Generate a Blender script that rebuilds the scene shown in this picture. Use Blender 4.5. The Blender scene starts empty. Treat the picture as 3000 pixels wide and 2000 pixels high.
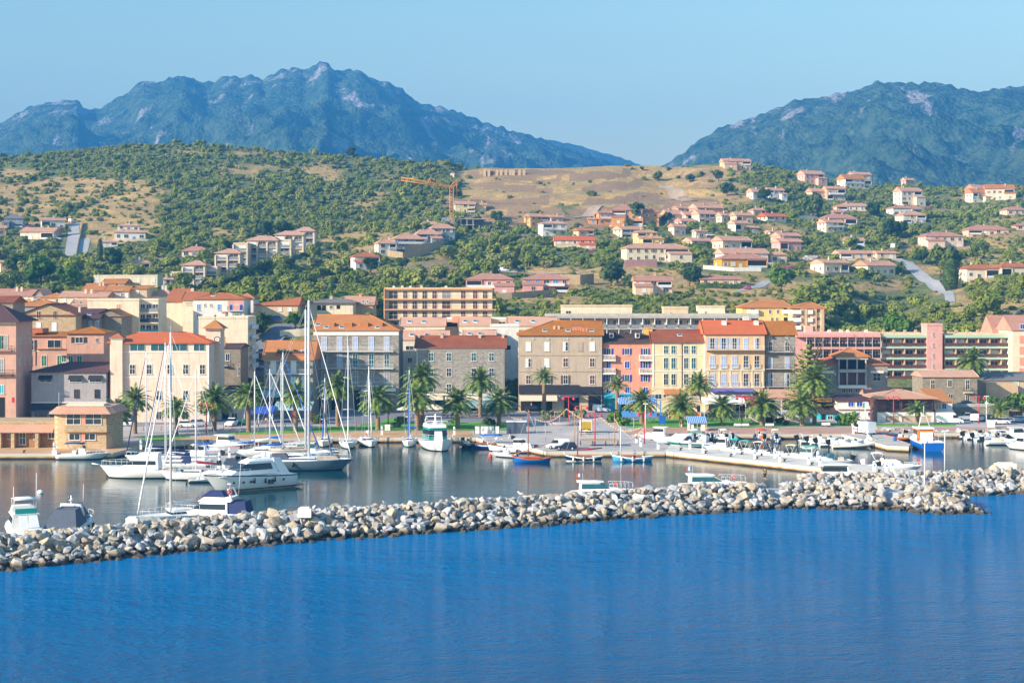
import bpy, math, random
from mathutils import Vector, Matrix, noise, Euler
R=math.radians; PI=math.pi
rnd=random.Random(7)
scene=bpy.context.scene; COL=scene.collection
F=4757.0; H=30.0; VH=850.0
# ---------- world points from a reading of the photograph (telephoto camera 30 m above the sea) ----------
def P(u,v,D): return Vector(((u-1500)/F*D, D, H-(v-VH)/F*D))
def DZ(v,z): return F*(H-z)/(v-VH)
def PZ(u,v,z=0.0):
    D=DZ(v,z); return Vector(((u-1500)/F*D, D, z))
def ZV(v,D): return H-(v-VH)/F*D
# ---------- colours ----------
def lin(h):
    h=h.lstrip('#'); o=[]
    for i in (0,2,4):
        c=int(h[i:i+2],16)/255; o.append(c/12.92 if c<=.04045 else ((c+.055)/1.055)**2.4)
    return tuple(o)
def sc(c,k): return tuple(min(1,x*k) for x in c[:3])
MATS={}
class NT:
    def __init__(s,name):
        s.m=bpy.data.materials.new(name); s.m.use_nodes=True; s.t=s.m.node_tree; s.n=s.t.nodes; s.l=s.t.links
        s.b=s.n['Principled BSDF']; s.out=s.n['Material Output']
    def new(s,ty,**k):
        x=s.n.new(ty)
        for a,b in k.items():
            if a in x.inputs.keys() if hasattr(x.inputs,'keys') else False: x.inputs[a].default_value=b
            else: setattr(x,a,b)
        return x
    def link(s,a,b): s.l.new(a,b)
    def noise(s,scale,detail=3,rough=.55,vec=None,dist=0.0):
        x=s.n.new('ShaderNodeTexNoise'); x.inputs['Scale'].default_value=scale; x.inputs['Detail'].default_value=detail
        x.inputs['Roughness'].default_value=rough; x.inputs['Distortion'].default_value=dist
        if vec is not None: s.link(vec,x.inputs['Vector'])
        return x
    def coords(s,kind='Object',scale=None):
        c=s.n.new('ShaderNodeTexCoord').outputs[kind]
        if scale:
            m=s.n.new('ShaderNodeMapping'); m.inputs['Scale'].default_value=scale; s.link(c,m.inputs['Vector']); return m.outputs[0]
        return c
    def geo(s,scale=None):
        c=s.n.new('ShaderNodeNewGeometry').outputs['Position']
        if scale:
            m=s.n.new('ShaderNodeMapping'); m.inputs['Scale'].default_value=scale; s.link(c,m.inputs['Vector']); return m.outputs[0]
        return c
    def ramp(s,fac,stops,interp='LINEAR'):
        r=s.n.new('ShaderNodeValToRGB'); r.color_ramp.interpolation=interp; e=r.color_ramp.elements
        while len(e)<len(stops): e.new(.5)
        for i,(p,c) in enumerate(stops): e[i].position=p; e[i].color=(c[0],c[1],c[2],1) if not isinstance(c,(int,float)) else (c,c,c,1)
        s.link(fac,r.inputs[0]); return r.outputs[0]
    def mix(s,fac,a,b,mode='MIX'):
        x=s.n.new('ShaderNodeMix'); x.data_type='RGBA'; x.blend_type=mode
        for sock,v in ((x.inputs[0],fac),(x.inputs[6],a),(x.inputs[7],b)):
            if isinstance(v,(int,float)): sock.default_value=v
            elif isinstance(v,(tuple,list)): sock.default_value=(v[0],v[1],v[2],1)
            else: s.link(v,sock)
        return x.outputs[2]
    def math(s,op,a,b=0.0,c=None):
        x=s.n.new('ShaderNodeMath'); x.operation=op
        for i,v in enumerate((a,b,c)):
            if v is None: continue
            if isinstance(v,(int,float)): x.inputs[i].default_value=v
            else: s.link(v,x.inputs[i])
        return x.outputs[0]
    def attr(s,name):
        x=s.n.new('ShaderNodeAttribute'); x.attribute_name=name; return x.outputs['Fac']
    def objrand(s): return s.n.new('ShaderNodeObjectInfo').outputs['Random']
    def bump(s,h,strength=.5,dist=.1):
        b=s.n.new('ShaderNodeBump'); b.inputs['Strength'].default_value=strength; b.inputs['Distance'].default_value=dist
        s.link(h,b.inputs['Height']); s.link(b.outputs[0],s.b.inputs['Normal']); return b
    def col(s,c):
        if isinstance(c,tuple): s.b.inputs['Base Color'].default_value=(*c[:3],1)
        else: s.link(c,s.b.inputs['Base Color'])
    def rough(s,r): s.b.inputs['Roughness'].default_value=r
    def spec(s,r): s.b.inputs['Specular IOR Level'].default_value=r
def plain(name,c,rough=.6,var=.12,vs=3.0,metal=0,spec=.5,bump=0):
    """surface with mottled tone"""
    if name in MATS: return MATS[name]
    t=NT(name); c=lin(c) if isinstance(c,str) else c
    n=t.noise(vs,4,.6,t.coords())
    t.col(t.mix(t.ramp(n.outputs[0],[(.3,0.),(.7,1.)]),sc(c,1-var),sc(c,1+var*.7)))
    t.rough(rough); t.b.inputs['Metallic'].default_value=metal; t.spec(spec)
    if bump: t.bump(n.outputs[0],bump,.03)
    MATS[name]=t.m; return t.m
def plaster(name,c,stain=.35,stainc=(.12,.10,.085)):
    """painted render with weather streaks that run down the wall"""
    if name in MATS: return MATS[name]
    t=NT(name); c=lin(c) if isinstance(c,str) else c
    n1=t.noise(.5,5,.65,t.coords()); n2=t.noise(1.0,4,.7,t.coords('Object',(2.2,2.2,.16)))
    a=t.mix(t.ramp(n1.outputs[0],[(.3,0.),(.7,1.)]),sc(c,.86),sc(c,1.07))
    f=t.math('MULTIPLY',t.ramp(n2.outputs[0],[(.52,0.),(.72,1.)]),stain)
    t.col(t.mix(f,a,stainc)); t.rough(.9); t.spec(.2)
    n3=t.noise(9,3,.6,t.coords()); t.bump(n3.outputs[0],.25,.02)
    MATS[name]=t.m; return t.m
def stone(name,c1,c2,mort,scale=1.0):
    """coursed rubble masonry"""
    if name in MATS: return MATS[name]
    t=NT(name); co=t.n.new('ShaderNodeTexCoord').outputs['Object']
    sp=t.n.new('ShaderNodeSeparateXYZ'); t.link(co,sp.inputs[0])
    cb=t.n.new('ShaderNodeCombineXYZ'); t.link(t.math('ADD',sp.outputs[0],sp.outputs[1]),cb.inputs[0]); t.link(sp.outputs[2],cb.inputs[1])
    b=t.n.new('ShaderNodeTexBrick'); t.link(cb.outputs[0],b.inputs['Vector'])
    b.inputs['Scale'].default_value=1.0/scale; b.inputs['Brick Width'].default_value=.62; b.inputs['Row Height'].default_value=.36
    b.inputs['Mortar Size'].default_value=.03; b.inputs['Mortar Smooth'].default_value=.4; b.inputs['Bias'].default_value=0
    b.inputs['Color1'].default_value=(*lin(c1),1); b.inputs['Color2'].default_value=(*lin(c2),1); b.inputs['Mortar'].default_value=(*lin(mort),1)
    n=t.noise(1.6,5,.7,t.coords()); n2=t.noise(.25,3,.6,t.coords())
    a=t.mix(t.ramp(n.outputs[0],[(.3,.0),(.7,.6)]),b.outputs[0],sc(lin(c1),.5))
    a=t.mix(t.ramp(n2.outputs[0],[(.4,.0),(.7,.35)]),a,sc(lin(c2),1.25))
    t.col(a); t.rough(.95); t.spec(.15)
    h=t.math('ADD',t.math('MULTIPLY',b.outputs[1],-1.0),n.outputs[0]); t.bump(h,.9,.06)
    MATS[name]=t.m; return t.m
def tiles(name,c,c2=None,var=.3,patch=.5,row=.34):
    """canal tiles: ribs run down the slope, courses across it, lichen patches"""
    if name in MATS: return MATS[name]
    t=NT(name); c=lin(c); c2=lin(c2) if c2 else sc(c,.45)
    co=t.coords(); sp=t.n.new('ShaderNodeSeparateXYZ'); t.link(co,sp.inputs[0])
    n=t.noise(.35,5,.7,co); n2=t.noise(4.5,3,.7,co); 
    w=t.n.new('ShaderNodeTexWave'); w.inputs['Scale'].default_value=1.0/row/2/PI*PI; w.bands_direction='X'; w.inputs['Distortion'].default_value=.6; w.inputs['Detail'].default_value=1; t.link(co,w.inputs['Vector'])
    w2=t.n.new('ShaderNodeTexWave'); w2.inputs['Scale'].default_value=1.3; w2.bands_direction='Y'; w2.inputs['Distortion'].default_value=1.2; t.link(co,w2.inputs['Vector'])
    a=t.mix(t.ramp(n.outputs[0],[(.38,0.),(.68,patch)]),c,c2)
    a=t.mix(t.ramp(n2.outputs[0],[(.35,0.),(.7,var)]),a,sc(c,1.45))
    a=t.mix(t.ramp(w.outputs[1],[(.0,.55),(.5,.0)]),a,sc(c,.3))
    t.col(a); t.rough(.85); t.spec(.25)
    t.bump(t.math('ADD',w.outputs[1],t.math('MULTIPLY',w2.outputs[1],.35)),.7,.12)
    MATS[name]=t.m; return t.m
def glass(name='window_glass',c=(.025,.04,.05),rough=.06):
    if name in MATS: return MATS[name]
    t=NT(name); n=t.noise(.7,2,.5,t.coords()); t.col(t.mix(n.outputs[0],sc(c,.5),sc(c,1.6))); t.rough(rough); t.spec(.8)
    MATS[name]=t.m; return t.m
# ---------- mesh builder ----------
class MB:
    def __init__(s): s.v=[]; s.f=[]; s.mi=[]; s.sm=[]; s.M=None
    def add(s,vs,fs,mi=0,smooth=False):
        o=len(s.v)
        if s.M is not None: vs=[tuple(s.M@Vector(p)) for p in vs]
        s.v.extend([tuple(p) for p in vs]); s.f.extend([tuple(i+o for i in f) for f in fs]); s.mi.extend([mi]*len(fs)); s.sm.extend([smooth]*len(fs)); return s
    def box(s,x0,x1,y0,y1,z0,z1,mi=0):
        return s.add([(x0,y0,z0),(x1,y0,z0),(x1,y1,z0),(x0,y1,z0),(x0,y0,z1),(x1,y0,z1),(x1,y1,z1),(x0,y1,z1)],
          [(0,3,2,1),(4,5,6,7),(0,1,5,4),(1,2,6,5),(2,3,7,6),(3,0,4,7)],mi)
    def quad(s,a,b,c,d,mi=0): return s.add([a,b,c,d],[(0,1,2,3)],mi)
    def hexa(s,b,t,mi=0,smooth=False):   # 4 bottom pts, 4 top pts (ccw)
        return s.add(list(b)+list(t),[(0,3,2,1),(4,5,6,7),(0,1,5,4),(1,2,6,5),(2,3,7,6),(3,0,4,7)],mi,smooth)
    def prism(s,pts,z0,z1,mi=0,top=None):     # pts 2d ccw
        n=len(pts); o=[(p[0],p[1],z0) for p in pts]+[(p[0],p[1],z1) for p in pts]
        s.add(o,[tuple(range(n-1,-1,-1))]+[(i,(i+1)%n,(i+1)%n+n,i+n) for i in range(n)],mi)
        return s.add([(p[0],p[1],z1) for p in pts],[tuple(range(n))],mi if top is None else top)
    def profile(s,pts,y0,y1,mi=0):            # pts in xz, extruded along y
        n=len(pts); o=[(p[0],y0,p[1]) for p in pts]+[(p[0],y1,p[1]) for p in pts]
        return s.add(o,[tuple(range(n)),tuple(range(2*n-1,n-1,-1))]+[(i,i+n,(i+1)%n+n,(i+1)%n) for i in range(n)],mi)
    def profx(s,pts,x0,x1,mi=0,smooth=False): # pts in yz, extruded along x
        n=len(pts); o=[(x0,p[0],p[1]) for p in pts]+[(x1,p[0],p[1]) for p in pts]
        return s.add(o,[tuple(range(n-1,-1,-1)),tuple(range(n,2*n))]+[(i,(i+1)%n,(i+1)%n+n,i+n) for i in range(n)],mi,smooth)
    def tube(s,pts,r,n=6,mi=0,smooth=True,cap=True):
        pts=[Vector(p) for p in pts]; rs=r if isinstance(r,(list,tuple)) else [r]*len(pts); vs=[]; m=len(pts)
        for i,p in enumerate(pts):
            d=(pts[min(i+1,m-1)]-pts[max(i-1,0)]); d=d.normalized() if d.length>0 else Vector((0,0,1))
            a=d.cross(Vector((0,0,1))); 
            if a.length<.05: a=d.cross(Vector((1,0,0)))
            a.normalize(); b=d.cross(a)
            for k in range(n):
                t=2*PI*k/n; vs.append(p+(a*math.cos(t)+b*math.sin(t))*rs[i])
        fs=[(i*n+k,i*n+(k+1)%n,(i+1)*n+(k+1)%n,(i+1)*n+k) for i in range(m-1) for k in range(n)]
        if cap: fs+=[tuple(range(n-1,-1,-1)),tuple((m-1)*n+k for k in range(n))]
        return s.add(vs,fs,mi,smooth)
    def lathe(s,prof,n=12,mi=0,c=(0,0,0),smooth=True):   # prof (r,z)
        vs=[]
        for r,z in prof:
            for k in range(n): t=2*PI*k/n; vs.append((c[0]+r*math.cos(t),c[1]+r*math.sin(t),c[2]+z))
        m=len(prof); fs=[(i*n+k,i*n+(k+1)%n,(i+1)*n+(k+1)%n,(i+1)*n+k) for i in range(m-1) for k in range(n)]
        fs+=[tuple(range(n-1,-1,-1)),tuple((m-1)*n+k for k in range(n))]
        return s.add(vs,fs,mi,smooth)
    def loft(s,rings,mi=0,smooth=True,cap=True,closed=True):
        n=len(rings[0]); vs=[p for r in rings for p in r]; m=len(rings); kk=n if closed else n-1
        fs=[(i*n+k,i*n+(k+1)%n,(i+1)*n+(k+1)%n,(i+1)*n+k) for i in range(m-1) for k in range(kk)]
        if cap: fs+=[tuple(range(n-1,-1,-1)),tuple((m-1)*n+k for k in range(n))]
        return s.add(vs,fs,mi,smooth)
    def ball(s,c,r,n=8,m=5,mi=0,sx=1,sy=1,sz=1):
        rings=[]
        for i in range(m+1):
            a=-PI/2+PI*i/m; a=max(-1.5,min(1.5,a)); rings.append([(c[0]+r*sx*math.cos(a)*math.cos(2*PI*k/n),c[1]+r*sy*math.cos(a)*math.sin(2*PI*k/n),c[2]+r*sz*math.sin(a)) for k in range(n)])
        return s.loft(rings,mi)
    def ring(s,c,R_,r,n=14,m=6,axis='y',mi=0):
        vs=[]
        for i in range(n):
            a=2*PI*i/n
            for k in range(m):
                b=2*PI*k/m; q=R_+r*math.cos(b); w=r*math.sin(b)
                p={'y':(q*math.cos(a),w,q*math.sin(a)),'x':(w,q*math.cos(a),q*math.sin(a)),'z':(q*math.cos(a),q*math.sin(a),w)}[axis]
                vs.append((c[0]+p[0],c[1]+p[1],c[2]+p[2]))
        return s.add(vs,[(i*m+k,((i+1)%n)*m+k,((i+1)%n)*m+(k+1)%m,i*m+(k+1)%m) for i in range(n) for k in range(m)],mi,True)
    def build(s,name,mats,parent=None,loc=(0,0,0),rz=0):
        if not s.f: return None
        me=bpy.data.meshes.new(name); me.from_pydata(s.v,[],s.f)
        mats=mats if isinstance(mats,(list,tuple)) else [mats]
        for m in mats: me.materials.append(m)
        me.polygons.foreach_set('material_index',s.mi); me.polygons.foreach_set('use_smooth',s.sm); me.update()
        o=bpy.data.objects.new(name,me); COL.objects.link(o); o.location=loc; o.rotation_euler=(0,0,rz)
        if parent: o.parent=parent
        return o
def tag(o,label=None,cat=None,group=None,kind=None):
    if label: o['label']=label
    if cat: o['category']=cat
    if group: o['group']=group
    if kind: o['kind']=kind
    return o
def thing(name,label,cat,loc=(0,0,0),rz=0,group=None,scale=1):
    o=bpy.data.objects.new(name,None); COL.objects.link(o); o.location=loc; o.rotation_euler=(0,0,rz); o.scale=(scale,)*3
    o.empty_display_size=.5
    return tag(o,label,cat,group)
def struct(mb,name,mat,loc=(0,0,0)): return tag(mb.build(name,mat,None,loc),kind='structure')
def copy_tree(o,parent=None):
    c=o.copy(); COL.objects.link(c); c.parent=parent
    for ch in list(o.children): copy_tree(ch,c)
    return c
def put(o,loc,rz=0,label=None,scale=None):
    o.location=loc; o.rotation_euler=(0,0,rz)
    if scale: o.scale=(scale,)*3
    if label: o['label']=label
    return o
def interp(tab,x):
    if x<=tab[0][0]: return tab[0][1]
    for (a,b),(c,d) in zip(tab,tab[1:]):
        if x<=c: return b+(d-b)*(x-a)/(c-a) if c>a else d
    return tab[-1][1]
# ---------- camera, light, air ----------
cam=bpy.data.cameras.new('camera'); cam.sensor_width=36; cam.lens=36*F/3000; cam.shift_y=-.05; cam.clip_end=30000; cam.clip_start=1
co=bpy.data.objects.new('camera',cam); COL.objects.link(co); co.location=(0,0,H); co.rotation_euler=(PI/2,0,0); scene.camera=co
SUN_EL=R(23); sdir=Vector((-math.cos(R(29)),-math.sin(R(29)),0))*math.cos(SUN_EL)+Vector((0,0,math.sin(SUN_EL)))
w=bpy.data.worlds.new('World'); scene.world=w; w.use_nodes=True
sky=w.node_tree.nodes.new('ShaderNodeTexSky'); sky.sky_type='NISHITA'; sky.sun_disc=False; sky.sun_elevation=SUN_EL
sky.sun_rotation=math.atan2(sdir.x,sdir.y); sky.altitude=0; sky.air_density=2.3; sky.dust_density=0.3; sky.ozone_density=8.0
bg=w.node_tree.nodes['Background']; w.node_tree.links.new(sky.outputs[0],bg.inputs[0]); bg.inputs[1].default_value=.124
sl=bpy.data.lights.new('sun','SUN'); sl.energy=5.0; sl.angle=R(.5); sl.color=(1,.86,.70)
so=bpy.data.objects.new('sun',sl); COL.objects.link(so); so.rotation_euler=sdir.to_track_quat('Z','Y').to_euler()
scene.view_settings.view_transform='Standard'; scene.view_settings.look='None'; scene.view_settings.exposure=1.0; scene.view_settings.gamma=1
scene.cycles.max_bounces=8; scene.cycles.volume_bounces=0; scene.cycles.transparent_max_bounces=8
HAZE=True
if HAZE:
    b=MB().box(-4200,4200,-60,5000,-6,590); t=NT('hazy_air'); t.n.remove(t.b)
    pv=t.n.new('ShaderNodeVolumePrincipled'); pv.inputs['Color'].default_value=(.08,.42,1,1); pv.inputs['Density'].default_value=.00020; pv.inputs['Anisotropy'].default_value=0
    t.link(pv.outputs[0],t.out.inputs['Volume']); t.m.volume_intersection_method if hasattr(t.m,'volume_intersection_method') else None
    hz=b.build('haze',t.m); hz['kind']='stuff'
# ---------- terrain ----------
CREST=[(-2500,520),(-600,470),(-200,455),(0,455),(100,450),(250,440),(400,430),(560,428),(640,430),(800,445),(1000,462),(1150,470),(1320,480),(1345,496),(1420,490),(1600,496),(1800,488),(1950,492),(2040,483),(2120,476),(2180,480),(2300,500),(2420,528),(2560,545),(2700,552),(2850,556),(3000,548),(3300,540),(5500,540)]
VD=[(405,1189),(430,1112),(470,1002),(500,942),(560,870),(640,806),(760,712),(900,612),(1080,500)]
VD2=[(405,1189),(416,1075),(428,975),(440,932),(470,915),(500,900),(560,870),(640,806),(760,712),(900,612),(1080,500)]
def tz(u,D):
    if D<=405: return .97
    vc=interp(CREST,u); k=(870-vc)/370.0
    if D<=1080:
        vg=interp(VD,D)
        if 540<u<1150: q=min(1,(u-540)/60,(1150-u)/60); vg+=q*(interp(VD2,D)-vg)
        v=vg if vg>870 else 870-(870-vg)*k
        z=ZV(v,D); f=min(1,(D-405)/150)
    else:
        zc=ZV(vc,1080); z=zc-(D-1080)**2*.00022 if D<1400 else zc-22.5-(D-1400)*.12
        z=max(z,8); f=1
    x=(u-1500)/F*D; p=Vector((x,D,0))
    z+=f*(noise.noise(p/95)*4.2+noise.noise(p/34)*1.7+noise.noise(p/11)*.55)*(1 if D<980 else max(.35,1-(D-980)/150))
    # gully below the right hand houses, cut terraces on the bare field
    if 2300<u<3300 and 440<D<700:
        g=math.exp(-((u-2470-(D-440)*.9)/120)**2)*math.sin(PI*(D-440)/260); z-=9*g
    if 1340<u<2150 and 760<D<1080:
        m=min(1,(u-1340)/80,(2150-u)/80); q=(D+12*noise.noise(Vector((x/60,3,0)))*3)/52.0; fr=q-math.floor(q); z+=m*5.5*((.86*(1-fr)/.8 if fr>.2 else fr/.2*.86)-.45)
    return z
def TW(x,y): return tz(1500+x/y*F,y)
def G(u,v,dmin=405,dmax=1090):
    D=dmin; last=D
    while D<dmax:
        z=tz(u,D)
        if H-(v-VH)/F*D<z: break
        last=D; D+=3
    a,b=last,D
    for _ in range(8):
        m=(a+b)/2
        if H-(v-VH)/F*m<tz(u,m): b=m
        else: a=m
    return Vector(((u-1500)/F*b,b,tz(u,b)))
def cutf(x,y):
    u=1500+x/y*F
    if not(1340<u<2150 and 760<y<1080): return 1,0
    q=(y+12*noise.noise(Vector((x/60,3,0)))*3)/52.0; return q-math.floor(q),min(1,(u-1340)/80,(2150-u)/80)
def ell(u,v,lst):
    m=0
    for (cu,cv,ru,rv,k) in lst:
        d=((u-cu)/ru)**2+((v-cv)/rv)**2
        if d<1.6: m=max(m,k*min(1,max(0,(1.45-d)/.7)))
    return m
DRY=[(230,560,230,36,.8),(60,610,150,70,.8),(330,640,130,80,.9),(20,530,80,28,.9),(1600,520,270,40,1),(1850,560,270,75,1),(1480,590,150,50,1),(1560,640,120,22,1),(2080,560,110,75,.9),(1080,702,150,28,.9),(990,740,90,18,.9),(1180,800,120,14,.7),(2900,870,150,55,1),(2850,780,160,20,.8),(2900,720,130,25,.9),(2700,740,90,20,.8),(2120,850,220,40,.9),(1850,800,180,30,.8),(1650,790,120,12,.9),(2350,780,90,18,.7),(1620,860,110,30,.6),(2600,830,120,15,.8),(640,690,60,16,.9),(750,845,60,20,.7),(1350,740,60,20,.5),(1900,710,120,18,.5),(2960,650,60,14,.9),(2630,690,60,18,.8),(700,500,90,14,.5),(900,520,110,20,.4)]
BARE=[(1500,650,190,18,.8),(1420,600,130,16,.8),(1980,590,120,10,.9),(1300,780,60,16,.9),(1560,505,120,7,.9),(2080,545,80,8,.7),(1760,620,110,12,.9),(1750,640,160,10,.7)]
def uv_of(x,y,z): return 1500+x/y*F, VH+(H-z)/y*F
def dryness(u,v,x,y):
    n=noise.noise(Vector((x/22,y/30,1.7))); u2=u+55*noise.noise(Vector((x/45,y/45,8)))+22*noise.noise(Vector((x/14,y/14,2))); v2=v+20*noise.noise(Vector((x/40,y/40,4)))+9*noise.noise(Vector((x/12,y/12,6))); m=ell(u2,v2,DRY)
    return max(0,min(1,m*.95+n*.9-(0 if m>.05 else .0)+.5*max(0,noise.noise(Vector((x/60,y/60,3))))))
mb=MB(); us=[-3000,-2000,-1200,-700]+[-450+i*12 for i in range(330)]+[3700,4300,5200,6000]
Ds=[340]+[405+i*3.2 for i in range(47)]+[556+i*4.5 for i in range(130)]+[1145+i*40 for i in range(12)]+[1800,2200,3000,4500,9000]
nu=len(us)
for D in Ds:
    for u in us: mb.v.append(((u-1500)/F*D,D,tz(u,D)))
for j in range(len(Ds)-1):
    for i in range(nu-1): mb.f.append((j*nu+i,j*nu+i+1,(j+1)*nu+i+1,(j+1)*nu+i)); mb.mi.append(0); mb.sm.append(True)
t=NT('hillside_soil'); d=t.attr('dry'); br=t.attr('bare'); g=t.geo()
n1=t.noise(.09,6,.65,g); n2=t.noise(.7,4,.7,g); n3=t.noise(.25,5,.75,t.geo((1,1,4)))
green=t.mix(t.ramp(n2.outputs[0],[(.35,0.),(.65,1.)]),(.07,.105,.03),(.21,.235,.075))
green=t.mix(t.ramp(n1.outputs[0],[(.45,0.),(.65,.6)]),green,(.26,.24,.13))
straw=t.mix(t.ramp(n3.outputs[0],[(.35,0.),(.65,1.)]),(.46,.27,.085),(.72,.50,.19))
straw=t.mix(t.ramp(n2.outputs[0],[(.45,0.),(.7,.75)]),straw,(.17,.14,.06)); straw=t.mix(t.ramp(n1.outputs[0],[(.42,0.),(.6,.6)]),straw,(.30,.22,.12))
soil=t.mix(n2.outputs[0],(.22,.135,.075),(.42,.29,.16))
a=t.mix(t.ramp(d,[(.25,0.),(.6,1.)]),green,straw); a=t.mix(t.ramp(br,[(.3,0.),(.6,1.)]),a,soil)
t.col(a); t.rough(1); t.spec(.1); t.bump(t.math('ADD',n2.outputs[0],n3.outputs[0]),.8,.9)
land=struct(mb,'hillside',t.m)
me=land.data
dd=[];bb=[]
for p in mb.v:
    if 400<p[1]<1300:
        u,v=uv_of(*p); dd.append(dryness(u,v,p[0],p[1])); cf,cm=cutf(p[0],p[1]); bb.append(.95 if cf<.15+.12*noise.noise(Vector((p[0]/14,p[1]/9,2))) and cm>.4 and noise.noise(Vector((p[0]/38,p[1]/150,7)))>-.02 else max(0,ell(u,v,BARE)+.35*noise.noise(Vector((p[0]/9,p[1]/14,5)))*(1 if ell(u,v,BARE)>0 else 0)))
    else: dd.append(.3 if p[1]>1000 else 0.); bb.append(.8 if p[1]<=406 else 0.)
for nm,l in (('dry',dd),('bare',bb)):
    at=me.attributes.new(nm,'FLOAT','POINT'); at.data.foreach_set('value',l)
# ---------- far mountains ----------
def mountain(name,sil,D0,D1,z0,seed,rock,umin,umax,du=9,amp=26,nz=95):
    us=[umin+i*du for i in range(int((umax-umin)/du)+1)]; mb=MB(); rk=[]; n=len(us)
    S=[j/nz for j in range(nz+1)]+[1.04,1.12,1.3,1.6]
    for s in S:
        D=D0+(D1-D0)*s
        for u in us:
            vr=interp(sil,u); zr=ZV(vr,D1); x=(u-1500)/F*D; p=Vector((x,D,seed*50.))
            if s<=1:
                rid=noise.noise(Vector((x/260,D/420,seed)))
                base=s**(1.08+.35*rid)
                det=1-abs(noise.noise(p/230))*2; det2=1-abs(noise.noise(p/85))*2; det3=noise.noise(p/28)
                env=math.sin(PI*min(1,s*1.02))**.7 if s<.98 else .12
                z=z0+(zr-z0)*base+env*(amp*2.3*(det-.4)+amp*.95*(det2-.4)+amp*.3*det3)
                z+= 5*noise.noise(p/11)+ (8 if noise.noise(Vector((x/40,D/40,9)))>.25 else 0)*env*rock
                r=.75*noise.noise(Vector((x/70,D/150,seed+4)))+.5*noise.noise(Vector((x/22,D/55,seed+7)))+.35*noise.noise(Vector((x/9,D/20,seed+9)))+.34*(s-.5)+.22*noise.noise(Vector((x/300,D/300,seed+2)))
                if s>.97: z+=7*noise.noise(Vector((x/16,seed,3)))*rock
            else: z=zr-(zr-z0)*((s-1)/.6)**.9*.8; r=0
            mb.v.append((x,D,z)); rk.append(max(0,min(1,.5+(r-.42+.08*(rock-1)*5)*.9)))
    for j in range(len(S)-1):
        for i in range(n-1): mb.f.append((j*n+i,j*n+i+1,(j+1)*n+i+1,(j+1)*n+i)); mb.mi.append(0); mb.sm.append(True)
    o=struct(mb,name,MATS['maquis']); at=o.data.attributes.new('rock','FLOAT','POINT'); at.data.foreach_set('value',rk); return o
t=NT('maquis'); r=t.attr('rock'); g=t.geo(); n=t.noise(.035,6,.75,g); v=t.n.new('ShaderNodeTexVoronoi'); v.inputs['Scale'].default_value=.13; t.link(g,v.inputs['Vector'])
gr=t.mix(t.ramp(n.outputs[0],[(.35,0.),(.62,1.)]),(.010,.036,.026),(.085,.125,.065)); n4=t.noise(.045,9,.9,g)
rr=t.mix(t.ramp(n4.outputs[0],[(.4,0.),(.7,1.)]),(.20,.18,.17),(.40,.37,.36))
f=t.ramp(t.math('ADD',r,t.math('MULTIPLY',t.math('SUBTRACT',n4.outputs[0],.5),2.2)),[(.50,0.),(.66,1.)])
t.col(t.mix(f,gr,rr)); t.rough(1); t.spec(.05); t.bump(t.math('SUBTRACT',t.math('MULTIPLY',n.outputs[0],.8),t.math('MULTIPLY',v.outputs[0],.5)),1.0,8); MATS['maquis']=t.m
L1=[(-900,430),(-300,400),(-100,385),(0,368),(60,332),(121,303),(185,299),(226,293),(238,306),(246,322),(287,321),(335,296),(376,276),(395,255),(421,236),(472,239),(500,228),(542,222),(580,237),(600,251),(635,238),(670,228),(708,233),(735,224),(752,226),(775,236),(800,220),(823,207),(870,197),(893,207),(915,196),(929,192),(936,184),(950,181),(962,184),(969,190),(974,209),(1000,214),(1052,210),(1084,230),(1120,245),(1167,262),(1200,284),(1231,305),(1301,318),(1358,341),(1430,363),(1499,384),(1600,414),(1700,450),(1800,488),(1900,520),(2100,560)]
L2=[(1300,420),(1500,412),(1590,411),(1660,420),(1755,445),(1840,472),(1900,495),(2000,530),(2300,560)]
L3=[(1700,560),(1900,512),(1946,490),(1965,476),(1985,461),(2010,447),(2042,423),(2074,398),(2131,372),(2201,350),(2265,324),(2335,292),(2425,283),(2489,270),(2546,254),(2578,241),(2605,245),(2648,243),(2700,240),(2744,243),(2807,257),(2890,268),(2941,256),(2992,250),(3200,238),(3600,260),(4400,420)]
mountain('rocky_mountain',L1,2100,3900,20,1,1.0,-900,2100)
mountain('distant_ridge',L2,3600,4700,60,5,.4,1300,2300,du=14,amp=14,nz=40)
mountain('wooded_mountain',L3,1750,3100,10,3,.85,1700,4400)
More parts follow.
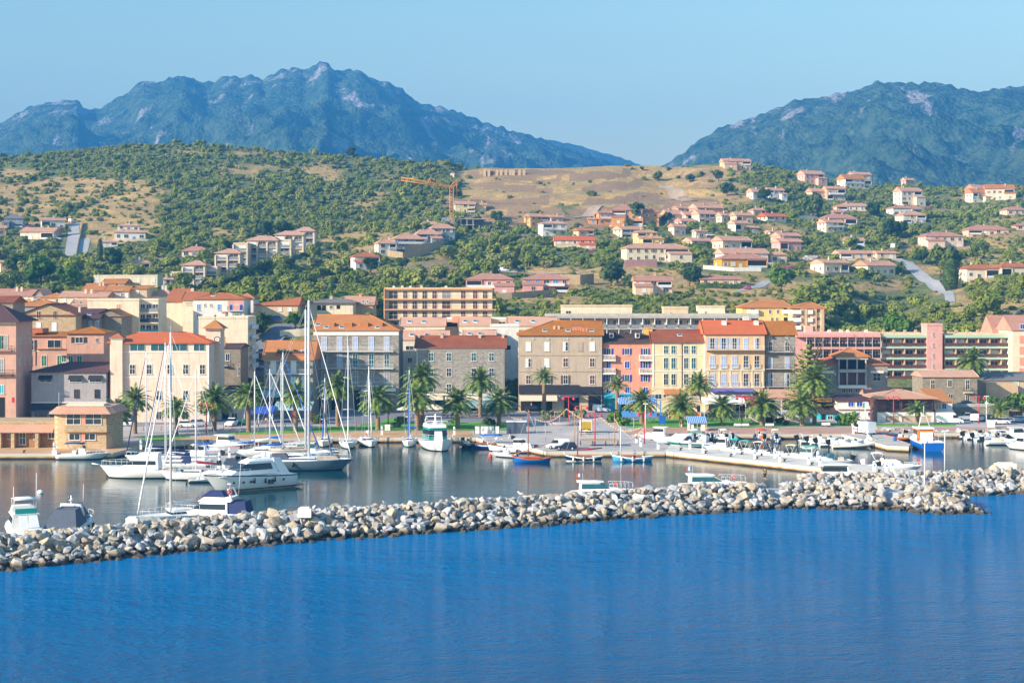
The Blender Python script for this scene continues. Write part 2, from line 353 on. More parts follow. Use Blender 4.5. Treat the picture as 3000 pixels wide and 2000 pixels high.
# ---------- water ----------
def water(name,pts,base,scale,bst,seed,wind=1.0,rough=.04):
    t=NT(name+'_surface'); g=t.geo((.42*scale,.85*scale,1)); a=t.noise(.55,5,.62,g,.4); g2=t.geo((.8*scale,1.9*scale,1)); b2=t.noise(1.6,3,.6,g2); c=t.noise(.02,3,.6,t.geo((1,2.2,1)))
    k=t.ramp(c.outputs[0],[(.35,.55),(.65,1.25)])
    fine=t.noise(1.3,3,.7,t.geo((.8,1.1,1))); h=t.math('MULTIPLY',t.math('ADD',t.math('ADD',a.outputs[0],t.math('MULTIPLY',b2.outputs[0],.35)),t.math('MULTIPLY',fine.outputs[0],.55 if bst>.5 else .12)),k)
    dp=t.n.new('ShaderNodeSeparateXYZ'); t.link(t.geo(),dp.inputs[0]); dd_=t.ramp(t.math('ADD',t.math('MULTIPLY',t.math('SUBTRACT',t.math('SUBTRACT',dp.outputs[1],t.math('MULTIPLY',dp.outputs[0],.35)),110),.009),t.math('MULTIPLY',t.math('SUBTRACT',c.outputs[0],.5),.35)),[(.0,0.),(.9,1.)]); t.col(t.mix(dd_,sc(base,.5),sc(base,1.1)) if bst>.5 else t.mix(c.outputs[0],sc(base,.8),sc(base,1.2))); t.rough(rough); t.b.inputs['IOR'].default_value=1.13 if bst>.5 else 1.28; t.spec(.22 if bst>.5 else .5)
    t.bump(h,bst,.5 if bst>.5 else .26)
    mb=MB(); mb.add([(p[0],p[1],0) for p in pts],[tuple(range(len(pts)))]); return struct(mb,name,t.m)
FW=[(-1500,1760),(-300,1704),(0,1672),(300,1643),(500,1622),(750,1600),(1000,1580),(1250,1563),(1500,1546),(1750,1527),(2000,1508),(2300,1491),(2600,1494),(2700,1503),(2800,1508),(2906,1504)]   # seaward waterline of the long breakwater
FW2=[(2380,1462),(2600,1460),(2700,1458),(2850,1452),(3000,1446),(3300,1436),(4500,1400)]
fw=[PZ(u,v,0) for u,v in FW]; fw2=[PZ(u,v,0) for u,v in FW2]
def offs(pts,d):
    o=[]
    for i,p in enumerate(pts):
        a=pts[max(0,i-1)]; b=pts[min(len(pts)-1,i+1)]; t_=(b-a); t_.z=0; t_.normalize(); o.append(p+Vector((-t_.y,t_.x,0))*d)
    return o
cl=offs(fw,6.5); cl2=offs(fw2,6)
split=[(-1600,120)]+[(p.x,p.y) for p in cl[:-1]]+[(cl[-1].x+2,cl[-1].y+2),(cl2[3].x,cl2[3].y)]+[(p.x,p.y) for p in cl2[4:]]+[(1600,300)]
water('sea',[(-1600,-400),(1600,-400)]+split[::-1],(.0,.15,.37),1.0,1.0,1)
water('harbour_water',split+[(1600,420),(-1600,420)],(.003,.045,.055),1.1,.16,2,rough=.03)
# ---------- breakwater rocks ----------
import bmesh
def rock_mesh(i):
    r=random.Random(100+i); bm=bmesh.new(); pts=[]
    ex=(r.uniform(.85,1.25),r.uniform(.7,.95),r.uniform(.5,.78))
    for k in range(r.choice([11,13,15])):
        v=Vector((r.gauss(0,1),r.gauss(0,1),r.gauss(0,1))).normalized()*r.uniform(.85,1.05); pts.append(bm.verts.new((v.x*ex[0],v.y*ex[1],v.z*ex[2])))
    h=bmesh.ops.convex_hull(bm,input=pts); bmesh.ops.delete(bm,geom=[g for g in h['geom_interior'] if isinstance(g,bmesh.types.BMVert)],context='VERTS')
    bmesh.ops.dissolve_limit(bm,angle_limit=.16,verts=bm.verts,edges=bm.edges)
    bmesh.ops.bevel(bm,geom=list(bm.edges),offset=.05,segments=1,affect='EDGES',profile=.6)
    bmesh.ops.triangulate(bm,faces=[f for f in bm.faces if len(f.verts)>4])
    bmesh.ops.subdivide_edges(bm,edges=[e for e in bm.edges if e.calc_length()>.5],cuts=1)
    for v in bm.verts: v.co+=v.co.normalized()*(noise.noise(v.co*2.1+Vector((i,0,0)))*.09)
    me=bpy.data.meshes.new('boulder'); bm.to_mesh(me); bm.free(); return me
t=NT('granite'); g=t.coords(); rr=t.math('FRACT',t.math('ADD',t.objrand(),t.attr('rnd')))
n=t.noise(1.3,6,.7,g); n2=t.noise(9,4,.7,g); pz=t.n.new('ShaderNodeSeparateXYZ'); t.link(t.geo(),pz.inputs[0])
c=t.ramp(rr,[(0,lin('#a79c8c')),(.14,lin('#9fa2a6')),(.3,lin('#b5aa98')),(.42,lin('#a9a9a8')),(.58,lin('#94836f')),(.66,lin('#b3b4b5')),(.84,lin('#b7a78c')),(1,lin('#8d8a88'))],'CONSTANT')
c=t.mix(t.ramp(n.outputs[0],[(.4,0.),(.65,.55)]),c,sc(lin('#8c8375'),.6)); c=t.mix(t.ramp(n2.outputs[0],[(.45,0.),(.7,.35)]),c,lin('#cfcdca'))
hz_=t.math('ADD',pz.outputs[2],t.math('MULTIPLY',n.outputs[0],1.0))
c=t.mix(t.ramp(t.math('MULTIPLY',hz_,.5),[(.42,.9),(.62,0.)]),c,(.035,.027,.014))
t.col(c); t.rough(.85); t.spec(.3); t.bump(t.math('ADD',n.outputs[0],t.math('MULTIPLY',n2.outputs[0],.4)),.7,.12); MATS['granite']=t.m
RM=[rock_mesh(i) for i in range(14)]
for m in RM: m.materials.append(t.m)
rocks=[]
def ht(w,W,top,f=5.2,b=4.0):
    if w<f: return -.35+(top+.35)*(w/f)**.9
    if w>W-b: return -.35+(top+.35)*((W-w)/b)
    return top+.25*math.sin(w*1.3)
def pile(pts,W,top,endtaper=True,st=1.0,smin=.45,smax=1.05,f=5.2,b=4.0):
    L=[0]
    for a,c in zip(pts,pts[1:]): L.append(L[-1]+(c-a).length)
    s=0; 
    while s<L[-1]:
        for i in range(len(L)-1):
            if L[i]<=s<=L[i+1]: break
        k=(s-L[i])/(L[i+1]-L[i]); p=pts[i].lerp(pts[i+1],k); d=(pts[i+1]-pts[i]).normalized(); nn=Vector((-d.y,d.x,0))
        tp=top*min(1,(L[-1]-s)/9.0) if endtaper else top; tp=max(.5,tp); w=-.2
        while w<W+.2:
            sz=(rnd.triangular(smin,smax,.75) if rnd.random()<.92 else smax*rnd.uniform(1.0,1.3)); q=p+nn*(w+rnd.uniform(-.3,.3))+d*rnd.uniform(-.5,.5)
            q.z=ht(max(0,min(W,w)),W,tp,f,b)+rnd.uniform(-.3,.22); rocks.append((q,sz,rnd.randrange(14),(rnd.uniform(-.5,.5),rnd.uniform(-.5,.5),rnd.uniform(0,6.28))))
            w+=sz*rnd.uniform(.85,1.15)
        s+=st*rnd.uniform(.85,1.1)
vis=[p for p in fw]
pile(vis[1:],13,2.35,st=.84)
pile([p for p in fw2[:5]]+[PZ(3700,1424,0)],11,2.4,False,st=.9)
for _ in range(190):
    q=PZ(2640+rnd.uniform(-110,110),1452+rnd.uniform(-26,14),0); q.z=1.7+rnd.uniform(-.3,.5); rocks.append((q,rnd.uniform(.55,1.0),rnd.randrange(14),(rnd.uniform(-.5,.5),rnd.uniform(-.5,.5),rnd.uniform(0,6.28))))
core=MB()
for pts,W,tp in ((fw,13,1.8),(fw2,11,1.85)):
    A=offs(pts,.8); B=offs(pts,5.3); C=offs(pts,W-4); Dd=offs(pts,W-.6)
    for z,L in ((-.6,A),(tp,B),(tp,C),(-.6,Dd)):
        for i,p in enumerate(L): p.z=z if not (pts is fw and i==len(L)-1) else -.6
    core.loft([[tuple(A[i]),tuple(B[i]),tuple(C[i]),tuple(Dd[i])] for i in range(len(pts))],smooth=False)
# rocky edge of the quay at the right
shore=[PZ(2560,1276,0),PZ(2660,1279,0),PZ(2760,1283,0),PZ(2850,1284,0),PZ(2960,1282,0),PZ(3150,1280,0)]
nb=len(rocks); pile(shore,5.2,.9,False,st=1.0,smin=.55,smax=1.1,f=3.2,b=.5)
def uvp(p): return 1500+p.x/p.y*F, VH+(H-p.z)/p.y*F
inv=[i for i,r in enumerate(rocks) if -40<uvp(r[0])[0]<3040]
def visible(i):
    p=rocks[i][0]; return i<nb and (H-p.z)/p.y>0 and not (p.z<.0)
inv=sorted([i for i in inv if visible(i)],key=lambda i:-rocks[i][1]/rocks[i][0].y)[:300]; ind=set(inv)
KL=['pale grey granite boulder on the long breakwater','sandy beige granite boulder on the long breakwater']
for i in inv:
    q,sz,k,e=rocks[i]; o=bpy.data.objects.new('boulder',RM[k]); COL.objects.link(o); o.location=q; o.rotation_euler=e; o.scale=(sz,sz,sz)
    tag(o,'rough granite boulder among those nearest in the breakwater','boulder','boulders nearest in the breakwater')
me_v=[];me_f=[];at=[]
mb=MB()
for i,(q,sz,k,e) in enumerate(rocks):
    if i in ind: continue
    u,v=uvp(q)
    if u<-700 or u>3750: continue
    M=Matrix.LocRotScale(q,Euler(e),Vector((sz,)*3)); m=RM[k]; o=len(mb.v); rv=rnd.random()
    mb.v.extend([tuple(M@v.co) for v in m.vertices]); fs=[tuple(a+o for a in p.vertices) for p in m.polygons]; mb.f.extend(fs); at.extend([rv]*len(m.vertices))
o=len(mb.v); mb.v.extend(core.v); mb.f.extend([tuple(a+o for a in f) for f in core.f]); at.extend([.6]*len(core.v))
mb.mi=[0]*len(mb.f); mb.sm=[False]*len(mb.f)
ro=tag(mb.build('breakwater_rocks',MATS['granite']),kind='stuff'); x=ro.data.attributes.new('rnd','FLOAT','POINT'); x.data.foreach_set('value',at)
# ---------- foliage ----------
def foliage(name,stops,var=.5):
    t=NT(name); n=t.noise(.45,3,.6,t.coords()); r=t.n.new('ShaderNodeNewGeometry').outputs['Random Per Island']
    c=t.ramp(t.objrand(),stops); c=t.mix(t.ramp(r,[(0,0.),(1,.55)]),c,sc(stops[len(stops)//2][1],.55)); c=t.mix(t.ramp(n.outputs[0],[(.4,0.),(.7,var)]),c,tuple(min(1,x*1.9+.01) for x in stops[-1][1]))
    t.col(c); t.rough(.75); t.spec(.15); MATS[name]=t.m
    tr=t.n.new('ShaderNodeBsdfTranslucent'); t.link(t.mix(.5,c,(.08,.12,.02)),tr.inputs[0]); mx=t.n.new('ShaderNodeMixShader'); mx.inputs[0].default_value=.25
    t.link(t.b.outputs[0],mx.inputs[1]); t.link(tr.outputs[0],mx.inputs[2]); t.link(mx.outputs[0],t.out.inputs[0]); return t.m
foliage('maquis_leaves',[(0,(.085,.125,.022)),(.2,(.135,.19,.024)),(.5,(.19,.245,.030)),(.7,(.23,.265,.055)),(.87,(.29,.27,.12)),(1,(.32,.35,.040))])
foliage('tree_leaves',[(0,(.028,.062,.022)),(.4,(.042,.088,.025)),(.8,(.07,.12,.03)),(1,(.12,.165,.03))])
foliage('bright_leaves',[(0,(.06,.15,.02)),(1,(.14,.24,.03))]); foliage('olive_leaves',[(0,(.15,.19,.10)),(1,(.20,.24,.12))])
foliage('pink_flowers',[(0,(.55,.15,.22)),(.5,(.6,.2,.28)),(1,(.62,.06,.35))],.2); foliage('white_flowers',[(0,(.65,.6,.55)),(1,(.7,.6,.55))],.2); foliage('conifer_leaves',[(0,(.035,.075,.018)),(1,(.06,.11,.022))])
plain('bark','#6b5a48',.95,.35,6,bump=.6); plain('palm_bark','#8a7258',.95,.4,5,bump=.8)
def crown_mb(seed,nl=170,flat=.75,lumps=6,leaf=.16,col=False):
    """a lumpy crown of about unit radius, base at z=0: leaf-sized faces round several clumps, with gaps"""
    r=random.Random(seed); mb=MB(); cs=[(Vector((0,0,.55*flat)),.62)]
    for i in range(lumps):
        a=r.uniform(0,6.28); d=r.uniform(.3,.62); cs.append((Vector((math.cos(a)*d,math.sin(a)*d,r.uniform(.25,.95)*flat)),r.uniform(.26,.46)))
    for c,rad in cs:
        n=7; rings=[]
        for i in range(5):
            an=-PI/2+PI*(i+.0)/4; an=max(-1.35,min(1.35,an)); ring=[]
            for k in range(n):
                q=Vector((math.cos(an)*math.cos(2*PI*k/n+i),math.cos(an)*math.sin(2*PI*k/n+i),math.sin(an)*flat)); q*=rad*.74*(1+.5*noise.noise(q*2.3+c*5+Vector((seed,0,0)))); ring.append(tuple(c+q))
            rings.append(ring)
        mb.loft(rings,0,False)
    tot=sum(x[1]**2 for x in cs)
    for c,rad in cs:
        for k in range(int(nl*rad*rad/tot)):
            d=Vector((r.gauss(0,1),r.gauss(0,1),r.gauss(.25,1))).normalized(); p=c+Vector((d.x,d.y,d.z*flat))*rad*r.uniform(.78,1.1)
            a=d.cross(Vector((r.gauss(0,1),r.gauss(0,1),r.gauss(0,1)))).normalized(); b=d.cross(a).normalized(); a=(a+d*r.uniform(-.6,.6)); l=leaf*r.uniform(.6,1.3)
            mb.add([p-a*l-b*l*.6,p+a*l-b*l*.5,p+a*l*.8+b*l*.6,p-a*l*.7+b*l*.7],[(0,1,2,3)])
    return mb
def trunk_mb(h,r0,seed):
    r=random.Random(seed); mb=MB(); top=Vector((r.uniform(-.1,.1)*h,r.uniform(-.1,.1)*h,h)); mb.tube([(0,0,-.4),(r.uniform(-.05,.05),0,h*.5),tuple(top)],[r0,r0*.75,r0*.45],6)
    for i in range(3):
        a=i*2.1+r.random(); mb.tube([(0,0,h*.55),tuple(top+Vector((math.cos(a),math.sin(a),.3))*h*.35)],[r0*.5,r0*.2],5)
    return mb
def make_tree(kind,seed,mat,flat,nl,th,cr,leaf=.15):
    t=thing(kind,'x','tree'); trunk_mb(th,.06*cr+.05,seed).build('trunk',MATS['bark'],t)
    mb=crown_mb(seed,nl,flat,7,leaf); c=mb.build('crown',MATS[mat],t); c.location=(0,0,th*.72); c.scale=(cr,)*3; return t
crown_col=bpy.data.collections.new('crowns')
PROT=[]
for i in range(6): PROT.append(make_tree('holm_oak',20+i,'maquis_leaves',[.8,.95,.7,.85,1.05,.6][i],260,.55,1.0,.125))
for p in PROT: crown_col.objects.link([c for c in p.children if c.name.startswith('crown')][0])
# positions of shrubs and trees over the hillside (real ground positions, denser where the slope is green)
HOUSEBOX=[]   # filled by the houses: (x0,x1,y0,y1)
# ---------- materials of the town ----------
M=MATS
white=plain('white_paint','#e6e1d8',.6,.08); glass(); glass('teal_glass',(.02,.10,.12)); glass('dark_glass',(.012,.014,.018),.15)
plain('lavender_shutter','#a3b2d2',.7,.06); plain('white_shutter','#e2e2de',.7,.05); plain('brown_shutter','#5e3b34',.7,.12); plain('blue_shutter','#2346a8',.6,.08); plain('green_shutter','#1f6b4c',.6,.1); plain('dark_shutter','#2c3438',.7,.1); plain('maroon_shutter','#6e3a40',.7,.1); plain('teal_shutter','#2aa7b5',.6,.1); plain('sky_shutter','#4d8fd0',.6,.1); plain('tan_shutter','#c69a6a',.7,.1); plain('grey_shutter','#8d8d90',.7,.1)
plain('concrete','#b3ada4',.9,.2,.6,bump=.4); plain('dark_concrete','#8f8880',.9,.25,.6); plain('iron','#3a3a3c',.6,.1); plain('black_fascia','#26262a',.7,.15); plain('white_metal','#dfe3e6',.35,.04); plain('red_paint','#c8202c',.45,.1); plain('dark_void','#1c1916',.9,.3)
for n,c in dict(cream='#eedec0',pale_cream='#eeddbf',peach='#ecc9aa',pink='#e8b9a4',rose='#e3aaa0',salmon='#ecA083',yellow='#ecd08a',mustard='#e7b45e',orange='#e8a560',ochre='#e2a321',offwhite='#ebe6dc',grey_render='#aaa3a2',sand='#dcc3a0',old_pink='#d3a68f',stained='#c2ae98',beige='#e0bd96',pastel_yellow='#e9d6ac',apricot='#efd2ba',slate_grey='#9aa0a8',tan='#d2b48e').items(): plaster(n,sc(lin(c),.94),.36)
plaster('stained',sc(lin('#c4b09c'),.85),.75); plaster('old_pink',sc(lin('#d2b3a0'),.88),.5)
stone('grey_stone','#b0a89c','#857e75','#cbc2b3',1.15); stone('warm_stone','#cfb48e','#b3966f','#dccbaa',1.3); stone('wall_stone','#a69c88','#857b6a','#b9ae98',1.3); stone('brown_stone','#b08a62','#8e6a4a','#cda97c',1.1)
tiles('orange_tiles','#d28b50','#9a5a3c',.3,.35); tiles('bright_tiles','#de7644','#bf5a38',.2,.3); tiles('mustard_tiles','#c07a30','#985a26',.35,.7); tiles('brown_tiles','#a85f3c','#5f3a2b',.3,.6); tiles('purple_tiles','#6b4c4c','#45363a',.2,.5); tiles('pale_tiles','#dfae92','#b07a62',.5,.4); tiles('rose_tiles','#cd967e','#9a6555',.35,.4); tiles('red_tiles','#c97a4a','#8c4a3a',.3,.35); tiles('dark_tiles','#4c3c36','#7d5a40',.3,.8); tiles('salmon_tiles','#dba88a','#ad755a',.35,.35); tiles('grey_tiles','#8d8884','#67625f',.2,.4)
# ---------- building parts ----------
WC={}
def mset(key,fn):
    if key not in WC: WC[key]=fn()
    return WC[key]
def inst(name,key,fn,mat,parent,loc=(0,0,0),rz=0):
    k=(key,mat)
    if k not in WC:
        mb=fn(); me=mb.build(name,M[mat]); WC[k]=me.data; o=me
    else:
        o=bpy.data.objects.new(name,WC[k]); COL.objects.link(o)
    o.name=name; o.location=loc; o.rotation_euler=(0,0,rz); o.parent=parent; return o
def frame_mb(w,h,t=.12,p=.09,bars=1,sill=True):
    m=MB(); a=w/2
    m.box(-a-t,-a,-p,0.0,-t,h+t).box(a,a+t,-p,0,-t,h+t).box(-a,a,-p,0,h,h+t).box(-a,a,-p,0,-t,0)
    if bars: m.box(-.035,.035,-.07,-.03,0,h)
    if bars>1: m.box(-a,-.035,-.065,-.03,h*.55,h*.55+.06).box(.035,a,-.065,-.03,h*.55,h*.55+.06)
    if sill: m.box(-a-t-.06,a+t+.06,-p-.1,-p+.0,-t-.02,-t+.07)
    return m
def shut_mb(w,h):
    m=MB(); m.box(-w/2,w/2,-.05,0,0,h); n=max(3,int(h/.22))
    for i in range(n): m.box(-w/2+.05,w/2-.05,-.065,-.05,h*(i+.25)/n,h*(i+.7)/n)
    return m
def win(par,x,z,w,h,style='p',y=0,rz=0,frame='white_paint',shut='white_shutter',pane='window_glass'):
    """a window as a part: frame with pane and shutters as its pieces"""
    w=round(w*10)/10; h=round(h*10)/10
    if style=='x': # dark opening
        return inst('doorway',('op',w,h),lambda:MB().box(-w/2,w/2,-.02,.0,0,h).box(-w/2-.08,-w/2,-.06,0,0,h).box(w/2,w/2+.08,-.06,0,0,h).box(-w/2-.08,w/2+.08,-.06,0,h,h+.08),'dark_void',par,(x,y,z),rz)
    f=inst('window',('fr',w,h,style in 'pd'),lambda:frame_mb(w,h,.1 if style!='d' else .05,bars=1 if h<1.8 else 2),frame,par,(x,y,z),rz)
    if style=='s':
        inst('shutter',('sh',w/2,h),lambda:shut_mb(w/2-.02,h),shut,f,(-w/4,-.012,0)); inst('shutter',('sh',w/2,h),None,shut,f,(w/4,-.012,0))
    else:
        inst('pane',('pn',w,h),lambda:MB().box(-w/2,w/2,-.02,0,0,h),pane,f)
        if style=='o':
            inst('shutter',('sh',w/2,h),lambda:shut_mb(w/2-.02,h),shut,f,(-w*.75-.12,-.012,0)); inst('shutter',('sh',w/2,h),None,shut,f,(w*.75+.12,-.012,0))
        if style=='h': inst('shutter',('sh',w/2,h),lambda:shut_mb(w/2-.02,h),shut,f,(-w/4,-.03,0))
    return f
def rail_mb(w,h=1.0,d=.9,kind='bars',sides=True):
    m=MB(); a=w/2
    if kind=='bars':
        m.box(-a,a,-d,-d+.05,h-.05,h); n=max(2,int(w/.28))
        for i in range(n+1): x=-a+w*i/n; m.box(x-.014,x+.014,-d+.01,-d+.035,0,h-.05)
        if sides:
            for s in (-a,a-.04):
                m.box(s,s+.04,-d+.05,0,h-.05,h)
                for k in range(4): m.box(s+.01,s+.03,-d*(k+.5)/4,-d*(k+.5)/4+.025,0,h-.05)
    elif kind=='solid':
        m.box(-a,a,-d,-d+.12,0,h); 
        if sides: m.box(-a,-a+.12,-d+.12,0,0,h).box(a-.12,a,-d+.12,0,0,h)
    elif kind=='balu':
        m.box(-a,a,-d,-d+.22,h-.16,h).box(-a,a,-d,-d+.22,0,.12)
        n=max(2,int(w/.34))
        for i in range(n+1):
            x=-a+.12+(w-.24)*i/n; m.box(x-.06,x+.06,-d+.05,-d+.17,.12,h-.16)
        for s in (-a,a-.22): m.box(s,s+.22,-d+.22,0,0,h)
    elif kind=='glass': m.box(-a,a,-d,-d+.03,.1,h).box(-a,a,-d-.02,-d+.05,h,h+.05)
    return m
def balcony(par,x,z,w,d=.9,kind='bars',mat='white_metal',slab='white_paint',h=1.0,y=0,brackets=True,t=.16):
    def f():
        m=MB().box(-w/2-.05,w/2+.05,-d-.06,0,-t,0)
        if brackets:
            n=max(2,int(w/2.2))
            for i in range(n+1): q=-w/2+.2+(w-.4)*i/n; m.hexa([(q-.08,-.25,-t-.3),(q+.08,-.25,-t-.3),(q+.08,0,-t-.3),(q-.08,0,-t-.3)],[(q-.08,-d*.8,-t),(q+.08,-d*.8,-t),(q+.08,0,-t),(q-.08,0,-t)])
        return m
    b=inst('balcony',('bs',round(w,1),d,brackets,t),f,slab,par,(x,y,z)); 
    inst('railing',('rl',round(w,1),d,kind,h),lambda:rail_mb(w,h,d,kind),mat,b,(0,0,.0)); return b
def roof_mb(kind,x0,x1,y0,y1,ze,zr,ov=.45,hl=None,hr=None,th=.16,rpos=.5):
    m=MB(); X0,X1,Y0,Y1=x0-ov,x1+ov,y0-ov,y1+ov; ym=Y0+(Y1-Y0)*rpos; half=(Y1-Y0)/2
    if kind=='gable': hl=hl or 0; hr=hr or 0
    elif kind=='hip': hl=half if hl is None else hl; hr=half if hr is None else hr
    if kind in('gable','hip'):
        if hl+hr>X1-X0: k=(X1-X0)/(hl+hr); hl*=k*.999; hr*=k*.999
        a=(X0+hl,ym,zr); b=(X1-hr,ym,zr)
    elif kind=='gablef':
        xm=(X0+X1)/2; a=(xm,Y0+(hl or 0),zr); b=(xm,Y1,zr)
        e=[(X0,Y0,ze),(X1,Y0,ze),(X1,Y1,ze),(X0,Y1,ze)]; l=[(p[0],p[1],p[2]-th) for p in e]
        m.add(e+l+[a,b],[(1,2,9,8),(3,0,8,9),(4,7,6,5),(0,4,5,1),(1,5,6,2),(2,6,7,3),(3,7,4,0)]); m.tube([a,b],.12,5); return m
    elif kind=='shed':
        e=[(X0,Y0,ze),(X1,Y0,ze),(X1,Y1,zr),(X0,Y1,zr)]; m.hexa([(p[0],p[1],p[2]-th) for p in e],e); return m
    elif kind=='flat':
        m.box(x0-.05,x1+.05,y0-.05,y1+.05,ze,ze+.12); 
        for q in ((x0-.1,x1+.1,y0-.1,y0+.15),(x0-.1,x1+.1,y1-.15,y1+.1),(x0-.1,x0+.15,y0+.15,y1-.15),(x1-.15,x1+.1,y0+.15,y1-.15)): m.box(*q,ze+.0,ze+.55)
        return m
    e=[(X0,Y0,ze),(X1,Y0,ze),(X1,Y1,ze),(X0,Y1,ze)]; l=[(p[0],p[1],p[2]-th) for p in e]
    m.add(e+l+[a,b],[(0,1,9,8),(1,2,9),(2,3,8,9),(3,0,8),(4,7,6,5),(0,4,5,1),(1,5,6,2),(2,6,7,3),(3,7,4,0)])
    m.tube([a,b],.13,5)
    for c,d in ((e[0],a),(e[3],a),(e[1],b),(e[2],b)): m.tube([c,d],.11,5)
    return m
def wall_mb(x0,x1,y0,y1,z0,z1,kind='hip',zr=None,ov=.45,rpos=.5,hl=0,hr=0):
    m=MB().box(x0,x1,y0,y1,z0,z1-.0); 
    if kind=='gable' and zr:
        zr2=zr-.12-(zr-z1)*ov/((y1-y0)/2+ov)*1.0; ym=(y0-ov)+(y1-y0+2*ov)*rpos
        for xa,fl,h in ((x0,0,hl),(x1,1,hr)):
            if h: continue
            d=.2 if fl==0 else -.2
            m.add([(xa,y0,z1),(xa,y1,z1),(xa,ym,zr2+(zr-z1)*ov/((y1-y0)/2+ov)*.9),(xa+d,y0,z1),(xa+d,y1,z1),(xa+d,ym,zr2+(zr-z1)*ov/((y1-y0)/2+ov)*.9)],[(0,2,1),(3,4,5),(0,3,5,2),(1,2,5,4)])
    if kind=='gablef' and zr:
        xm=(x0+x1)/2; q=zr-.18
        m.add([(x0,y0,z1),(x1,y0,z1),(xm,y0,q),(x0,y0+.2,z1),(x1,y0+.2,z1),(xm,y0+.2,q)],[(0,1,2),(5,4,3),(0,2,5,3),(2,1,4,5)])
    return m
def chimney(par,x,y,z,h=1.3,w=.7,mat='beige'):
    m=MB().box(-w/2,w/2,-w/2.4,w/2.4,-1.4,h).box(-w/2-.08,w/2+.08,-w/2.4-.08,w/2.4+.08,h-.12,h).box(-w/2+.05,w/2-.05,-.1,.1,h,h+.22); o=m.build('chimney',M[mat],par,(x,y,z)); return o
class Bld:
    """one building at front distance D, its drawn heights read from the photograph; u0..u1 front wall, vb base, ve eaves, vr ridge"""
    def __init__(s,name,label,cat,u0,u1,D,ve,vr,wall,roof,kind='gable',depth=12,zb=None,vb=None,hl=None,hr=None,ov=.45,group=None,rpos=.5,dig=2.5,rz=0,roofname='roof'):
        s.D=D; s.uc=(u0+u1)/2; s.x0=(u0-s.uc)/F*D; s.x1=-s.x0; s.y1=depth
        s.z0=zb if zb is not None else (ZV(vb,D) if vb else TW((s.uc-1500)/F*D,D)); s.ze=ZV(ve,D)-s.z0
        if kind!='flat': s.zr=ZV(vr,D+depth*rpos)-s.z0
        else: s.zr=s.ze
        s.t=thing(name,label,cat,((s.uc-1500)/F*D,D,s.z0),rz,group)
        s.wall=wall_mb(s.x0,s.x1,0,depth,-dig,s.ze,kind,s.zr,ov,rpos,hl or 0,hr or 0).build('wall',M[wall],s.t)
        s.roof=roof_mb(kind,s.x0,s.x1,0,depth,s.ze+.02,s.zr,ov if kind!='flat' else 0,hl,hr,rpos=rpos).build(roofname,M[roof],s.t)
        HOUSEBOX.append(((s.uc-1500)/F*D,D+depth/2,max(s.x1,depth/2)+1.5,depth/2+2))
    def X(s,u): return (u-s.uc)/F*s.D
    def Z(s,v): return ZV(v,s.D)-s.z0
    def w(s,us,vt,vb,wpx,style='p',**k):
        us=us if isinstance(us,(list,tuple)) else [us]
        for i,u in enumerate(us):
            st=style if len(style)==1 else style[i]
            win(s.t,s.X(u),s.Z(vb),wpx/F*s.D,(vb-vt)/F*s.D,st,**k)
        return s
    def side(s,side,ys,vt,vb,w,style='p',**k):   # windows in a side wall, ys in metres from the front
        for y in ys: win(s.t,s.x0 if side=='L' else s.x1,s.Z(vb),w,(vb-vt)/F*s.D,style,y=y,rz=-PI/2 if side=='L' else PI/2,**k)
        return s
    def band(s,v0,v1,mat='white_paint',u0=None,u1=None,out=.1,name='string_course'):
        x0=s.X(u0) if u0 else s.x0-.03; x1=s.X(u1) if u1 else s.x1+.03
        MB().box(x0,x1,-out,.0,s.Z(v1),s.Z(v0)).build(name,M[mat],s.t); return s
    def bal(s,u0,u1,v,**k): balcony(s.t,s.X((u0+u1)/2),s.Z(v),(u1-u0)/F*s.D,**k); return s
    def chim(s,us,vt,yf=.4,mat='beige',w=.8):
        for u in us:
            y=s.y1*yf; z=s.ze+(s.zr-s.ze)*min(1,yf*2 if yf<=.5 else (1-yf)*2); chimney(s.t,(u-s.uc)/F*(s.D+y),y,z,max(.6,ZV(vt,s.D+y)-s.z0-z),w,mat)
        return s
    def awn(s,u0,u1,vt,vb,out=2.2,mat='awning_white',name='awning',drop=.25):
        x0,x1=s.X(u0),s.X(u1); zt=s.Z(vt); zb=zt-(vb-vt)/F*s.D+.0
        m=MB(); m.hexa([(x0,-out,zb-.05),(x1,-out,zb-.05),(x1,-.01,zt-.05),(x0,-.01,zt-.05)],[(x0,-out,zb),(x1,-out,zb),(x1,-.01,zt),(x0,-.01,zt)]).box(x0,x1,-out-.02,-out,zb-drop,zb)
        m.build(name,M[mat],s.t); return s
    def skyl(s,us,f,mat='teal_glass'):
        for u in us:
            y=s.y1*.5*f-.45*(1-f); x=(u-s.uc)/F*(s.D+y); z=s.ze+(s.zr-s.ze)*((y+.45)/(s.y1/2+.45)); sl=(s.zr-s.ze)/(s.y1/2+.45)
            fr=MB().hexa([(x-.6,y-.5,z-.5*sl-.1),(x+.6,y-.5,z-.5*sl-.1),(x+.6,y+.5,z+.5*sl-.1),(x-.6,y+.5,z+.5*sl-.1)],[(x-.6,y-.5,z-.5*sl+.12),(x+.6,y-.5,z-.5*sl+.12),(x+.6,y+.5,z+.5*sl+.12),(x-.6,y+.5,z+.5*sl+.12)]).build('skylight',M['white_metal'],s.t)
            MB().hexa([(x-.5,y-.4,z-.4*sl+.0),(x+.5,y-.4,z-.4*sl+.0),(x+.5,y+.4,z+.4*sl+.0),(x-.5,y+.4,z+.4*sl+.0)],[(x-.5,y-.4,z-.4*sl+.14),(x+.5,y-.4,z-.4*sl+.14),(x+.5,y+.4,z+.4*sl+.14),(x-.5,y+.4,z+.4*sl+.14)]).build('pane',M[mat],fr)
        return s
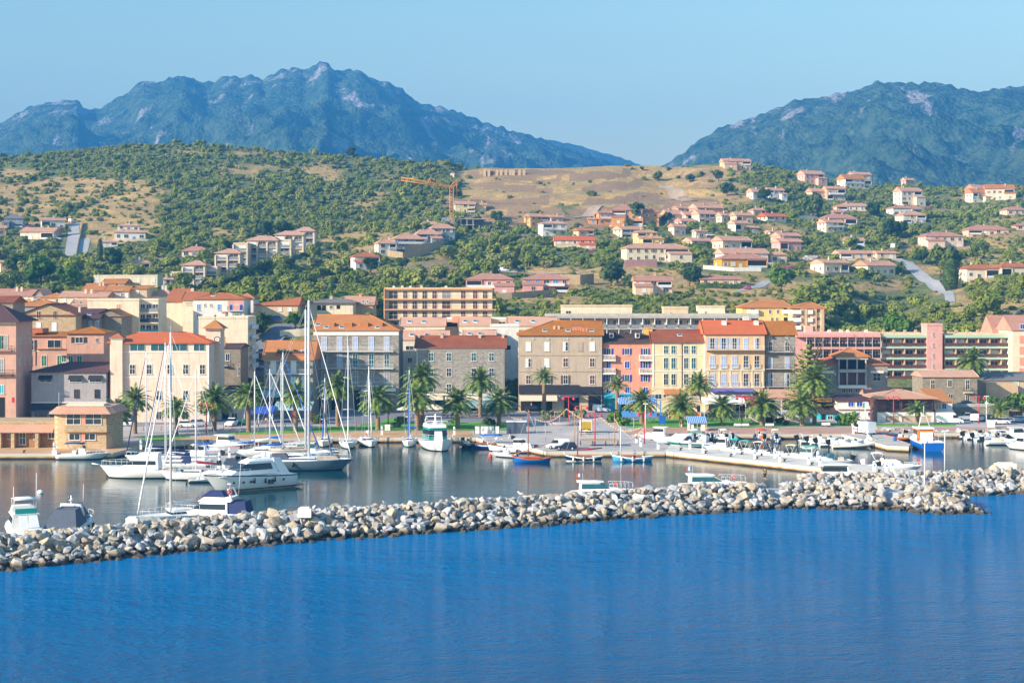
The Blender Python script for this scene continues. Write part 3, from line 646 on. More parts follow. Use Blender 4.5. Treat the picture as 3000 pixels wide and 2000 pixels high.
    def sub(s,name,u0,u1,v0,v1,y0,y1,mat):   # any extra block as a part, y in metres from the front wall
        MB().box(s.X(u0),s.X(u1),y0,y1,s.Z(v1),s.Z(v0)).build(name,M[mat],s.t); return s
def stripes(name,c1,c2,n=3.0,axis=0):
    t=NT(name); co=t.coords(); sp=t.n.new('ShaderNodeSeparateXYZ'); t.link(co,sp.inputs[0])
    t.col(t.mix(t.math('GREATER_THAN',t.math('FRACT',t.math('MULTIPLY',sp.outputs[axis],n)),.5),lin(c1),lin(c2))); t.rough(.8); M[name]=t.m
plain('awning_white','#ece7da',.8,.06); plain('awning_red','#a8203a',.8,.08); plain('awning_blue','#2b53b0',.8,.1); plain('awning_teal','#93b2b6',.8,.1); plain('awning_grey','#4c5058',.8,.1); plain('awning_lilac','#6a68b4',.8,.1); plain('awning_cream','#d9cdb2',.85,.1)
stripes('striped_awning','#1f66c8','#a9c4dc',2.6)
# ---------- the front row along the harbour ----------
BZ=1.0
b=Bld('town_house','rough grey stone house with rusty mustard roof beside the red roofed beige house','house',2241,2330,388,980,941,'grey_stone','mustard_tiles',depth=11,zb=BZ)
b.w([2257,2305],984,991,5,'p').w([2258,2306],1001,1028,11,'p').w([2258,2306],1047,1078,11,'s',shut='lavender_shutter').w([2258,2306],1094,1131,12,'h',shut='lavender_shutter').w([2258,2306],1150,1200,20,'x')
b.bal(2243,2328,1030,mat='iron',slab='concrete').bal(2243,2328,1079,mat='iron',slab='concrete').bal(2243,2328,1131,mat='iron',slab='concrete').awn(2243,2328,1142,1150,mat='awning_blue')
b=Bld('town_house','beige harbour house with bright red tile roof and pale blue shutters','house',2066,2240,387,978,939,'beige','bright_tiles',depth=13,zb=BZ)
c5=[2087,2120,2152,2185,2217]
b.w(c5,990,1022,12,'ooosh',shut='lavender_shutter').w(c5,1041,1076,13,'ssspp',shut='lavender_shutter').w(c5,1094,1130,13,'ssspp',shut='lavender_shutter')
b.bal(2068,2238,1024,d=1.1,slab='beige').band(1079,1082,'pale_cream').band(1083,1086,'pale_cream',out=.2).band(1132,1136,'pale_cream',out=.25)
for u in c5: b.bal(u-10,u+10,1077,d=.35,h=.9,brackets=False,t=.08); b.bal(u-10,u+10,1130,d=.35,h=.9,brackets=False,t=.08)
for i in range(6): b.sub('pilaster',2073+i*32,2077+i*32,1086,1132,-.12,0,'pale_cream')
b.awn(2070,2205,1139,1143,out=2.0,mat='awning_lilac',name='shop_fascia').awn(2073,2203,1148,1172,out=3.2,mat='awning_white').w([2215],1150,1200,18,'x').w([2090,2130,2170],1172,1203,26,'x').chim([2129,2223],941,.35,'offwhite',1.1).chim([2199],929,.62,'offwhite',1.5)
b=Bld('town_house','pale yellow harbour house with white window grid and brown tile roof','house',1912,2065,388,1002,965,'pastel_yellow','brown_tiles',depth=12,zb=BZ)
for vt,vb in ((1013,1035),(1048,1079),(1095,1127)): b.w([1951,1973,2010,2032],vt,vb,12,'p',pane='teal_glass' if vt<1090 else 'window_glass')
b.band(1003,1007).band(1039,1041).band(1086,1088).band(1134,1137,'pale_cream').sub('downpipe',1997,1999,1007,1137,-.12,-.01,'brown_shutter').sub('quoin',1912.4,1916,1007,1137,-.09,0,'white_paint').sub('quoin',2061,2064.6,1007,1137,-.09,0,'white_paint')
b.awn(1944,1998,1140,1152,out=2.0,mat='orange_tiles',name='tiled_canopy').awn(2008,2048,1140,1147,out=1.0,mat='orange_tiles',name='tiled_canopy').w([1929],1154,1168,17,'p').w([1952],1156,1163,17,'p').w([1979],1155,1203,20,'x').w([2031],1154,1170,17,'p').chim([1900],961,.45,'mustard',1.2).skyl([1995],.55)
b=Bld('town_house','salmon pink harbour house with cobalt blue shutters and white balustrades','house',1767,1911,389,1003,978,'salmon','dark_tiles',depth=9,zb=BZ)
b.w([1783,1837,1891],1021,1038,12,'o',shut='blue_shutter').w([1783,1837,1891],1059,1078,14,'sso',shut='blue_shutter').w([1782,1837,1891],1098,1117,12,'o',shut='blue_shutter').w([1783,1838,1892],1134,1151,12,'s',shut='blue_shutter')
for u in (1784,1892):
    for v in (1054,1093): b.bal(u-19,u+19,v,kind='balu',mat='white_paint',h=1.25,d=.8,t=.25)
b.band(1003,1006).chim([1907],961,.5,'mustard',1.3)
for u in (1792,1869): b.sub('dormer',u-6,u+6,975,990,1.0,3.0,'white_paint').sub('dormer_window',u-4,u+4,978,988,.95,1.0,'dark_glass').sub('dormer_roof',u-8,u+8,972.5,975,.8,3.2,'dark_tiles')
b.awn(1768,1855,1151,1163,out=1.8,mat='teal_shutter',name='shop_fascia').w([1790,1830],1165,1203,26,'x').w([1875],1160,1203,26,'x')
MB().box(b.x0,b.X(1820),-.05,0,0,b.Z(1160)).build('shopfront',M['teal_shutter'],b.t)
b=Bld('town_house','large weather stained greyish pink house with white and brown shutters above black shopfront','house',1519,1764,388,981,939,'stained','mustard_tiles',kind='hip',depth=15,zb=BZ,hr=.2,hl=9)
c4=[1548,1602,1657,1735]
b.w(c4,1003,1027,14,'sshs').w([1548,1602],1051,1075,14,'hs').w([1657,1735],1049,1074,14,'s',shut='brown_shutter').w([1548,1735],1100,1124,14,'s',shut='brown_shutter').w([1657],1100,1124,12,'o',shut='brown_shutter').w([1605],1100,1124,12,'o',shut='brown_shutter').w([1700],1003,1027,12,'s',frame='stained',shut='stained')
for u in (1562,1607,1663,1731): b.w(u,990,993,3,'d')
b.band(1039,1041,'stained',out=.12).band(1086,1088,'stained',out=.12).band(983,985,'grey_render',out=.15)
b.sub('shop_fascia',1520,1695,1127,1154,-.35,0,'black_fascia').sub('shop_fascia',1697,1763,1132,1155,-.35,0,'black_fascia').awn(1522,1632,1157,1169,out=3.0,mat='awning_cream').awn(1640,1695,1154,1160,out=1.6,mat='awning_grey').w([1540,1572,1604],1172,1203,26,'x').w([1675],1164,1203,42,'x').w([1742],1160,1203,34,'x').sub('shop_door',1700,1722,1160,1203,-.05,0,'tan')
b.chim([1625,1638],965,.2,'peach',.5).chim([1681,1688,1695,1702],970,.16,'salmon',.45).chim([1710,1719],966,.12,'salmon',.5).skyl([1597,1665,1734],.3).side('L',[4,9],1020,1045,1.0,'s')
b=Bld('town_house','long grey stone house with brown ridged roof and white framed windows behind the palms','house',1220,1479,390,1019,983,'grey_stone','brown_tiles',depth=11,zb=BZ)
for vt,vb in ((1034,1057),(1079,1102),(1125,1148)): b.w([1263,1315,1388,1440],vt,vb,13,'p',pane='teal_glass' if vt<1050 else 'window_glass')
b.band(1020,1025).sub('downpipe',1221,1223,1025,1150,-.12,-.01,'white_paint').sub('quoin',1475,1478.5,1025,1150,-.06,0,'wall_stone').chim([1225,1293,1404,1472],984,.42,'peach',.6)
b.band(1152,1157,'awning_cream',out=.4,name='shop_fascia').awn(1225,1300,1158,1166,mat='awning_cream',out=3).awn(1305,1375,1159,1168,mat='awning_white',out=3.4).awn(1380,1478,1157,1170,mat='awning_teal',out=3).w([1245,1290,1335,1380,1425,1462],1172,1203,28,'x')
b=Bld('town_house','tall grey stone house with white trim, orange roof and lavender shutters behind the masts','house',919,1168,386,967,922,'grey_stone','orange_tiles',kind='hip',depth=15,zb=BZ,hl=.3,hr=8)
cg=[950,995,1041,1088,1133]
b.w(cg,987,1025,14,'s',shut='lavender_shutter').w(cg,1037,1075,14,'hsppp',shut='lavender_shutter',pane='teal_glass').w(cg,1088,1121,14,'s',shut='grey_shutter')
b.band(968,982,out=.15,name='cornice').bal(932,1152,1028,slab='white_paint',d=.9).bal(932,1152,1078,d=.9).bal(1030,1152,1129,d=.9).sub('downpipe',1018,1020,983,1135,-.12,-.01,'white_paint').band(1133,1137,'concrete')
b.w([1045],1145,1200,16,'x').awn(1060,1160,1138,1142,mat='awning_white',out=1.4,name='shop_fascia').w([1085,1130],1146,1200,34,'d').w([940,985],1150,1200,26,'x').skyl([955,1000,1105],.18).skyl([929],.35)
for u0,u1 in ((966,978),(1008,1030),(1052,1077),(1107,1120)): b.sub('dormer',u0,u1,946,964,1.2,3.4,'orange_tiles')
b=Bld('town_house','low grey stone house with planted roof terrace in its orange roof','house',773,917,374,1053,998,'grey_stone','orange_tiles',depth=13,zb=BZ)
b.w([801,860],1058,1092,14,'s',shut='white_shutter').w([801,860],1104,1140,14,'s',shut='white_shutter').band(1053,1057).bal(781,912,1094,kind='bars',d=.9).w([890],1100,1140,12,'s').awn(765,917,1143,1158,mat='awning_teal',out=3.4).w([790,830,870],1160,1202,32,'x')
b.sub('terrace_wall',806,900,1036,1046,.8,1.1,'red_tiles').sub('terrace_floor',808,898,1030,1044,1.4,4.4,'brown_shutter')
for u in (815,832,858,884):
    m=crown_mb(u,90,.8,4,.2,); o=m.build('potted_shrub',M['olive_leaves' if u!=884 else 'white_flowers'],b.t,(b.X(u),2.2,b.Z(1036))); o.scale=(1.1,1.1,1.0)
# ---------- left end of the front ----------
b=Bld('civic_building','cream harbour hall with bright orange tile roof and corner turret','building',322,612,357,1003,973,'apricot','bright_tiles',kind='hip',depth=14,zb=BZ,hl=5,hr=7,ov=.6)
b.w([403,464,527],1008,1027,43,'d',pane='teal_glass').w([584],1008,1027,32,'d',pane='teal_glass').w([388,437,498,544,593],1068,1095,14,'p').w([466,544,595],1144,1171,14,'p').w([466,544],1205,1228,14,'p').w([595],1202,1212,20,'d')
b.band(1029,1033,u0=360).band(1104,1107,u0=360).sub('quoin',608,612.5,1008,1240,-.08,0,'white_paint')
b.sub('turret',327,361,992,1240,-.8,1.6,'apricot').sub('turret_cornice',324,364,989,992,-1.1,1.9,'white_paint')
m=MB(); x0,x1=b.X(322),b.X(366); z=b.Z(989); xm=(x0+x1)/2; m.add([(x0,-1.3,z),(x1,-1.3,z),(x1,2.1,z),(x0,2.1,z),(xm,.4,b.Z(975))],[(0,1,4),(1,2,4),(2,3,4),(3,0,4),(3,2,1,0)]); m.build('turret_roof',M['red_tiles'],b.t)
b=Bld('clock_tower','square cream clock tower with orange pyramid roof beside the harbour hall','tower',603,646,364,969,969,'apricot','white_paint',kind='flat',depth=5,zb=BZ,roofname='cornice')
m=MB(); x0,x1=b.x0-.8,b.x1+.8; z=b.ze+.5; m.add([(x0,-.8,z),(x1,-.8,z),(x1,5.8,z),(x0,5.8,z),(0,2.5,z+2.0)],[(0,1,4),(1,2,4),(2,3,4),(3,0,4),(3,2,1,0)]); m.build('roof',M['orange_tiles'],b.t)
MB().tube([(0,2.5,z+1.9),(0,2.5,z+3.3)],.05).box(-.3,.3,2.48,2.52,z+2.7,z+3.0).build('weather_vane',M['iron'],b.t)
cx,cz=b.X(636),b.Z(994); m=MB(); m.ring((cx,-.06,cz),.62,.07,20,5); m.build('clock_rim',M['iron'],b.t)
m=MB(); m.add([(cx+.62*math.cos(a*PI/12),-.05,cz+.62*math.sin(a*PI/12)) for a in range(24)]+[(cx,-.05,cz)],[(i,(i+1)%24,24) for i in range(24)]); cf=m.build('clock_face',M['white_paint'],b.t)
m=MB()
for i in range(12): a=i*PI/6; m.add([(cx+r_*math.cos(a)+w_*math.sin(a),-.07,cz+r_*math.sin(a)-w_*math.cos(a)) for r_,w_ in ((.45,-.025),(.56,-.025),(.56,.025),(.45,.025))],[(0,1,2,3)])
m.add([(cx-.03,-.08,cz),(cx+.03,-.08,cz),(cx+.02,-.08,cz+.5),(cx-.02,-.08,cz+.5)],[(0,1,2,3)]); m.add([(cx,-.08,cz-.04),(cx,-.08,cz+.04),(cx-.28,-.08,cz-.18),(cx-.25,-.08,cz-.24)],[(0,1,2,3)]); m.build('clock_hands',M['iron'],cf)
b=Bld('harbour_building','plain grey rendered building with dark purple roof and black awnings','building',92,311,356,1089,1061,'grey_render','purple_tiles',kind='hip',depth=13,zb=BZ,hl=7,hr=.3)
b.w([134,222,280],1108,1119,35,'d').w([225,285],1141,1165,15,'d',frame='brown_shutter')
for u in (134,222,280): b.awn(u-20,u+20,1099,1109,out=.7,mat='black_fascia')
b.band(1177,1180,'white_paint',out=.2).sub('shop_fascia',93,310,1181,1194,-.5,0,'black_fascia').awn(93,250,1195,1201,mat='awning_grey',out=1.6).w([120,165,210,260],1204,1234,34,'d',frame='black_fascia')
b=Bld('town_house','faded pink house with green shutters and mustard hip roof behind the grey building','house',196,304,373,975,956,'old_pink','mustard_tiles',kind='hip',depth=10,zb=BZ,ov=.6,hl=5,hr=5)
b.w([232],987,1004,22,'o',shut='dark_shutter').w([207,175+12,233],1042,1060,13,'s',shut='green_shutter').w([284],990,1003,8,'d')
b=Bld('town_house','pink house wing with terrace and rusty canopy left of the mustard hip roof','house',84,195,374,984,972,'old_pink','mustard_tiles',kind='shed',depth=8,zb=BZ)
b.w([159],997,1018,38,'d').w([129,175],1042,1072,14,'s',shut='green_shutter').w([92],996,1025,14,'o',shut='dark_shutter').w([88],1043,1070,10,'s',shut='dark_shutter').band(1021,1024,'mustard_tiles',u0=108,out=.5,name='canopy').band(1027,1030,'white_paint',u0=108,out=.1).sub('side_roof',84,121,962,976,1,6,'red_tiles').sub('downpipe',104,105.5,1025,1070,-.12,-.01,'brown_shutter')
b=Bld('town_house','tall peeling pink tenement at the left edge with green and turquoise shutters','house',-120,47,351,941,893,'old_pink','purple_tiles',kind='hip',depth=12,zb=BZ,ov=1.0,hl=6,hr=6)
b.w([5],983,1022,12,'h',shut='green_shutter').w([19],983,1022,5,'s',shut='green_shutter').w([4],1051,1090,12,'s',shut='grey_shutter').w([5],1127,1152,12,'s',shut='teal_shutter').w([-45],1051,1090,12,'s').w([0],1165,1235,26,'x')
b.bal(-30,35,1025,mat='iron',slab='old_pink').bal(-30,40,1096,mat='iron',slab='brown_shutter').band(943,950,'pale_cream',out=.2).side('R',[3,6.5,9.5],982,1008,.6,'d').side('R',[3,6.5,9.5],1045,1072,.6,'d').sub('hanging_sign',38,46,1163,1178,-.9,-.7,'red_paint')
b=Bld('town_house','rubble stone gable house with brown roof and television aerials','house',58,222,398,922,889,'warm_stone','brown_tiles',kind='gablef',depth=16,ov=.5)
b.w([113,161],912,932,10,'d',frame='pale_cream').w([113,159],945,968,12,'s')
b=Bld('town_house','rubble stone house with slate brown roof right of the stone gable','house',212,290,404,932,905,'wall_stone','purple_tiles',depth=12); b.w([265,288-4],942,965,7,'s',shut='sky_shutter').skyl([225,255],.4); chimney(b.t,b.X(230),1,b.ze+.4,2.2,.5,'offwhite')
b=Bld('town_house','grey stone gable wall behind the pink mustard roofed house','house',278,356,407,925,905,'wall_stone','orange_tiles',kind='gablef',depth=12); b.w([285],920,928,10,'d')
b=Bld('town_house','low grey stone house with terracotta roof at the left edge','house',-60,38,410,885,868,'wall_stone','brown_tiles',depth=10)
b=Bld('town_house','long low house with bright orange roof behind the stone gable','house',40,165,432,896,877,'grey_render','orange_tiles',kind='hip',depth=12); b.chim([67,75],887,.3,'orange',.5)
b=Bld('town_house','long grey plaster house with brown sloping roof edge behind the gable','house',205,345,440,898,877,'grey_render','salmon_tiles',depth=12); b.w([218,238],883,890,6,'d').chim([290,300],888,.4,'salmon',.5)
b=Bld('apartment_block','plain cream apartment block with loggia balconies above the harbour hall','building',256,407,418,881,881,'cream','pale_cream',kind='flat',depth=11)
b.w([347],891,906,11,'s',shut='tan_shutter').w([347],921,933,11,'s',shut='tan_shutter')
b2=Bld('apartment_block','loggia wing of the cream apartment block with dark balconies','building',408,464,420,881,881,'pale_cream','pale_cream',kind='flat',depth=10)
for i,v in enumerate((914,944,975)):
    b2.w([418,436,456],v-22,v-1,14,'d'); b2.bal(408,464,v,kind='solid',mat=['grey_shutter','dark_shutter','teal_shutter'][i],slab='pale_cream',h=.95,d=.7,brackets=False,t=.3)
b=Bld('town_house','narrow rubble stone house with white framed window behind the clock tower','house',648,705,386,1018,1006,'wall_stone','purple_tiles',kind='gable',depth=11,zb=BZ,ov=.3); b.w([667],1036,1056,11,'p').w([700],1075,1100,6,'d').bal(650,668,1070,mat='iron',slab='concrete'); b.chim([653],988,.2,'orange',.4)
b=Bld('town_house','low cream annex with purple roof and arched windows below the stone house','house',645,716,366,1155,1131,'apricot','purple_tiles',kind='shed',depth=8,zb=BZ); b.w([685],1164,1178,10,'p').w([645+14],1208,1232,22,'x').w([687],1210,1224,16,'d')
b=Bld('apartment_block','tall plain off white apartment block with side balconies above the street','building',582,726,402,933,933,'pale_cream','pale_cream',kind='flat',depth=13)
for v in (965,995,1025,1052,1078):
    b.side('R',[3,7,10.5],v-20,v-3,1.6,'s',shut='white_shutter')
    o=balcony(b.t,b.x1,b.Z(v),10,d=.9,kind='glass',mat='white_metal',slab='pale_cream',brackets=False); o.location=(b.x1,6.5,b.Z(v)); o.rotation_euler=(0,0,PI/2)
b.sub('roof_terrace',590,655,920,930,2,6,'offwhite').sub('stair_head',640,652,914,926,5,8,'red_tiles')
b=Bld('villa','white villa with red hip roof and blue arched shutters','house',566,715,432,875,858,'offwhite','red_tiles',kind='hip',depth=11,hl=6,hr=6)
b.w([582,642],891,909,9,'s',shut='sky_shutter').w([600,618],890,897,4,'d').w([692],893,908,18,'o',shut='blue_shutter').w([582],922,934,9,'s',shut='sky_shutter').w([694],920,930,12,'o',shut='sky_shutter').bal(667,714,909,mat='iron',slab='offwhite',brackets=False).skyl([620],.5); b.sub('loggia',667,714,880,909,-.03,0,'rose')
b=Bld('villa','pale villa with orange roof and square window row left of the blue shuttered villa','house',536,600,446,878,854,'pale_cream','red_tiles',depth=12); b.w([546,552,558],884,894,4,'s',shut='tan_shutter'); b=Bld('villa','low house with red roof and square chimney above the oleander','house',484,535,452,882,845,'pale_cream','red_tiles',kind='shed',depth=12); b.chim([546],846,.7,'pale_cream')
b=Bld('villa','whitewashed house end with orange roof and dark quoins','house',683,742,448,874,858,'offwhite','orange_tiles',kind='hip',depth=11)
b=Bld('bungalow','wide stone bungalow with red roof beside the street','house',749,872,438,893,868,'sand','red_tiles',depth=14,hl=12,hr=.2,kind='hip'); b.w([821],901,911,8,'s').w([849],901,911,10,'s')
b=Bld('bungalow','cream bungalow with grey hipped roof and covered terrace','house',908,1034,446,886,871,'pale_cream','grey_tiles',kind='hip',depth=13,ov=.8); b.w([935,949],895,909,10,'x').w([991],894,905,9,'x').w([970],896,904,8,'p').chim([965],869,.35,'sand')
b=Bld('bungalow','tan gable house with orange roof near the long yellow block','house',1006,1092,455,892,868,'tan','salmon_tiles',kind='gable',depth=12); b.w([1064,1077],879,888,5,'s',shut='brown_shutter').chim([1050],862,.5,'salmon')
plaster('apricot_band',lin('#e2a877'),.2)
b=Bld('apartment_block','long pale yellow apartment block with orange slabs and maroon shutters','building',1127,1442,474,848,848,'cream','peach',kind='flat',depth=11)
cols=[(1152,24,'x'),(1187,12,'s'),(1215,13,'x'),(1244,13,'x'),(1273,13,'s'),(1307,24,'s'),(1357,13,'s'),(1392,13,'s'),(1421,13,'s')]
for i,v in enumerate((875,905,935,965)):
    for u,wd,st in cols: b.w([u],v-22,v-1,wd,'s' if st=='s' else 'd',shut=['maroon_shutter','brown_shutter'][(u//7+i)%2] if u!=1307 or i else 'grey_shutter')
    balcony(b.t,b.X(1289),b.Z(v),(1456-1127)/F*b.D,d=1.2,kind='bars',mat='iron',slab='apricot_band',brackets=False,t=.35)
b.band(844,849,'apricot_band',out=.9,name='roof_edge').sub('end_fin',1125,1128,846,960,-1.2,0,'apricot_band')
for u in (1150,1175,1199,1232,1305): chimney(b.t,b.X(u),5,b.ze,.9,.7,'offwhite')
GP='cream houses with pale pink tiled roofs'
for (u0,u1,D,ve,vr,vb_,lab) in ((1172,1304,425,955,930,None,'upper left cream row house with speckled pink tile roof and two skylights'),(1344,1436,427,954,928,None,'upper middle cream row house with speckled pink tile roof'),(1486,1632,425,954,928,None,'upper right cream row house with speckled pink tile roof'),(1178,1315,408,995,967,None,'lower cream row house with three skylights behind the long stone house'),(1356,1452,409,990,966,None,'lower cream row house with two skylights behind the brown roof')):
    b=Bld('row_house',lab,'house',u0,u1,D,ve,vr,'pale_cream','pale_tiles',depth=8,ov=.2,hl=.1,hr=.1); w_=(u1-u0); b.skyl([u0+w_*.2,u0+w_*.52]+([u0+w_*.85] if vr==967 else []),.5)
    if u0==1178: b.w([1200],1014,1024,22,'d').w([1201],1048,1061,12,'d').w([1201],1083,1096,12,'d')
b=Bld('row_house','cream infill block with flat terraces between the pink tile roofs','house',1304,1520,432,936,936,'sand','offwhite',kind='flat',depth=6); b.w([1323],944,957,34,'x').w([1471],942,952,18,'d').sub('terrace_wall',1325,1345,925,945,-.5,0,'salmon')
b=Bld('row_house','white stepped terrace block behind the stained house','house',1436,1520,415,957,957,'offwhite','offwhite',kind='flat',depth=8); b.w([1488],1012,1024,14,'x')
b=Bld('apartment_block','long flat grey concrete apartment block with open galleries behind the front row','building',1600,2222,434,926,926,'tan','concrete',kind='flat',depth=13)
for v in (961,995): 
    balcony(b.t,0,b.Z(v),(2222-1600)/F*b.D,d=1.4,kind='glass',mat='grey_shutter',slab='concrete',brackets=False,t=.35,h=.9)
    for i,u in enumerate(range(1627,2220,30)): b.w([u],v-23,v-1,[22,12,24,14,20,13][i%6],'sdds'[i%4],shut=['brown_shutter','maroon_shutter','grey_shutter'][i%3])
m=MB()
for u in range(1602,2223,35): m.box(b.X(u)-.1,b.X(u)+.1,-1.4,-.002,b.Z(995),b.Z(931))
m.build('dividers',M['white_metal'],b.t); b.band(925,932,'concrete',out=1.5,name='roof_edge')
for u0,u1,vt,lab,mt,d in ((1645,1852,899,'wide flat cream roof house on top of the concrete block','cream',450),(1945,2016,904,'small cream roof cabin with brown edge on the concrete block','sand',447),(2047,2124,901,'cream roof block with satellite dishes','cream',447)):
    q=Bld('penthouse',lab,'building',u0,u1,d,vt,vt,mt,'sand',kind='flat',depth=6); q.w([u0+20],vt+12,vt+20,14 if u0==1645 else 5,'d')
q.t
b=Bld('apartment_block','yellow apartment block with white balconies and orange hip roof','building',2174,2318,452,900,878,'yellow','orange_tiles',kind='hip',depth=12,hl=6,hr=2)
b.w([2256,2279],907,918,7,'p').w([2262,2276],931,941,6,'p').w([2205],904,916,12,'d').w([2205],934,946,12,'d').bal(2190,2221,917,kind='solid',mat='offwhite',slab='offwhite').bal(2293,2317,917,kind='solid',mat='offwhite',slab='offwhite').w([2305],903,915,16,'x').w([2305],930,942,16,'x')
b=Bld('apartment_block','tall pale yellow apartment tower with grey piers and broken roofline','building',2319,2416,446,903,884,'pastel_yellow','orange_tiles',kind='hip',depth=14,hl=7,hr=3)
for v in (918,941,964): b.w([2333],v-13,v-1,20,'x').bal(2320,2346,v,kind='solid',mat='offwhite',slab='offwhite'); b.w([2373,2398],v-12,v-2,8,'d').bal(2366,2380,v,kind='solid',mat='offwhite',slab='offwhite')
for u in (2350,2360,2388,2409): b.sub('pier',u-4,u+4,905,985,-.5,0,'tan')
# ---------- pink and green apartments ----------
def gallery(b,u0,u1,vs,slab,rail,back,n,st='dsdx'):
    for i,v in enumerate(vs):
        x0,x1=b.X(u0),b.X(u1)
        q=MB().box(x0,x1,-1.6,-.003,b.Z(v),b.Z(v-6)).build('balcony_slab',M[slab],b.t); inst('railing',('gr',u0,u1),lambda:rail_mb(x1-x0,.9,0,'glass'),rail,q,((x0+x1)/2,-1.5,b.Z(v-6)))
        for k in range(n): u=u0+(u1-u0)*(k+.5)/n; b.w([u],v-26,v-7,(u1-u0)/n*.62,st[(k+i)%len(st)],shut='white_shutter')
b=Bld('apartment_block','pink apartment block with white glazed loggias left of the pink stair tower','building',2330,2577,432,980,980,'rose','rose',kind='flat',depth=12)
gallery(b,2360,2577,(1022,1054,1086,1118),'rose','dark_glass','pink',9,'dd'); b.band(979,987,'rose',out=1.6,name='roof_edge')
m=MB()
for u in range(2360,2578,24): m.box(b.X(u)-.05,b.X(u)+.05,-1.55,-1.45,b.Z(1120),b.Z(988))
m.build('mullions',M['white_metal'],b.t)
for u in (2381,2440,2475,2495,2550): chimney(b.t,b.X(u),5,b.ze,1.0,.9,'offwhite')
b.sub('stair_head',2366,2388,955,980,3,6,'pink')
for u0,u1,lab,n in ((2580,2714,'coral apartment block with mint green balconies left of the pink stair tower',4),(2764,2962,'coral apartment block with mint green balconies right of the pink stair tower',6)):
    b=Bld('apartment_block',lab,'building',u0,u1,433,982,982,'rose','sand',kind='flat',depth=12); plain('mint_paint','#a9c8b2',.8,.08)
    b.band(981,989,'mint_paint',out=1.7,name='roof_edge'); gallery(b,u0,u1,(1020,1052,1084,1116),'mint_paint','brown_shutter','rose',n,'dsdd')
    m=MB()
    for i in range(n+1): u=u0+(u1-u0)*i/n; m.box(b.X(u)-.12,b.X(u)+.12,-1.4,-.004,b.Z(1116),b.Z(990))
    m.build('dividers',M['tan'],b.t)
    for k in range(4): chimney(b.t,b.X(u0+20+k*32),5,b.ze,1.2,.7,'tan')
b=Bld('stair_tower','plain pink stair tower with four small windows between the mint balconies','tower',2716,2761,431,954,954,'rose','rose',kind='flat',depth=6); b.w([2734],974,986,4,'d').w([2734],1005,1017,4,'d').w([2734],1036,1048,4,'d').w([2734],1067,1079,4,'d')
b=Bld('apartment_building','pale pink gabled apartment building with salmon panels at the right edge','building',2966,3110,428,967,924,'pale_cream','rose_tiles',depth=14,ov=.3)
for i in range(4): b.sub('panel',2987,3100,983+i*32,1006+i*32,-.06,0,'salmon')
b.w([2995],950,963,12,'s',shut='blue_shutter')
b=Bld('gable_house','tall cream gable house with pink roof right of the mint balconies','house',2912,2964,440,975,924,'pale_cream','rose_tiles',kind='gable',depth=12,ov=.3)
b=Bld('warehouse','long low warehouse with grey roof and pale sheds at the right edge','building',2862,3100,396,1113,1090,'sand','grey_tiles',depth=14,zb=3.2,hl=.1,hr=.1); b.sub('annex',2868,2960,1118,1185,-6,-.2,'tan').w([2975],1117,1130,18,'s')
# ---------- stone villa, stone house, restaurant at the right ----------
b=Bld('stone_villa','stone villa with red roof and two storey columned loggia','house',2405,2600,403,1067,1030,'grey_stone','red_tiles',kind='hip',depth=12,vb=1150,ov=.5,hl=9,hr=9)
b.w([2569],1094,1115,21,'d').w([2424],1094,1115,21,'d').sub('loggia_recess',2457,2532,1052,1080,-.6,0,'dark_void').sub('loggia_recess',2457,2532,1091,1128,-.6,-.0,'brown_shutter').band(1068,1071,'concrete',out=.25)
for u in (2455,2479,2508,2534): MB().tube([(b.X(u),-1.1,b.Z(1081)),(b.X(u),-1.1,b.Z(1052))],.22,8).build('column',M['concrete'],b.t); MB().tube([(b.X(u),-1.1,b.Z(1126)),(b.X(u),-1.1,b.Z(1091))],.25,8).build('column',M['concrete'],b.t)
b.sub('loggia_floor',2454,2536,1081,1090,-1.4,0,'concrete').sub('loggia_floor',2454,2536,1127,1136,-1.4,0,'white_paint').sub('lintel',2448,2540,1043,1052,-1.4,-.0,'white_paint').sub('hood',2549,2587,1086,1092,-.9,0,'offwhite').sub('hood',2404,2442,1086,1092,-.9,0,'offwhite')
m=roof_mb('hip',b.X(2448),b.X(2540),-1.4,6,b.Z(1043),b.Z(1020),.5); m.build('loggia_roof',M['orange_tiles'],b.t)
b.w([2472,2492,2512],1138,1149,10,'d')
b=Bld('stone_house','grey stone house with pale tile roof and white framed door above the car park','house',2703,2863,384,1103,1083,'wall_stone','pale_tiles',depth=10,zb=1.0,ov=.35)
b.w([2733,2835],1113,1140,11,'p',frame='pale_cream').w([2783],1114,1132,11,'p',frame='pale_cream').w([2835],1156,1173,10,'p',frame='pale_cream').bal(2822,2848,1148,mat='iron',slab='pale_cream').w([2785],1155,1182,12,'d')
b=Bld('restaurant','harbour restaurant with wide tile roof, glazed brown veranda and white arcade below','building',2572,2734,358,1166,1142,'brown_shutter','salmon_tiles',kind='hip',depth=11,zb=BZ,ov=.9,hl=6,hr=6)
b.w([2615,2663,2709],1176,1200,40,'d',frame='brown_shutter',pane='dark_glass').sub('arcade_wall',2570,2594,1207,1242,-.25,0,'offwhite').sub('arcade_beam',2594,2736,1207,1218,-.25,0,'offwhite').sub('pillar',2635,2642,1218,1242,-.25,0,'offwhite').sub('pillar',2729,2736,1218,1242,-.25,0,'offwhite').sub('arcade_recess',2594,2729,1218,1242,-.05,0,'stained')
b=Bld('annex','low tiled wing with blue door right of the harbour restaurant','building',2737,2790,362,1175,1142,'offwhite','orange_tiles',kind='shed',depth=12,zb=BZ,ov=.4); b.w([2749],1180,1198,16,'s',shut='tan_shutter').w([2766],1181,1197,12,'s',shut='blue_shutter').band(1200,1208,'offwhite',out=.9).w([2760],1210,1240,30,'x')
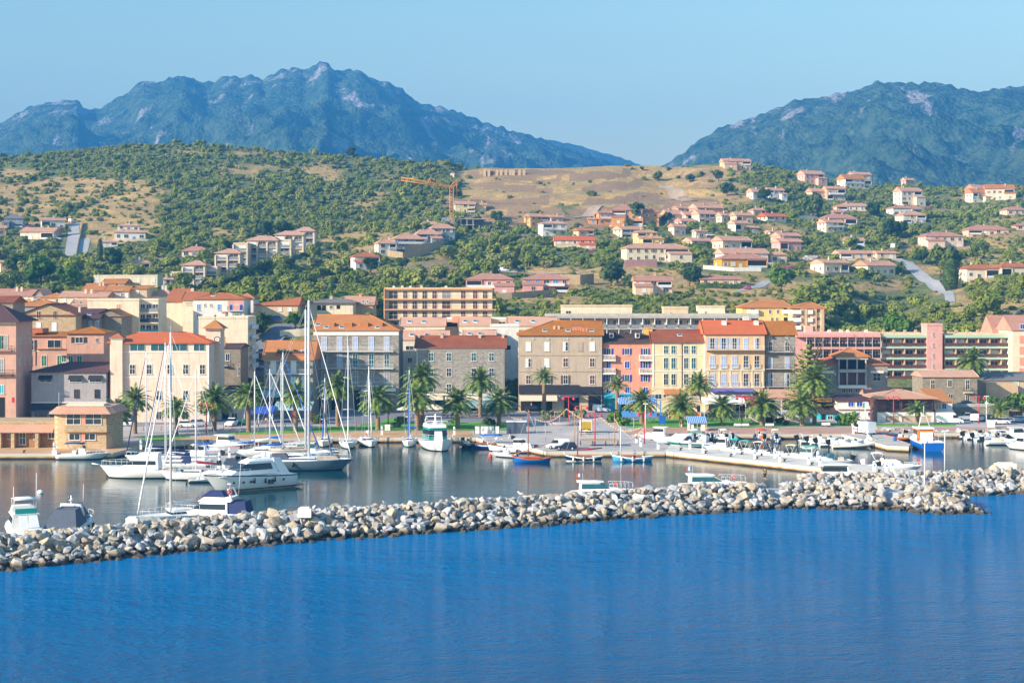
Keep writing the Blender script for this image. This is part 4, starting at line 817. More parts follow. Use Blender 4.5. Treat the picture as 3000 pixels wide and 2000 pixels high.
b=Bld('annex','tiled wing stepping up behind the harbour restaurant','building',2545,2650,378,1158,1138,'offwhite','rose_tiles',depth=8,zb=BZ)
b=Bld('boat_house','whitewashed boat house with blue shutters and grey roof','building',2452,2566,366,1173,1160,'offwhite','purple_tiles',kind='shed',depth=9,zb=BZ,ov=.4)
b.w([2493,2518],1177,1190,15,'s',shut='blue_shutter').w([2551],1178,1188,12,'s',shut='blue_shutter').w([2510,2549],1207,1218,12,'s',shut='blue_shutter').sub('door',2529,2534,1175,1196,-.08,0,'teal_shutter').band(1195,1198,'offwhite',out=.5)
b=Bld('boat_house','low blue painted shack with rusty lean-to roof','building',2402,2452,364,1208,1190,'teal_shutter','dark_tiles',kind='shed',depth=8,zb=BZ,ov=.5); b.w([2432],1217,1228,14,'p').w([2412],1215,1238,9,'x').sub('upper_roof',2400,2448,1170,1180,4,9,'orange_tiles')
b=Bld('wall_building','low stone terrace wall with arched store openings below the upper car park','wall',2794,3120,372,1192,1192,'wall_stone','concrete',kind='flat',depth=3.0,zb=BZ,roofname='parapet')
b.w([2830,2855],1208,1222,18,'x').w([2965,2985],1206,1222,16,'x')
up=MB(); a=PZ(2794,1190,3.1); up.box(a.x,a.x+60,376,399,0.5,3.12); struct(up,'upper_car_park',M['dark_concrete'])
# ---------- harbour office at the left ----------
b=Bld('harbour_office','low tan stone harbour wing with tiled canopy and flat parapet','building',-160,158,300,1258,1258,'brown_stone','brown_stone',kind='flat',depth=9,zb=BZ); b.y1=9
b.band(1236,1244,'apricot',out=.05,name='parapet') if False else None
b.awn(-160,162,1243,1262,out=1.5,mat='salmon_tiles',name='tiled_canopy',drop=.2)
MB().box(b.x0,b.x1,.2,8.8,b.ze,b.Z(1233)).build('parapet',M['warm_stone'],b.t)
b.w([29],1269,1286,10,'d').w([66],1268,1301,17,'p').w([104],1268,1286,9,'d').w([151],1267,1283,17,'p')
for u in (4,43,113): b.sub('buttress',u-5,u+5,1263,1312,-1.3,0,'warm_stone')
t_=thing('harbour_tower','two storey curved stone harbour office with tiled skirt roof and big windows','building',(PZ(250,1312,1.0)),0); D=PZ(250,1312,1.0).y
def hx(u): return (u-250)/F*D
def hz2(v): return ZV(v,D)-1.0
foot=[(hx(160),0)]+[(hx(160)+2.6-2.6*math.cos(a*PI/12)*1.0,-.0-1.6*math.sin(a*PI/12)) for a in range(1,6)]+[(hx(202),-1.7),(hx(318),-1.7),(hx(330),0),(hx(330),8),(hx(160),8)]
MB().prism(foot,-.5,hz2(1208)).build('wall',M['warm_stone'],t_)
o2=[(p[0]+(-.9 if p[0]<0 else 1.2)*.8,p[1]-(1.0 if p[1]<=0 else 0)) for p in foot]
m=MB(); n=len(foot); m.add([(p[0],p[1],hz2(1208)+.05) for p in o2]+[(p[0]*.93,p[1]+.3,hz2(1190)) for p in foot]+[(p[0],p[1],hz2(1208)-.12) for p in o2],[(i,(i+1)%n,(i+1)%n+n,i+n) for i in range(n)]+[(i+2*n,(i+1)%n+2*n,(i+1)%n,i) for i in range(n)]+[tuple(range(n,2*n))]+[tuple(range(3*n-1,2*n-1,-1))]); m.build('roof',M['salmon_tiles'],t_)
MB().box(hx(190),hx(300),1,5,hz2(1190),hz2(1184)).build('roof_box',M['pale_cream'],t_)
MB().prism([(hx(200),-2.4),(hx(322),-2.4),(hx(334),-.6),(hx(334),.5),(hx(200),.5)],hz2(1262),hz2(1243)).build('balcony_band',M['warm_stone'],t_)
for u,w_ in ((223,40),(281,44)): win(t_,hx(u),hz2(1240),w_/F*D,29/F*D,'p',y=-1.72,pane='window_glass')
for u,w_ in ((226,30),(269,34)): win(t_,hx(u),hz2(1285),w_/F*D,17/F*D,'p',y=-1.72)
MB().box(hx(247),hx(257),-1.86,-1.7,hz2(1290),hz2(1208)).build('pier',M['salmon'],t_)
for s_,l_ in ((14,'roof aerial'),): MB().tube([(hx(168),1,hz2(1208)),(hx(168),1,hz2(1150))],.03).build('antenna',M['white_metal'],t_)
# ---------- houses on the hillside ----------
def hh(u0,u1,vr,ve,vb,wall,roof,label,rz=16,kind='hip',name='villa',cat='house',seed=None,D=None,wins='auto',bal=.4,chim=True,shut=None,group=None,terr=None):
    uc=(u0+u1)/2; r=random.Random(seed or int(u0*7+vb))
    g=G(uc,vb) if D is None else Vector(((uc-1500)/F*D,D,ZV(vb,D))); D=g.y; W=(u1-u0)/F*D; th=R(rz); d=min(9.5,max(4.0,W*.62))
    w=max(3.0,(W-d*abs(math.sin(th)))/math.cos(th)); z0=g.z; ze=max(2.4,ZV(ve,D)-z0); zr=ZV(vr,D+d/2)-z0; zr=min(max(zr,ze+.7),ze+d*.34)
    t=thing(name,label,cat,(g.x-math.sin(-th)*-0,g.y,z0),th,group)
    # origin at front centre; shift so that the projected extent is centred
    sh=d*math.sin(th)/2; t.location.x=g.x+sh*1.0
    wall_mb(-w/2,w/2,0,d,-6,ze,kind,zr,.5).build('wall',M[wall],t)
    roof_mb(kind,-w/2,w/2,0,d,ze+.02,zr,.5,d*.55 if kind=='hip' else None,d*.55 if kind=='hip' else None).build('roof',M[roof],t)
    HOUSEBOX.append((g.x,D+d/2,W/2+1,d/2+1.5))
    fl=max(1,int(round(ze/2.9))); n=max(1,int(w/3.2)); fh=ze/fl; shc=shut or r.choice(['white_shutter','white_shutter','brown_shutter','grey_shutter','sky_shutter'])
    for k in range(fl):
        if w>7 and r.random()<.75 and wins=='auto':  # a shaded loggia or terrace bay
            a=r.choice([-1,1]); bw=w*r.uniform(.28,.42); x=a*(w/2-bw/2-.3)
            q=MB().box(x-bw/2,x+bw/2,-.02,0,k*fh+.15,k*fh+fh*.82).box(x-bw/2-.3,x-bw/2,-.35,0,k*fh,k*fh+fh*.88).box(x+bw/2,x+bw/2+.3,-.35,0,k*fh,k*fh+fh*.88).box(x-bw/2-.3,x+bw/2+.3,-.35,0,k*fh+fh*.82,k*fh+fh*.9).build('loggia',[M[wall]],t)
            MB().box(x-bw/2,x+bw/2,-.05,-.022,k*fh+.1,k*fh+fh*.82).build('opening',M['dark_void' if r.random()<.5 else 'dark_glass'],q)
            inst('railing',('rl',round(bw,1),.9,'glass',.9),lambda:rail_mb(round(bw,1),.9,.9,'glass'),'white_metal',q,(x,0,k*fh+.05))
            xs=[-w/2+w*(i+.5)/n for i in range(n)]; xs=[q_ for q_ in xs if abs(q_-x)>bw/2+.9]
        else: xs=[-w/2+w*(i+.5)/n for i in range(n)]
        for x in xs:
            st=r.choice('sspdod') if w/n>2.6 else 'p'; win(t,x,k*fh+(.15 if k==0 and r.random()<.4 else .85),r.choice([1.2,1.4,1.8]) if st!='o' else 1.0,1.5 if r.random()<.5 else 1.3,st,shut=shc)
        if rz>5:
            for j in range(1 if d<6.5 else 2): win(t,-w/2,k*fh+.9,.9,1.2,r.choice('psd'),y=d*(j+.6)/2.4 if d>=6.5 else d/2,rz=-PI/2,shut=shc)
    if fl>1 and r.random()<bal: balcony(t,0,(fl-1)*fh,round(w*.8,1),d=1.2,kind=r.choice(['glass','solid','bars']),mat='white_metal' if r.random()<.5 else 'white_paint',slab=wall,brackets=False)
    if w>8 and ze>4.5 and r.random()<.6:
        sg=r.choice([-1,-1,1]); ww=w*r.uniform(.34,.48); x=sg*(w/2-ww/2+.4); zh=ze*r.uniform(.5,.62); q=wall_mb(x-ww/2,x+ww/2,-3.4,-.02,-5,zh,'shed').build('wing_wall',M[wall],t)
        roof_mb('shed',x-ww/2,x+ww/2,-3.4,-.3,zh,zh+1.1,.3).build('wing_roof',M[roof],t); win(t,x,.9,1.3,1.3,r.choice('sd'),y=-3.4,shut=shc)
    if chim: chimney(t,r.uniform(-.25,.25)*w,d*r.uniform(.35,.6),ze+(zr-ze)*.6,1.5,.6,wall)
    if terr or (terr is None and r.random()<.3): MB().box(-w/2-1.5,w/2+1.5,-3.2,-3.0,-5,-.1).box(-w/2-1.5,w/2+1.5,-2.99,-.01,-5,-.4).build('terrace_wall',M[r.choice([wall,'wall_stone','pale_cream'])],t)
    return t
S_='salmon_tiles';PT='pale_tiles';RT='rose_tiles'
T=[
(109,188,638,645,669,'offwhite',S_,'white two storey villa at the top of the straight lane',8,'gable'),
(57,165,667,679,702,'cream',S_,'long cream house with orange roof below the white villa and oleander',-6,'gable'),
(8,66,628,640,668,'slate_grey','grey_tiles','dark unfinished looking house among trees at the left edge',4,'hip'),
(326,424,673,680,702,'offwhite',PT,'white villa with two tiered pink roof standing alone on the dry slope',6,'hip'),
(338,407,655,663,676,'offwhite',PT,'upper storey pavilion of the two tiered white villa',6,'hip'),
(286,343,702,712,724,'offwhite',PT,'small white bungalow beside the tall cypress',8,'hip'),
(-10,50,763,769,812,'peach',S_,'peach house half hidden by trees at the left edge',14,'gable'),
(368,438,761,769,790,'offwhite',PT,'white cottage deep in the pines with pale roof',10,'hip'),
(531,607,722,735,754,'pale_cream',RT,'cream house with rose hip roof left of the stepped apartments',2,'hip'),
(80,121,765,776,800,'peach',PT,'small peach cottage between the trees at the left',14,'gable'),
(-20,16,660,668,690,'peach',S_,'small peach gable cut by the left edge of the view',10,'gable'),
(471,503,819,823,838,'pale_cream',PT,'tiny cream outhouse beside the plain peach block',8,'gable'),
(1023,1111,740,752,790,'offwhite','red_tiles','cream villa with bright red hip roof and dark shutters left of the building site',14,'hip'),
(1095,1160,700,713,748,'offwhite','salmon_tiles','grey rendered new villa at the lower end of the building site',16,'hip'),
(1140,1243,683,700,730,'slate_grey','salmon_tiles','wide unfinished grey villa with orange roof in the building site',12,'hip'),
(1209,1288,670,686,716,'slate_grey','salmon_tiles','middle unfinished grey villa of the building site row',12,'hip'),
(1252,1333,655,669,703,'slate_grey','salmon_tiles','upper unfinished grey villa with long glass balcony in the building site',12,'hip'),
(1226,1290,648,659,672,'offwhite','salmon_tiles','topmost orange roofed new villa left of the concrete frame',12,'hip'),
(1328,1392,590,598,622,'yellow',S_,'yellow house with arched windows beside the crane mast',4,'gable'),
(1392,1424,595,600,622,'yellow',S_,'low arched loggia wing of the yellow house by the crane',4,'gable'),
(1535,1606,626,635,661,'mustard',S_,'yellow house with large balcony below the bare hill',14,'gable'),
(1605,1650,630,637,650,'peach',S_,'low peach house right of the yellow house with balcony',8,'gable'),
(1577,1661,647,655,690,'offwhite',PT,'white villa with two low pink hip roofs and palms',10,'hip'),
(1624,1741,692,704,735,'sand','bright_tiles','long sand coloured house with bright red roof strip',3,'gable'),
(1680,1739,668,676,690,'peach','orange_tiles','small peach house with orange roof and chimneys',12,'gable'),
(1363,1502,802,818,868,'rose',RT,'left one of two pink hip roofed apartment houses with long balconies',2,'hip'),
(1532,1667,802,818,857,'rose',RT,'right one of two pink hip roofed apartment houses above the stone bank',2,'hip'),
(1748,1792,612,624,658,'orange',RT,'left wing of the orange apartment house with arched windows',8,'hip'),
(1790,1884,600,615,660,'orange',RT,'tall middle part of the orange apartment house with dormer',2,'hip'),
(1882,1931,610,621,658,'orange',RT,'right wing of the orange apartment house behind the oak',2,'hip'),
(1724,1749,639,642,657,'orange',S_,'small orange garage beside the orange apartment house',2,'gable'),
(1937,2006,612,628,645,'apricot',S_,'peach gable house right of the big oak tree',20,'gable'),
(1970,2024,604,610,625,'apricot',S_,'peach house with hipped roof behind the gable house',16,'gable'),
(2023,2120,598,609,628,'old_pink',S_,'long dusky pink house at the top of the peach cluster',10,'gable'),
(1990,2052,620,630,645,'apricot',S_,'low peach house with arched terrace in the dense cluster',16,'gable'),
(2029,2098,615,627,655,'apricot',S_,'three level peach house with arched balconies and garages',14,'gable'),
(2100,2147,622,632,650,'apricot',S_,'narrow peach house with white shutter right of the garages',18,'gable'),
(2143,2207,621,631,656,'peach',S_,'tan house with wide arched loggias at the right of the cluster',8,'gable'),
(1798,1884,662,672,700,'pale_cream',S_,'cream house behind the palm below the orange apartments',14,'gable'),
(1856,1928,673,681,715,'yellow',S_,'tall yellow house with two white windows and pale roof',10,'hip'),
(1873,1946,691,698,718,'yellow',S_,'low yellow front house with hip roof under the tall yellow one',6,'hip'),
(1960,2010,655,664,688,'apricot',S_,'plain peach gable house with single blue door',22,'gable'),
(1978,2040,640,648,664,'apricot',S_,'peach house with arched terrace above the plain gable',16,'gable'),
(2029,2072,673,677,697,'apricot',S_,'peach garage house with white van door',10,'gable'),
(1823,2020,713,727,764,'pale_cream',S_,'very wide cream villa with arched window and long white terrace',5,'hip'),
(2003,2090,697,706,722,'apricot',S_,'low peach house behind the clipped hedge',14,'gable'),
(1858,1969,808,822,863,'peach',RT,'peach house with three dark garage openings above the flat block',3,'gable'),
(2050,2170,808,818,836,'sand',RT,'long low beige house behind the dark hedge',2,'gable'),
(2113,2200,465,472,497,'beige',S_,'beige house with wide glass front on the skyline ridge',4,'gable'),
(2340,2416,500,510,538,'pink',S_,'pink house with shaded balconies near the skyline',10,'gable'),
(2457,2537,512,525,550,'cream','orange_tiles','yellow house with orange roof and many balconies near the skyline',12,'gable'),
(2486,2555,504,512,530,'peach',S_,'peach house end rising behind the yellow skyline house',8,'gable'),
(2190,2244,551,563,584,'offwhite',S_,'left half of the white villa with outside stairs',16,'gable'),
(2240,2298,550,558,582,'offwhite',S_,'right half of the white villa with outside stairs',8,'gable'),
(2365,2425,552,561,578,'peach',S_,'low peach wing with red roof left of the stepped house',8,'gable'),
(2415,2478,546,553,587,'tan',S_,'stepped beige house with shaded verandas',6,'gable'),
(2195,2244,609,616,631,'peach',S_,'small peach house with hip roof above the red roofed one',16,'hip'),
(2223,2306,625,637,648,'pale_cream','bright_tiles','low cream house with vivid red roof in the trees',14,'gable'),
(2135,2193,645,655,678,'cream',S_,'yellow gable house with two stacked gables',18,'gable'),
(2190,2222,662,667,682,'brown_stone',S_,'dark open veranda house beside the yellow gables',4,'gable'),
(2088,2205,692,705,730,'apricot',S_,'large peach house with blue arched window',14,'gable'),
(2263,2347,681,691,718,'pink',S_,'tall pink house with maroon shutters and stepped roofs',14,'gable'),
(2266,2350,698,708,736,'rose',S_,'lower pink storey house with white garage doors',8,'gable'),
(2101,2253,727,742,768,'offwhite',S_,'wide white house behind the bright ochre bungalow',10,'gable'),
(2097,2250,743,758,785,'ochre',RT,'bright ochre bungalow with rose hip roof',8,'hip'),
(2251,2305,737,746,770,'apricot',S_,'peach house with veranda right of the ochre bungalow',6,'hip'),
(2449,2552,595,604,618,'peach',S_,'long low house with pale roof among tall trees',2,'hip'),
(2406,2512,627,639,660,'apricot',RT,'wide peach villa with tower room on its roof',6,'hip'),
(2440,2472,614,622,636,'old_pink',RT,'tower room with brown roof on the wide peach villa',4,'gable'),
(2400,2475,643,652,679,'pale_cream',S_,'cream house with blue glass doors below the tower room',12,'gable'),
(2475,2533,695,704,719,'offwhite',S_,'small white house with two square windows above hedges',6,'gable'),
(2449,2560,733,742,758,'peach',S_,'long peach house with arched dark veranda',5,'gable'),
(2382,2490,760,770,798,'cream',S_,'cream gable house with balcony above the oak wood',14,'gable'),
(2243,2290,675,683,694,'apricot',S_,'tiny peach house beside the purple bougainvillea',14,'gable'),
(2624,2704,549,560,604,'cream',S_,'tall narrow cream house with many terraces',8,'gable'),
(2605,2710,602,610,629,'offwhite',RT,'white bungalow under the tall cream house',6,'hip'),
(2631,2715,618,630,656,'cream',S_,'cream villa with small upper room and arched porch',10,'hip'),
(2643,2680,521,528,540,'pink',S_,'pink gable peeping over the ridge trees',14,'gable'),
(2833,2900,541,554,572,'pink',S_,'pink gable house at the ridge near the right edge',16,'gable'),
(2835,2897,553,565,594,'cream','orange_tiles','yellow house with orange roof behind three palms',8,'gable'),
(2890,2976,541,553,586,'pale_cream','orange_tiles','big cream house with orange roof and grey end wall',-8,'gable'),
(2940,3012,605,615,630,'apricot',RT,'peach bungalow with rose roof at the right edge',6,'hip'),
(2833,2956,660,673,688,'peach',RT,'long brick coloured bungalow above the dry bank',3,'hip'),
(2973,3030,655,663,675,'peach',RT,'small bungalow with dark roof at the right edge',3,'hip'),
(2701,2825,680,692,727,'apricot',RT,'wide peach villa with orange posts above the big oak',4,'hip'),
(2507,2628,763,778,801,'cream',S_,'cream gable house beside the steep asphalt lane',16,'gable'),
(2562,2627,735,745,757,'peach',S_,'peach house end right of the arched veranda house',5,'gable'),
(2820,2930,775,787,815,'cream','red_tiles','left cream terrace house with red hip roof and white balustrade',4,'hip'),
(2922,3020,768,782,813,'cream','red_tiles','right cream terrace house with red hip roof and white balustrade',4,'hip'),
]
for i,e in enumerate(T):
    u0,u1,vr,ve,vb,wa,ro,lab,rz,kd=e
    hh(u0,u1,vr,ve,vb,wa,ro,lab,rz+(11 if kd=='gable' and 6<rz<20 and u1-u0<130 else 5 if rz>3 else 0),kd,bal=.9 if u0 in(1363,1532,2820,2922) else .35,seed=i+3,terr=True if u0 in(1823,2820,2922) else None)
# stepped apartments on the left slope
for (u0,u1,vr,ve,vb,D_,lab,kd) in ((503,536,800,800,836,0,'plain peach block at the foot of the stepped apartments','flat'),(536,600,763,776,838,0,'lowest hip roofed unit of the stepped apartments','hip'),(600,636,784,784,832,0,'narrow grey balcony unit of the stepped apartments','flat'),(632,702,729,741,818,0,'second hip roofed unit of the stepped apartments','hip'),(684,725,715,715,794,0,'tall flat terrace unit of the stepped apartments','flat'),(725,812,691,704,786,0,'third hip roofed unit with four balcony bays','hip'),(812,852,705,705,762,0,'flat link unit of the stepped apartments','flat'),(806,888,677,688,740,0,'fourth hip roofed unit of the stepped apartments','hip'),(862,920,665,677,722,0,'topmost hip roofed unit of the stepped apartments','hip')):
    g=G((u0+u1)/2,vb); b=Bld('stepped_apartments',lab,'building',u0,u1,g.y,ve,vr,'apricot' if kd=='hip' else 'sand',PT if kd=='hip' else 'apricot',kind=kd,depth=10,zb=g.z,ov=.7,dig=6,hl=4,hr=4)
    k=0; v=ve+20
    while v<vb+6 and u1-u0>34 or (v<vb and u0==600):
        n=max(1,int((u1-u0)/24)); 
        for i in range(n): u=u0+(u1-u0)*(i+.5)/n; b.w([u],v-16,v-1,(u1-u0)/n*.72,'sdds'[(i+k)%4]) 
        b.bal(u0+2,u1-2,v,kind='glass',mat='grey_shutter',slab='pale_cream',brackets=False,t=.3,d=.8); v+=19; k+=1
    for i in range(max(2,int((u1-u0)/24)+1)): n=max(1,int((u1-u0)/24)); b.sub('pier',u0+(u1-u0)*min(i,n)/n-2,u0+(u1-u0)*min(i,n)/n+2,ve+1 if kd=='flat' else ve+6,vb+4,-1.1,-.003,'pale_cream') if i<=n else None
g=G(365,845); b=Bld('warehouse','long cream flat roofed block behind the town roofs','building',275,461,g.y,810,810,'cream','pale_cream',kind='flat',depth=9,zb=g.z); b.w([285,380,405,450],815,826,8,'s')
# old town roofs at the left
for (u0,u1,D,ve,vr,wa,ro,kd,lab) in ((-20,98,470,866,847,'cream',RT,'gable','cream house with dark red roof at the left end of the old town'),(120,182,462,871,857,'peach','orange_tiles','hip','low peach house with orange hip roof behind the chimney stacks'),(172,312,452,869,854,'pale_cream','salmon_tiles','gable','long cream house with orange red roof in the old town'),(243,325,478,850,831,'peach','orange_tiles','gable','peach house with orange roof and twin chimneys under the long cream block'),(300,364,492,830,817,'cream','orange_tiles','gable','highest small orange roofed house of the old town'),(306,376,460,852,837,'offwhite','orange_tiles','gable','white house with recessed roof terrace in the old town'),(376,430,462,845,835,'sand','orange_tiles','shed','grey sided house with flat orange roof and dark window'),(430,508,468,866,843,'offwhite','salmon_tiles','hip','white house with weathered salmon roof above the balconies'),(98,128,466,868,846,'grey_render','pale_tiles','gablef','grey gable wall with two white shutters in the old town')):
    b=Bld('town_house',lab,'house',u0,u1,D,ve,vr,wa,ro,kind=kd,depth=10,dig=8,ov=.4)
    n=max(1,int((u1-u0)/30)); b.w([u0+(u1-u0)*(i+.5)/n for i in range(n)],ve+5,ve+15,7,'s' if (u0//3)%2 else 'd')
    if u0 in(-20,243,172,430): b.chim([u0+(u1-u0)*.5,u0+(u1-u0)*.62],vr-5,.35,wa,.6)
    if u0==306: b.sub('terrace_recess',333,362,838+10,861,-.03,0,'grey_render')
# unfinished concrete frame and tower crane
g=G(1360,678); t_=thing('unfinished_building','unfinished grey concrete building frame with scaffold rail behind the crane','building',(g.x,g.y,g.z),R(4)); k=g.y/F
for z0_,x0_,x1_ in ((0,-70*k,66*k),(3.1,-68*k,30*k),(6.1,-10*k,66*k)):
    MB().box(x0_,x1_,0,11,z0_,z0_+.35).build('slab',M['concrete'],t_)
m=MB()
for i in range(8):
    x=(-64+i*18)*k; c_=MB().box(x-.2,x+.2,.2,.6,-3,3.1 if i>5 else 6.1); c_.build('column',M['concrete'],t_)
MB().box(-66*k,-30*k,.7,1.0,-3,7).build('wall',M['slate_grey'],t_); MB().box(-28*k,60*k,7,7.3,.35,6).build('wall',M['dark_concrete'],t_)
inst('railing',('scaf',),lambda:rail_mb(76*k,1.2,0,'bars'),'iron',t_,(28*k,0,6.45))
g=G(1323,668); k=g.y/F; cr=thing('tower_crane','yellow tower crane with long jib rising from the building site','crane',(g.x,g.y,g.z)); plain('crane_paint','#f0a01e',.5,.08)
def lattice(a,b,w,n,r=.09,tri=False):
    a=Vector(a);b=Vector(b);m=MB(); d=(b-a).normalized(); s=d.cross(Vector((0,1,0))).normalized()*w/2; q=Vector((0,w/2,0)); cs=[s+q,s-q,-s-q,-s+q]
    for c in cs: m.tube([a+c,b+c],r,4)
    for i in range(n):
        p0=a.lerp(b,i/n); p1=a.lerp(b,(i+1)/n)
        for j in range(4): m.tube([p0+cs[j],p1+cs[(j+1)%4]],r*.6,3)
    return m
hM=ZV(548,g.y)-g.z
lattice((0,0,-1),(0,0,hM),1.9,14,.13).build('mast',M['crane_paint'],cr)
jt=Vector(((1175-1323)*k,0,ZV(524,g.y)-g.z)); lattice((0,0,hM),tuple(jt),1.5,26,.12).build('jib',M['crane_paint'],cr)
lattice((0,0,hM),((1341-1323)*k,0,ZV(529,g.y)-g.z),1.4,4,.13).build('counter_jib',M['crane_paint'],cr)
pt=((1258-1323)*k,0,ZV(520,g.y)-g.z); MB().tube([((1254-1323)*k,0,ZV(538,g.y)-g.z),pt,((1264-1323)*k,0,ZV(540,g.y)-g.z)],.2,5).tube([pt,tuple(jt)],.05,4).tube([pt,(0,0,hM)],.05,4).build('tie_frame',M['crane_paint'],cr)
MB().tube([((1338-1323)*k,0,ZV(530,g.y)-g.z),((1338-1323)*k,0,ZV(580,g.y)-g.z)],.16,5).build('hoist',M['crane_paint'],cr)
MB().box(-1.6,1.6,-1.6,1.6,-2,.4).build('base',M['concrete'],cr)
# stone ruin walls on the bare crest
g=G(1490,512); t_=thing('pillar_row','row of low brick pillars of an unfinished wall on the bare hilltop','wall',g); k=g.y/F
for i,du in enumerate((-70,-58,-34,-22,-8,5,14,32,45)): 
    x=du*k; c_=MB().box(x-.9,x+.9,-.4,.4,-2,3.2); c_.build('pillar',M['tan'],t_)
MB().box(-74*k,-30*k,1.2,1.5,-2,2.8).build('wall',M['brown_stone'],t_)
g=G(1325,518); b=Bld('pump_house','small white cube hut beside the pole on the hilltop','hut',1319,1331,g.y,510,510,'pale_cream','offwhite',kind='flat',depth=2,zb=g.z)
# ---------- roads and walls on the slopes ----------
def ribbon(name,pts,wd,mat,up=.14,kind='structure'):
    m=MB(); L=[]
    P3=[G(u,v) for u,v in pts]; Q=[]
    for a,b_ in zip(P3,P3[1:]):
        n=max(2,int((b_-a).length/4)); Q+=[a.lerp(b_,i/n) for i in range(n)]
    Q.append(P3[-1])
    for i,p in enumerate(Q):
        d=(Q[min(i+1,len(Q)-1)]-Q[max(i-1,0)]); d.z=0; d.normalize(); s=Vector((-d.y,d.x,0)); ww=wd if not isinstance(wd,tuple) else wd[0]+(wd[1]-wd[0])*i/len(Q)
        for k in (-1,-.5,0,.5,1): q=p+s*ww/2*k; L.append((q.x,q.y,max(TW(q.x,q.y),TW(p.x,p.y)-.3)+up))
    n=len(Q); m.add(L,[(i*5+k,i*5+k+1,(i+1)*5+k+1,(i+1)*5+k) for i in range(n-1) for k in range(4)],0,True); o=m.build(name,M[mat]); tag(o,kind=kind)
    for q in Q: ROADS.append((q.x,q.y,(max(wd) if isinstance(wd,tuple) else wd)/2+1.6))
    return o
ROADS=[]
plain('asphalt','#77777c',.9,.15,.4); plain('dusty_track','#b79d80',.95,.2,.3); plain('pale_road','#a9a6a3',.9,.15,.3)
ribbon('lane',[(214,655),(216,690),(212,720),(208,750)],5.5,'pale_road'); ribbon('lane',[(246,700),(240,725),(230,755)],6,'pale_road')
ribbon('dirt_track',[(2620,757),(2660,775),(2690,800),(2730,828),(2765,850),(2785,885)],(7,3),'pale_road')
ribbon('dirt_track',[(2170,853),(2240,828),(2310,813)],4,'pale_road'); ribbon('dirt_track',[(1680,636),(1740,612),(1800,600),(1880,598)],6,'dusty_track'); ribbon('dirt_track',[(1950,545),(1980,565),(2020,590)],9,'dusty_track')
ribbon('dirt_track',[(1345,803),(1430,797),(1520,798),(1700,800)],4,'dusty_track')
ribbon('street',[(745,1100),(762,1070),(772,1040),(790,1000),(820,975),(838,950)],6.5,'asphalt')
wl=MB(); a=G(243,655); b_=G(222,754)
n=16
for i in range(n):
    p=a.lerp(b_,i/n); q=a.lerp(b_,(i+1)/n); zp,zq=TW(p.x,p.y),TW(q.x,q.y); wl.hexa([(p.x-.2,p.y,zp-1),(p.x+.2,p.y,zp-1),(q.x+.2,q.y,zq-1),(q.x-.2,q.y,zq-1)],[(p.x-.2,p.y,zp+1.4),(p.x+.2,p.y,zp+1.4),(q.x+.2,q.y,zq+1.4),(q.x-.2,q.y,zq+1.4)])
tag(wl.build('garden_wall',M['wall_stone']),'grey stone wall running downhill between two lanes at the left','wall')
def slopewall(pts,h,mat,label,name='retaining_wall',th=.5):
    P3=[G(u,v) for u,v in pts]; m=MB()
    for a,b_ in zip(P3,P3[1:]):
        m.hexa([(a.x,a.y,a.z-2),(b_.x,b_.y,b_.z-2),(b_.x,b_.y+th,b_.z-2),(a.x,a.y+th,a.z-2)],[(a.x,a.y,a.z+h),(b_.x,b_.y,b_.z+h),(b_.x,b_.y+th,b_.z+h),(a.x,a.y+th,a.z+h)])
        HOUSEBOX.append(((a.x+b_.x)/2,(a.y+b_.y)/2,abs(b_.x-a.x)/2+.5,1.5))
    tag(m.build(name,M[mat]),label,'wall')
slopewall([(1135,750),(1180,757),(1230,752),(1262,742)],2.6,'warm_stone','pale rough stone retaining wall below the building site')
slopewall([(1185,742),(1260,735),(1300,722)],3.4,'warm_stone','upper rubble retaining wall under the grey villas')
slopewall([(1640,832),(1700,834),(1740,830)],3.8,'warm_stone','big boulder wall right of the pink apartment houses')
slopewall([(1455,878),(1500,876),(1620,866)],2.2,'warm_stone','rubble bank wall below the two pink apartment houses')
slopewall([(2060,788),(2150,795),(2230,795)],1.6,'offwhite','long white garden wall below the ochre bungalow')
slopewall([(2340,640),(2395,643)],1.6,'offwhite','short white garden wall among the trees')
slopewall([(1830,783),(1925,781)],3.0,'rose','pink garden wall under the very wide cream villa')
slopewall([(2880,1010),(2920,975),(2960,940),(2990,915)],1.2,'sand','sloping cream wall climbing the bank at the right edge')
slopewall([(820,990),(880,985),(905,980)],2.0,'pale_cream','cream wall beside the winding street')
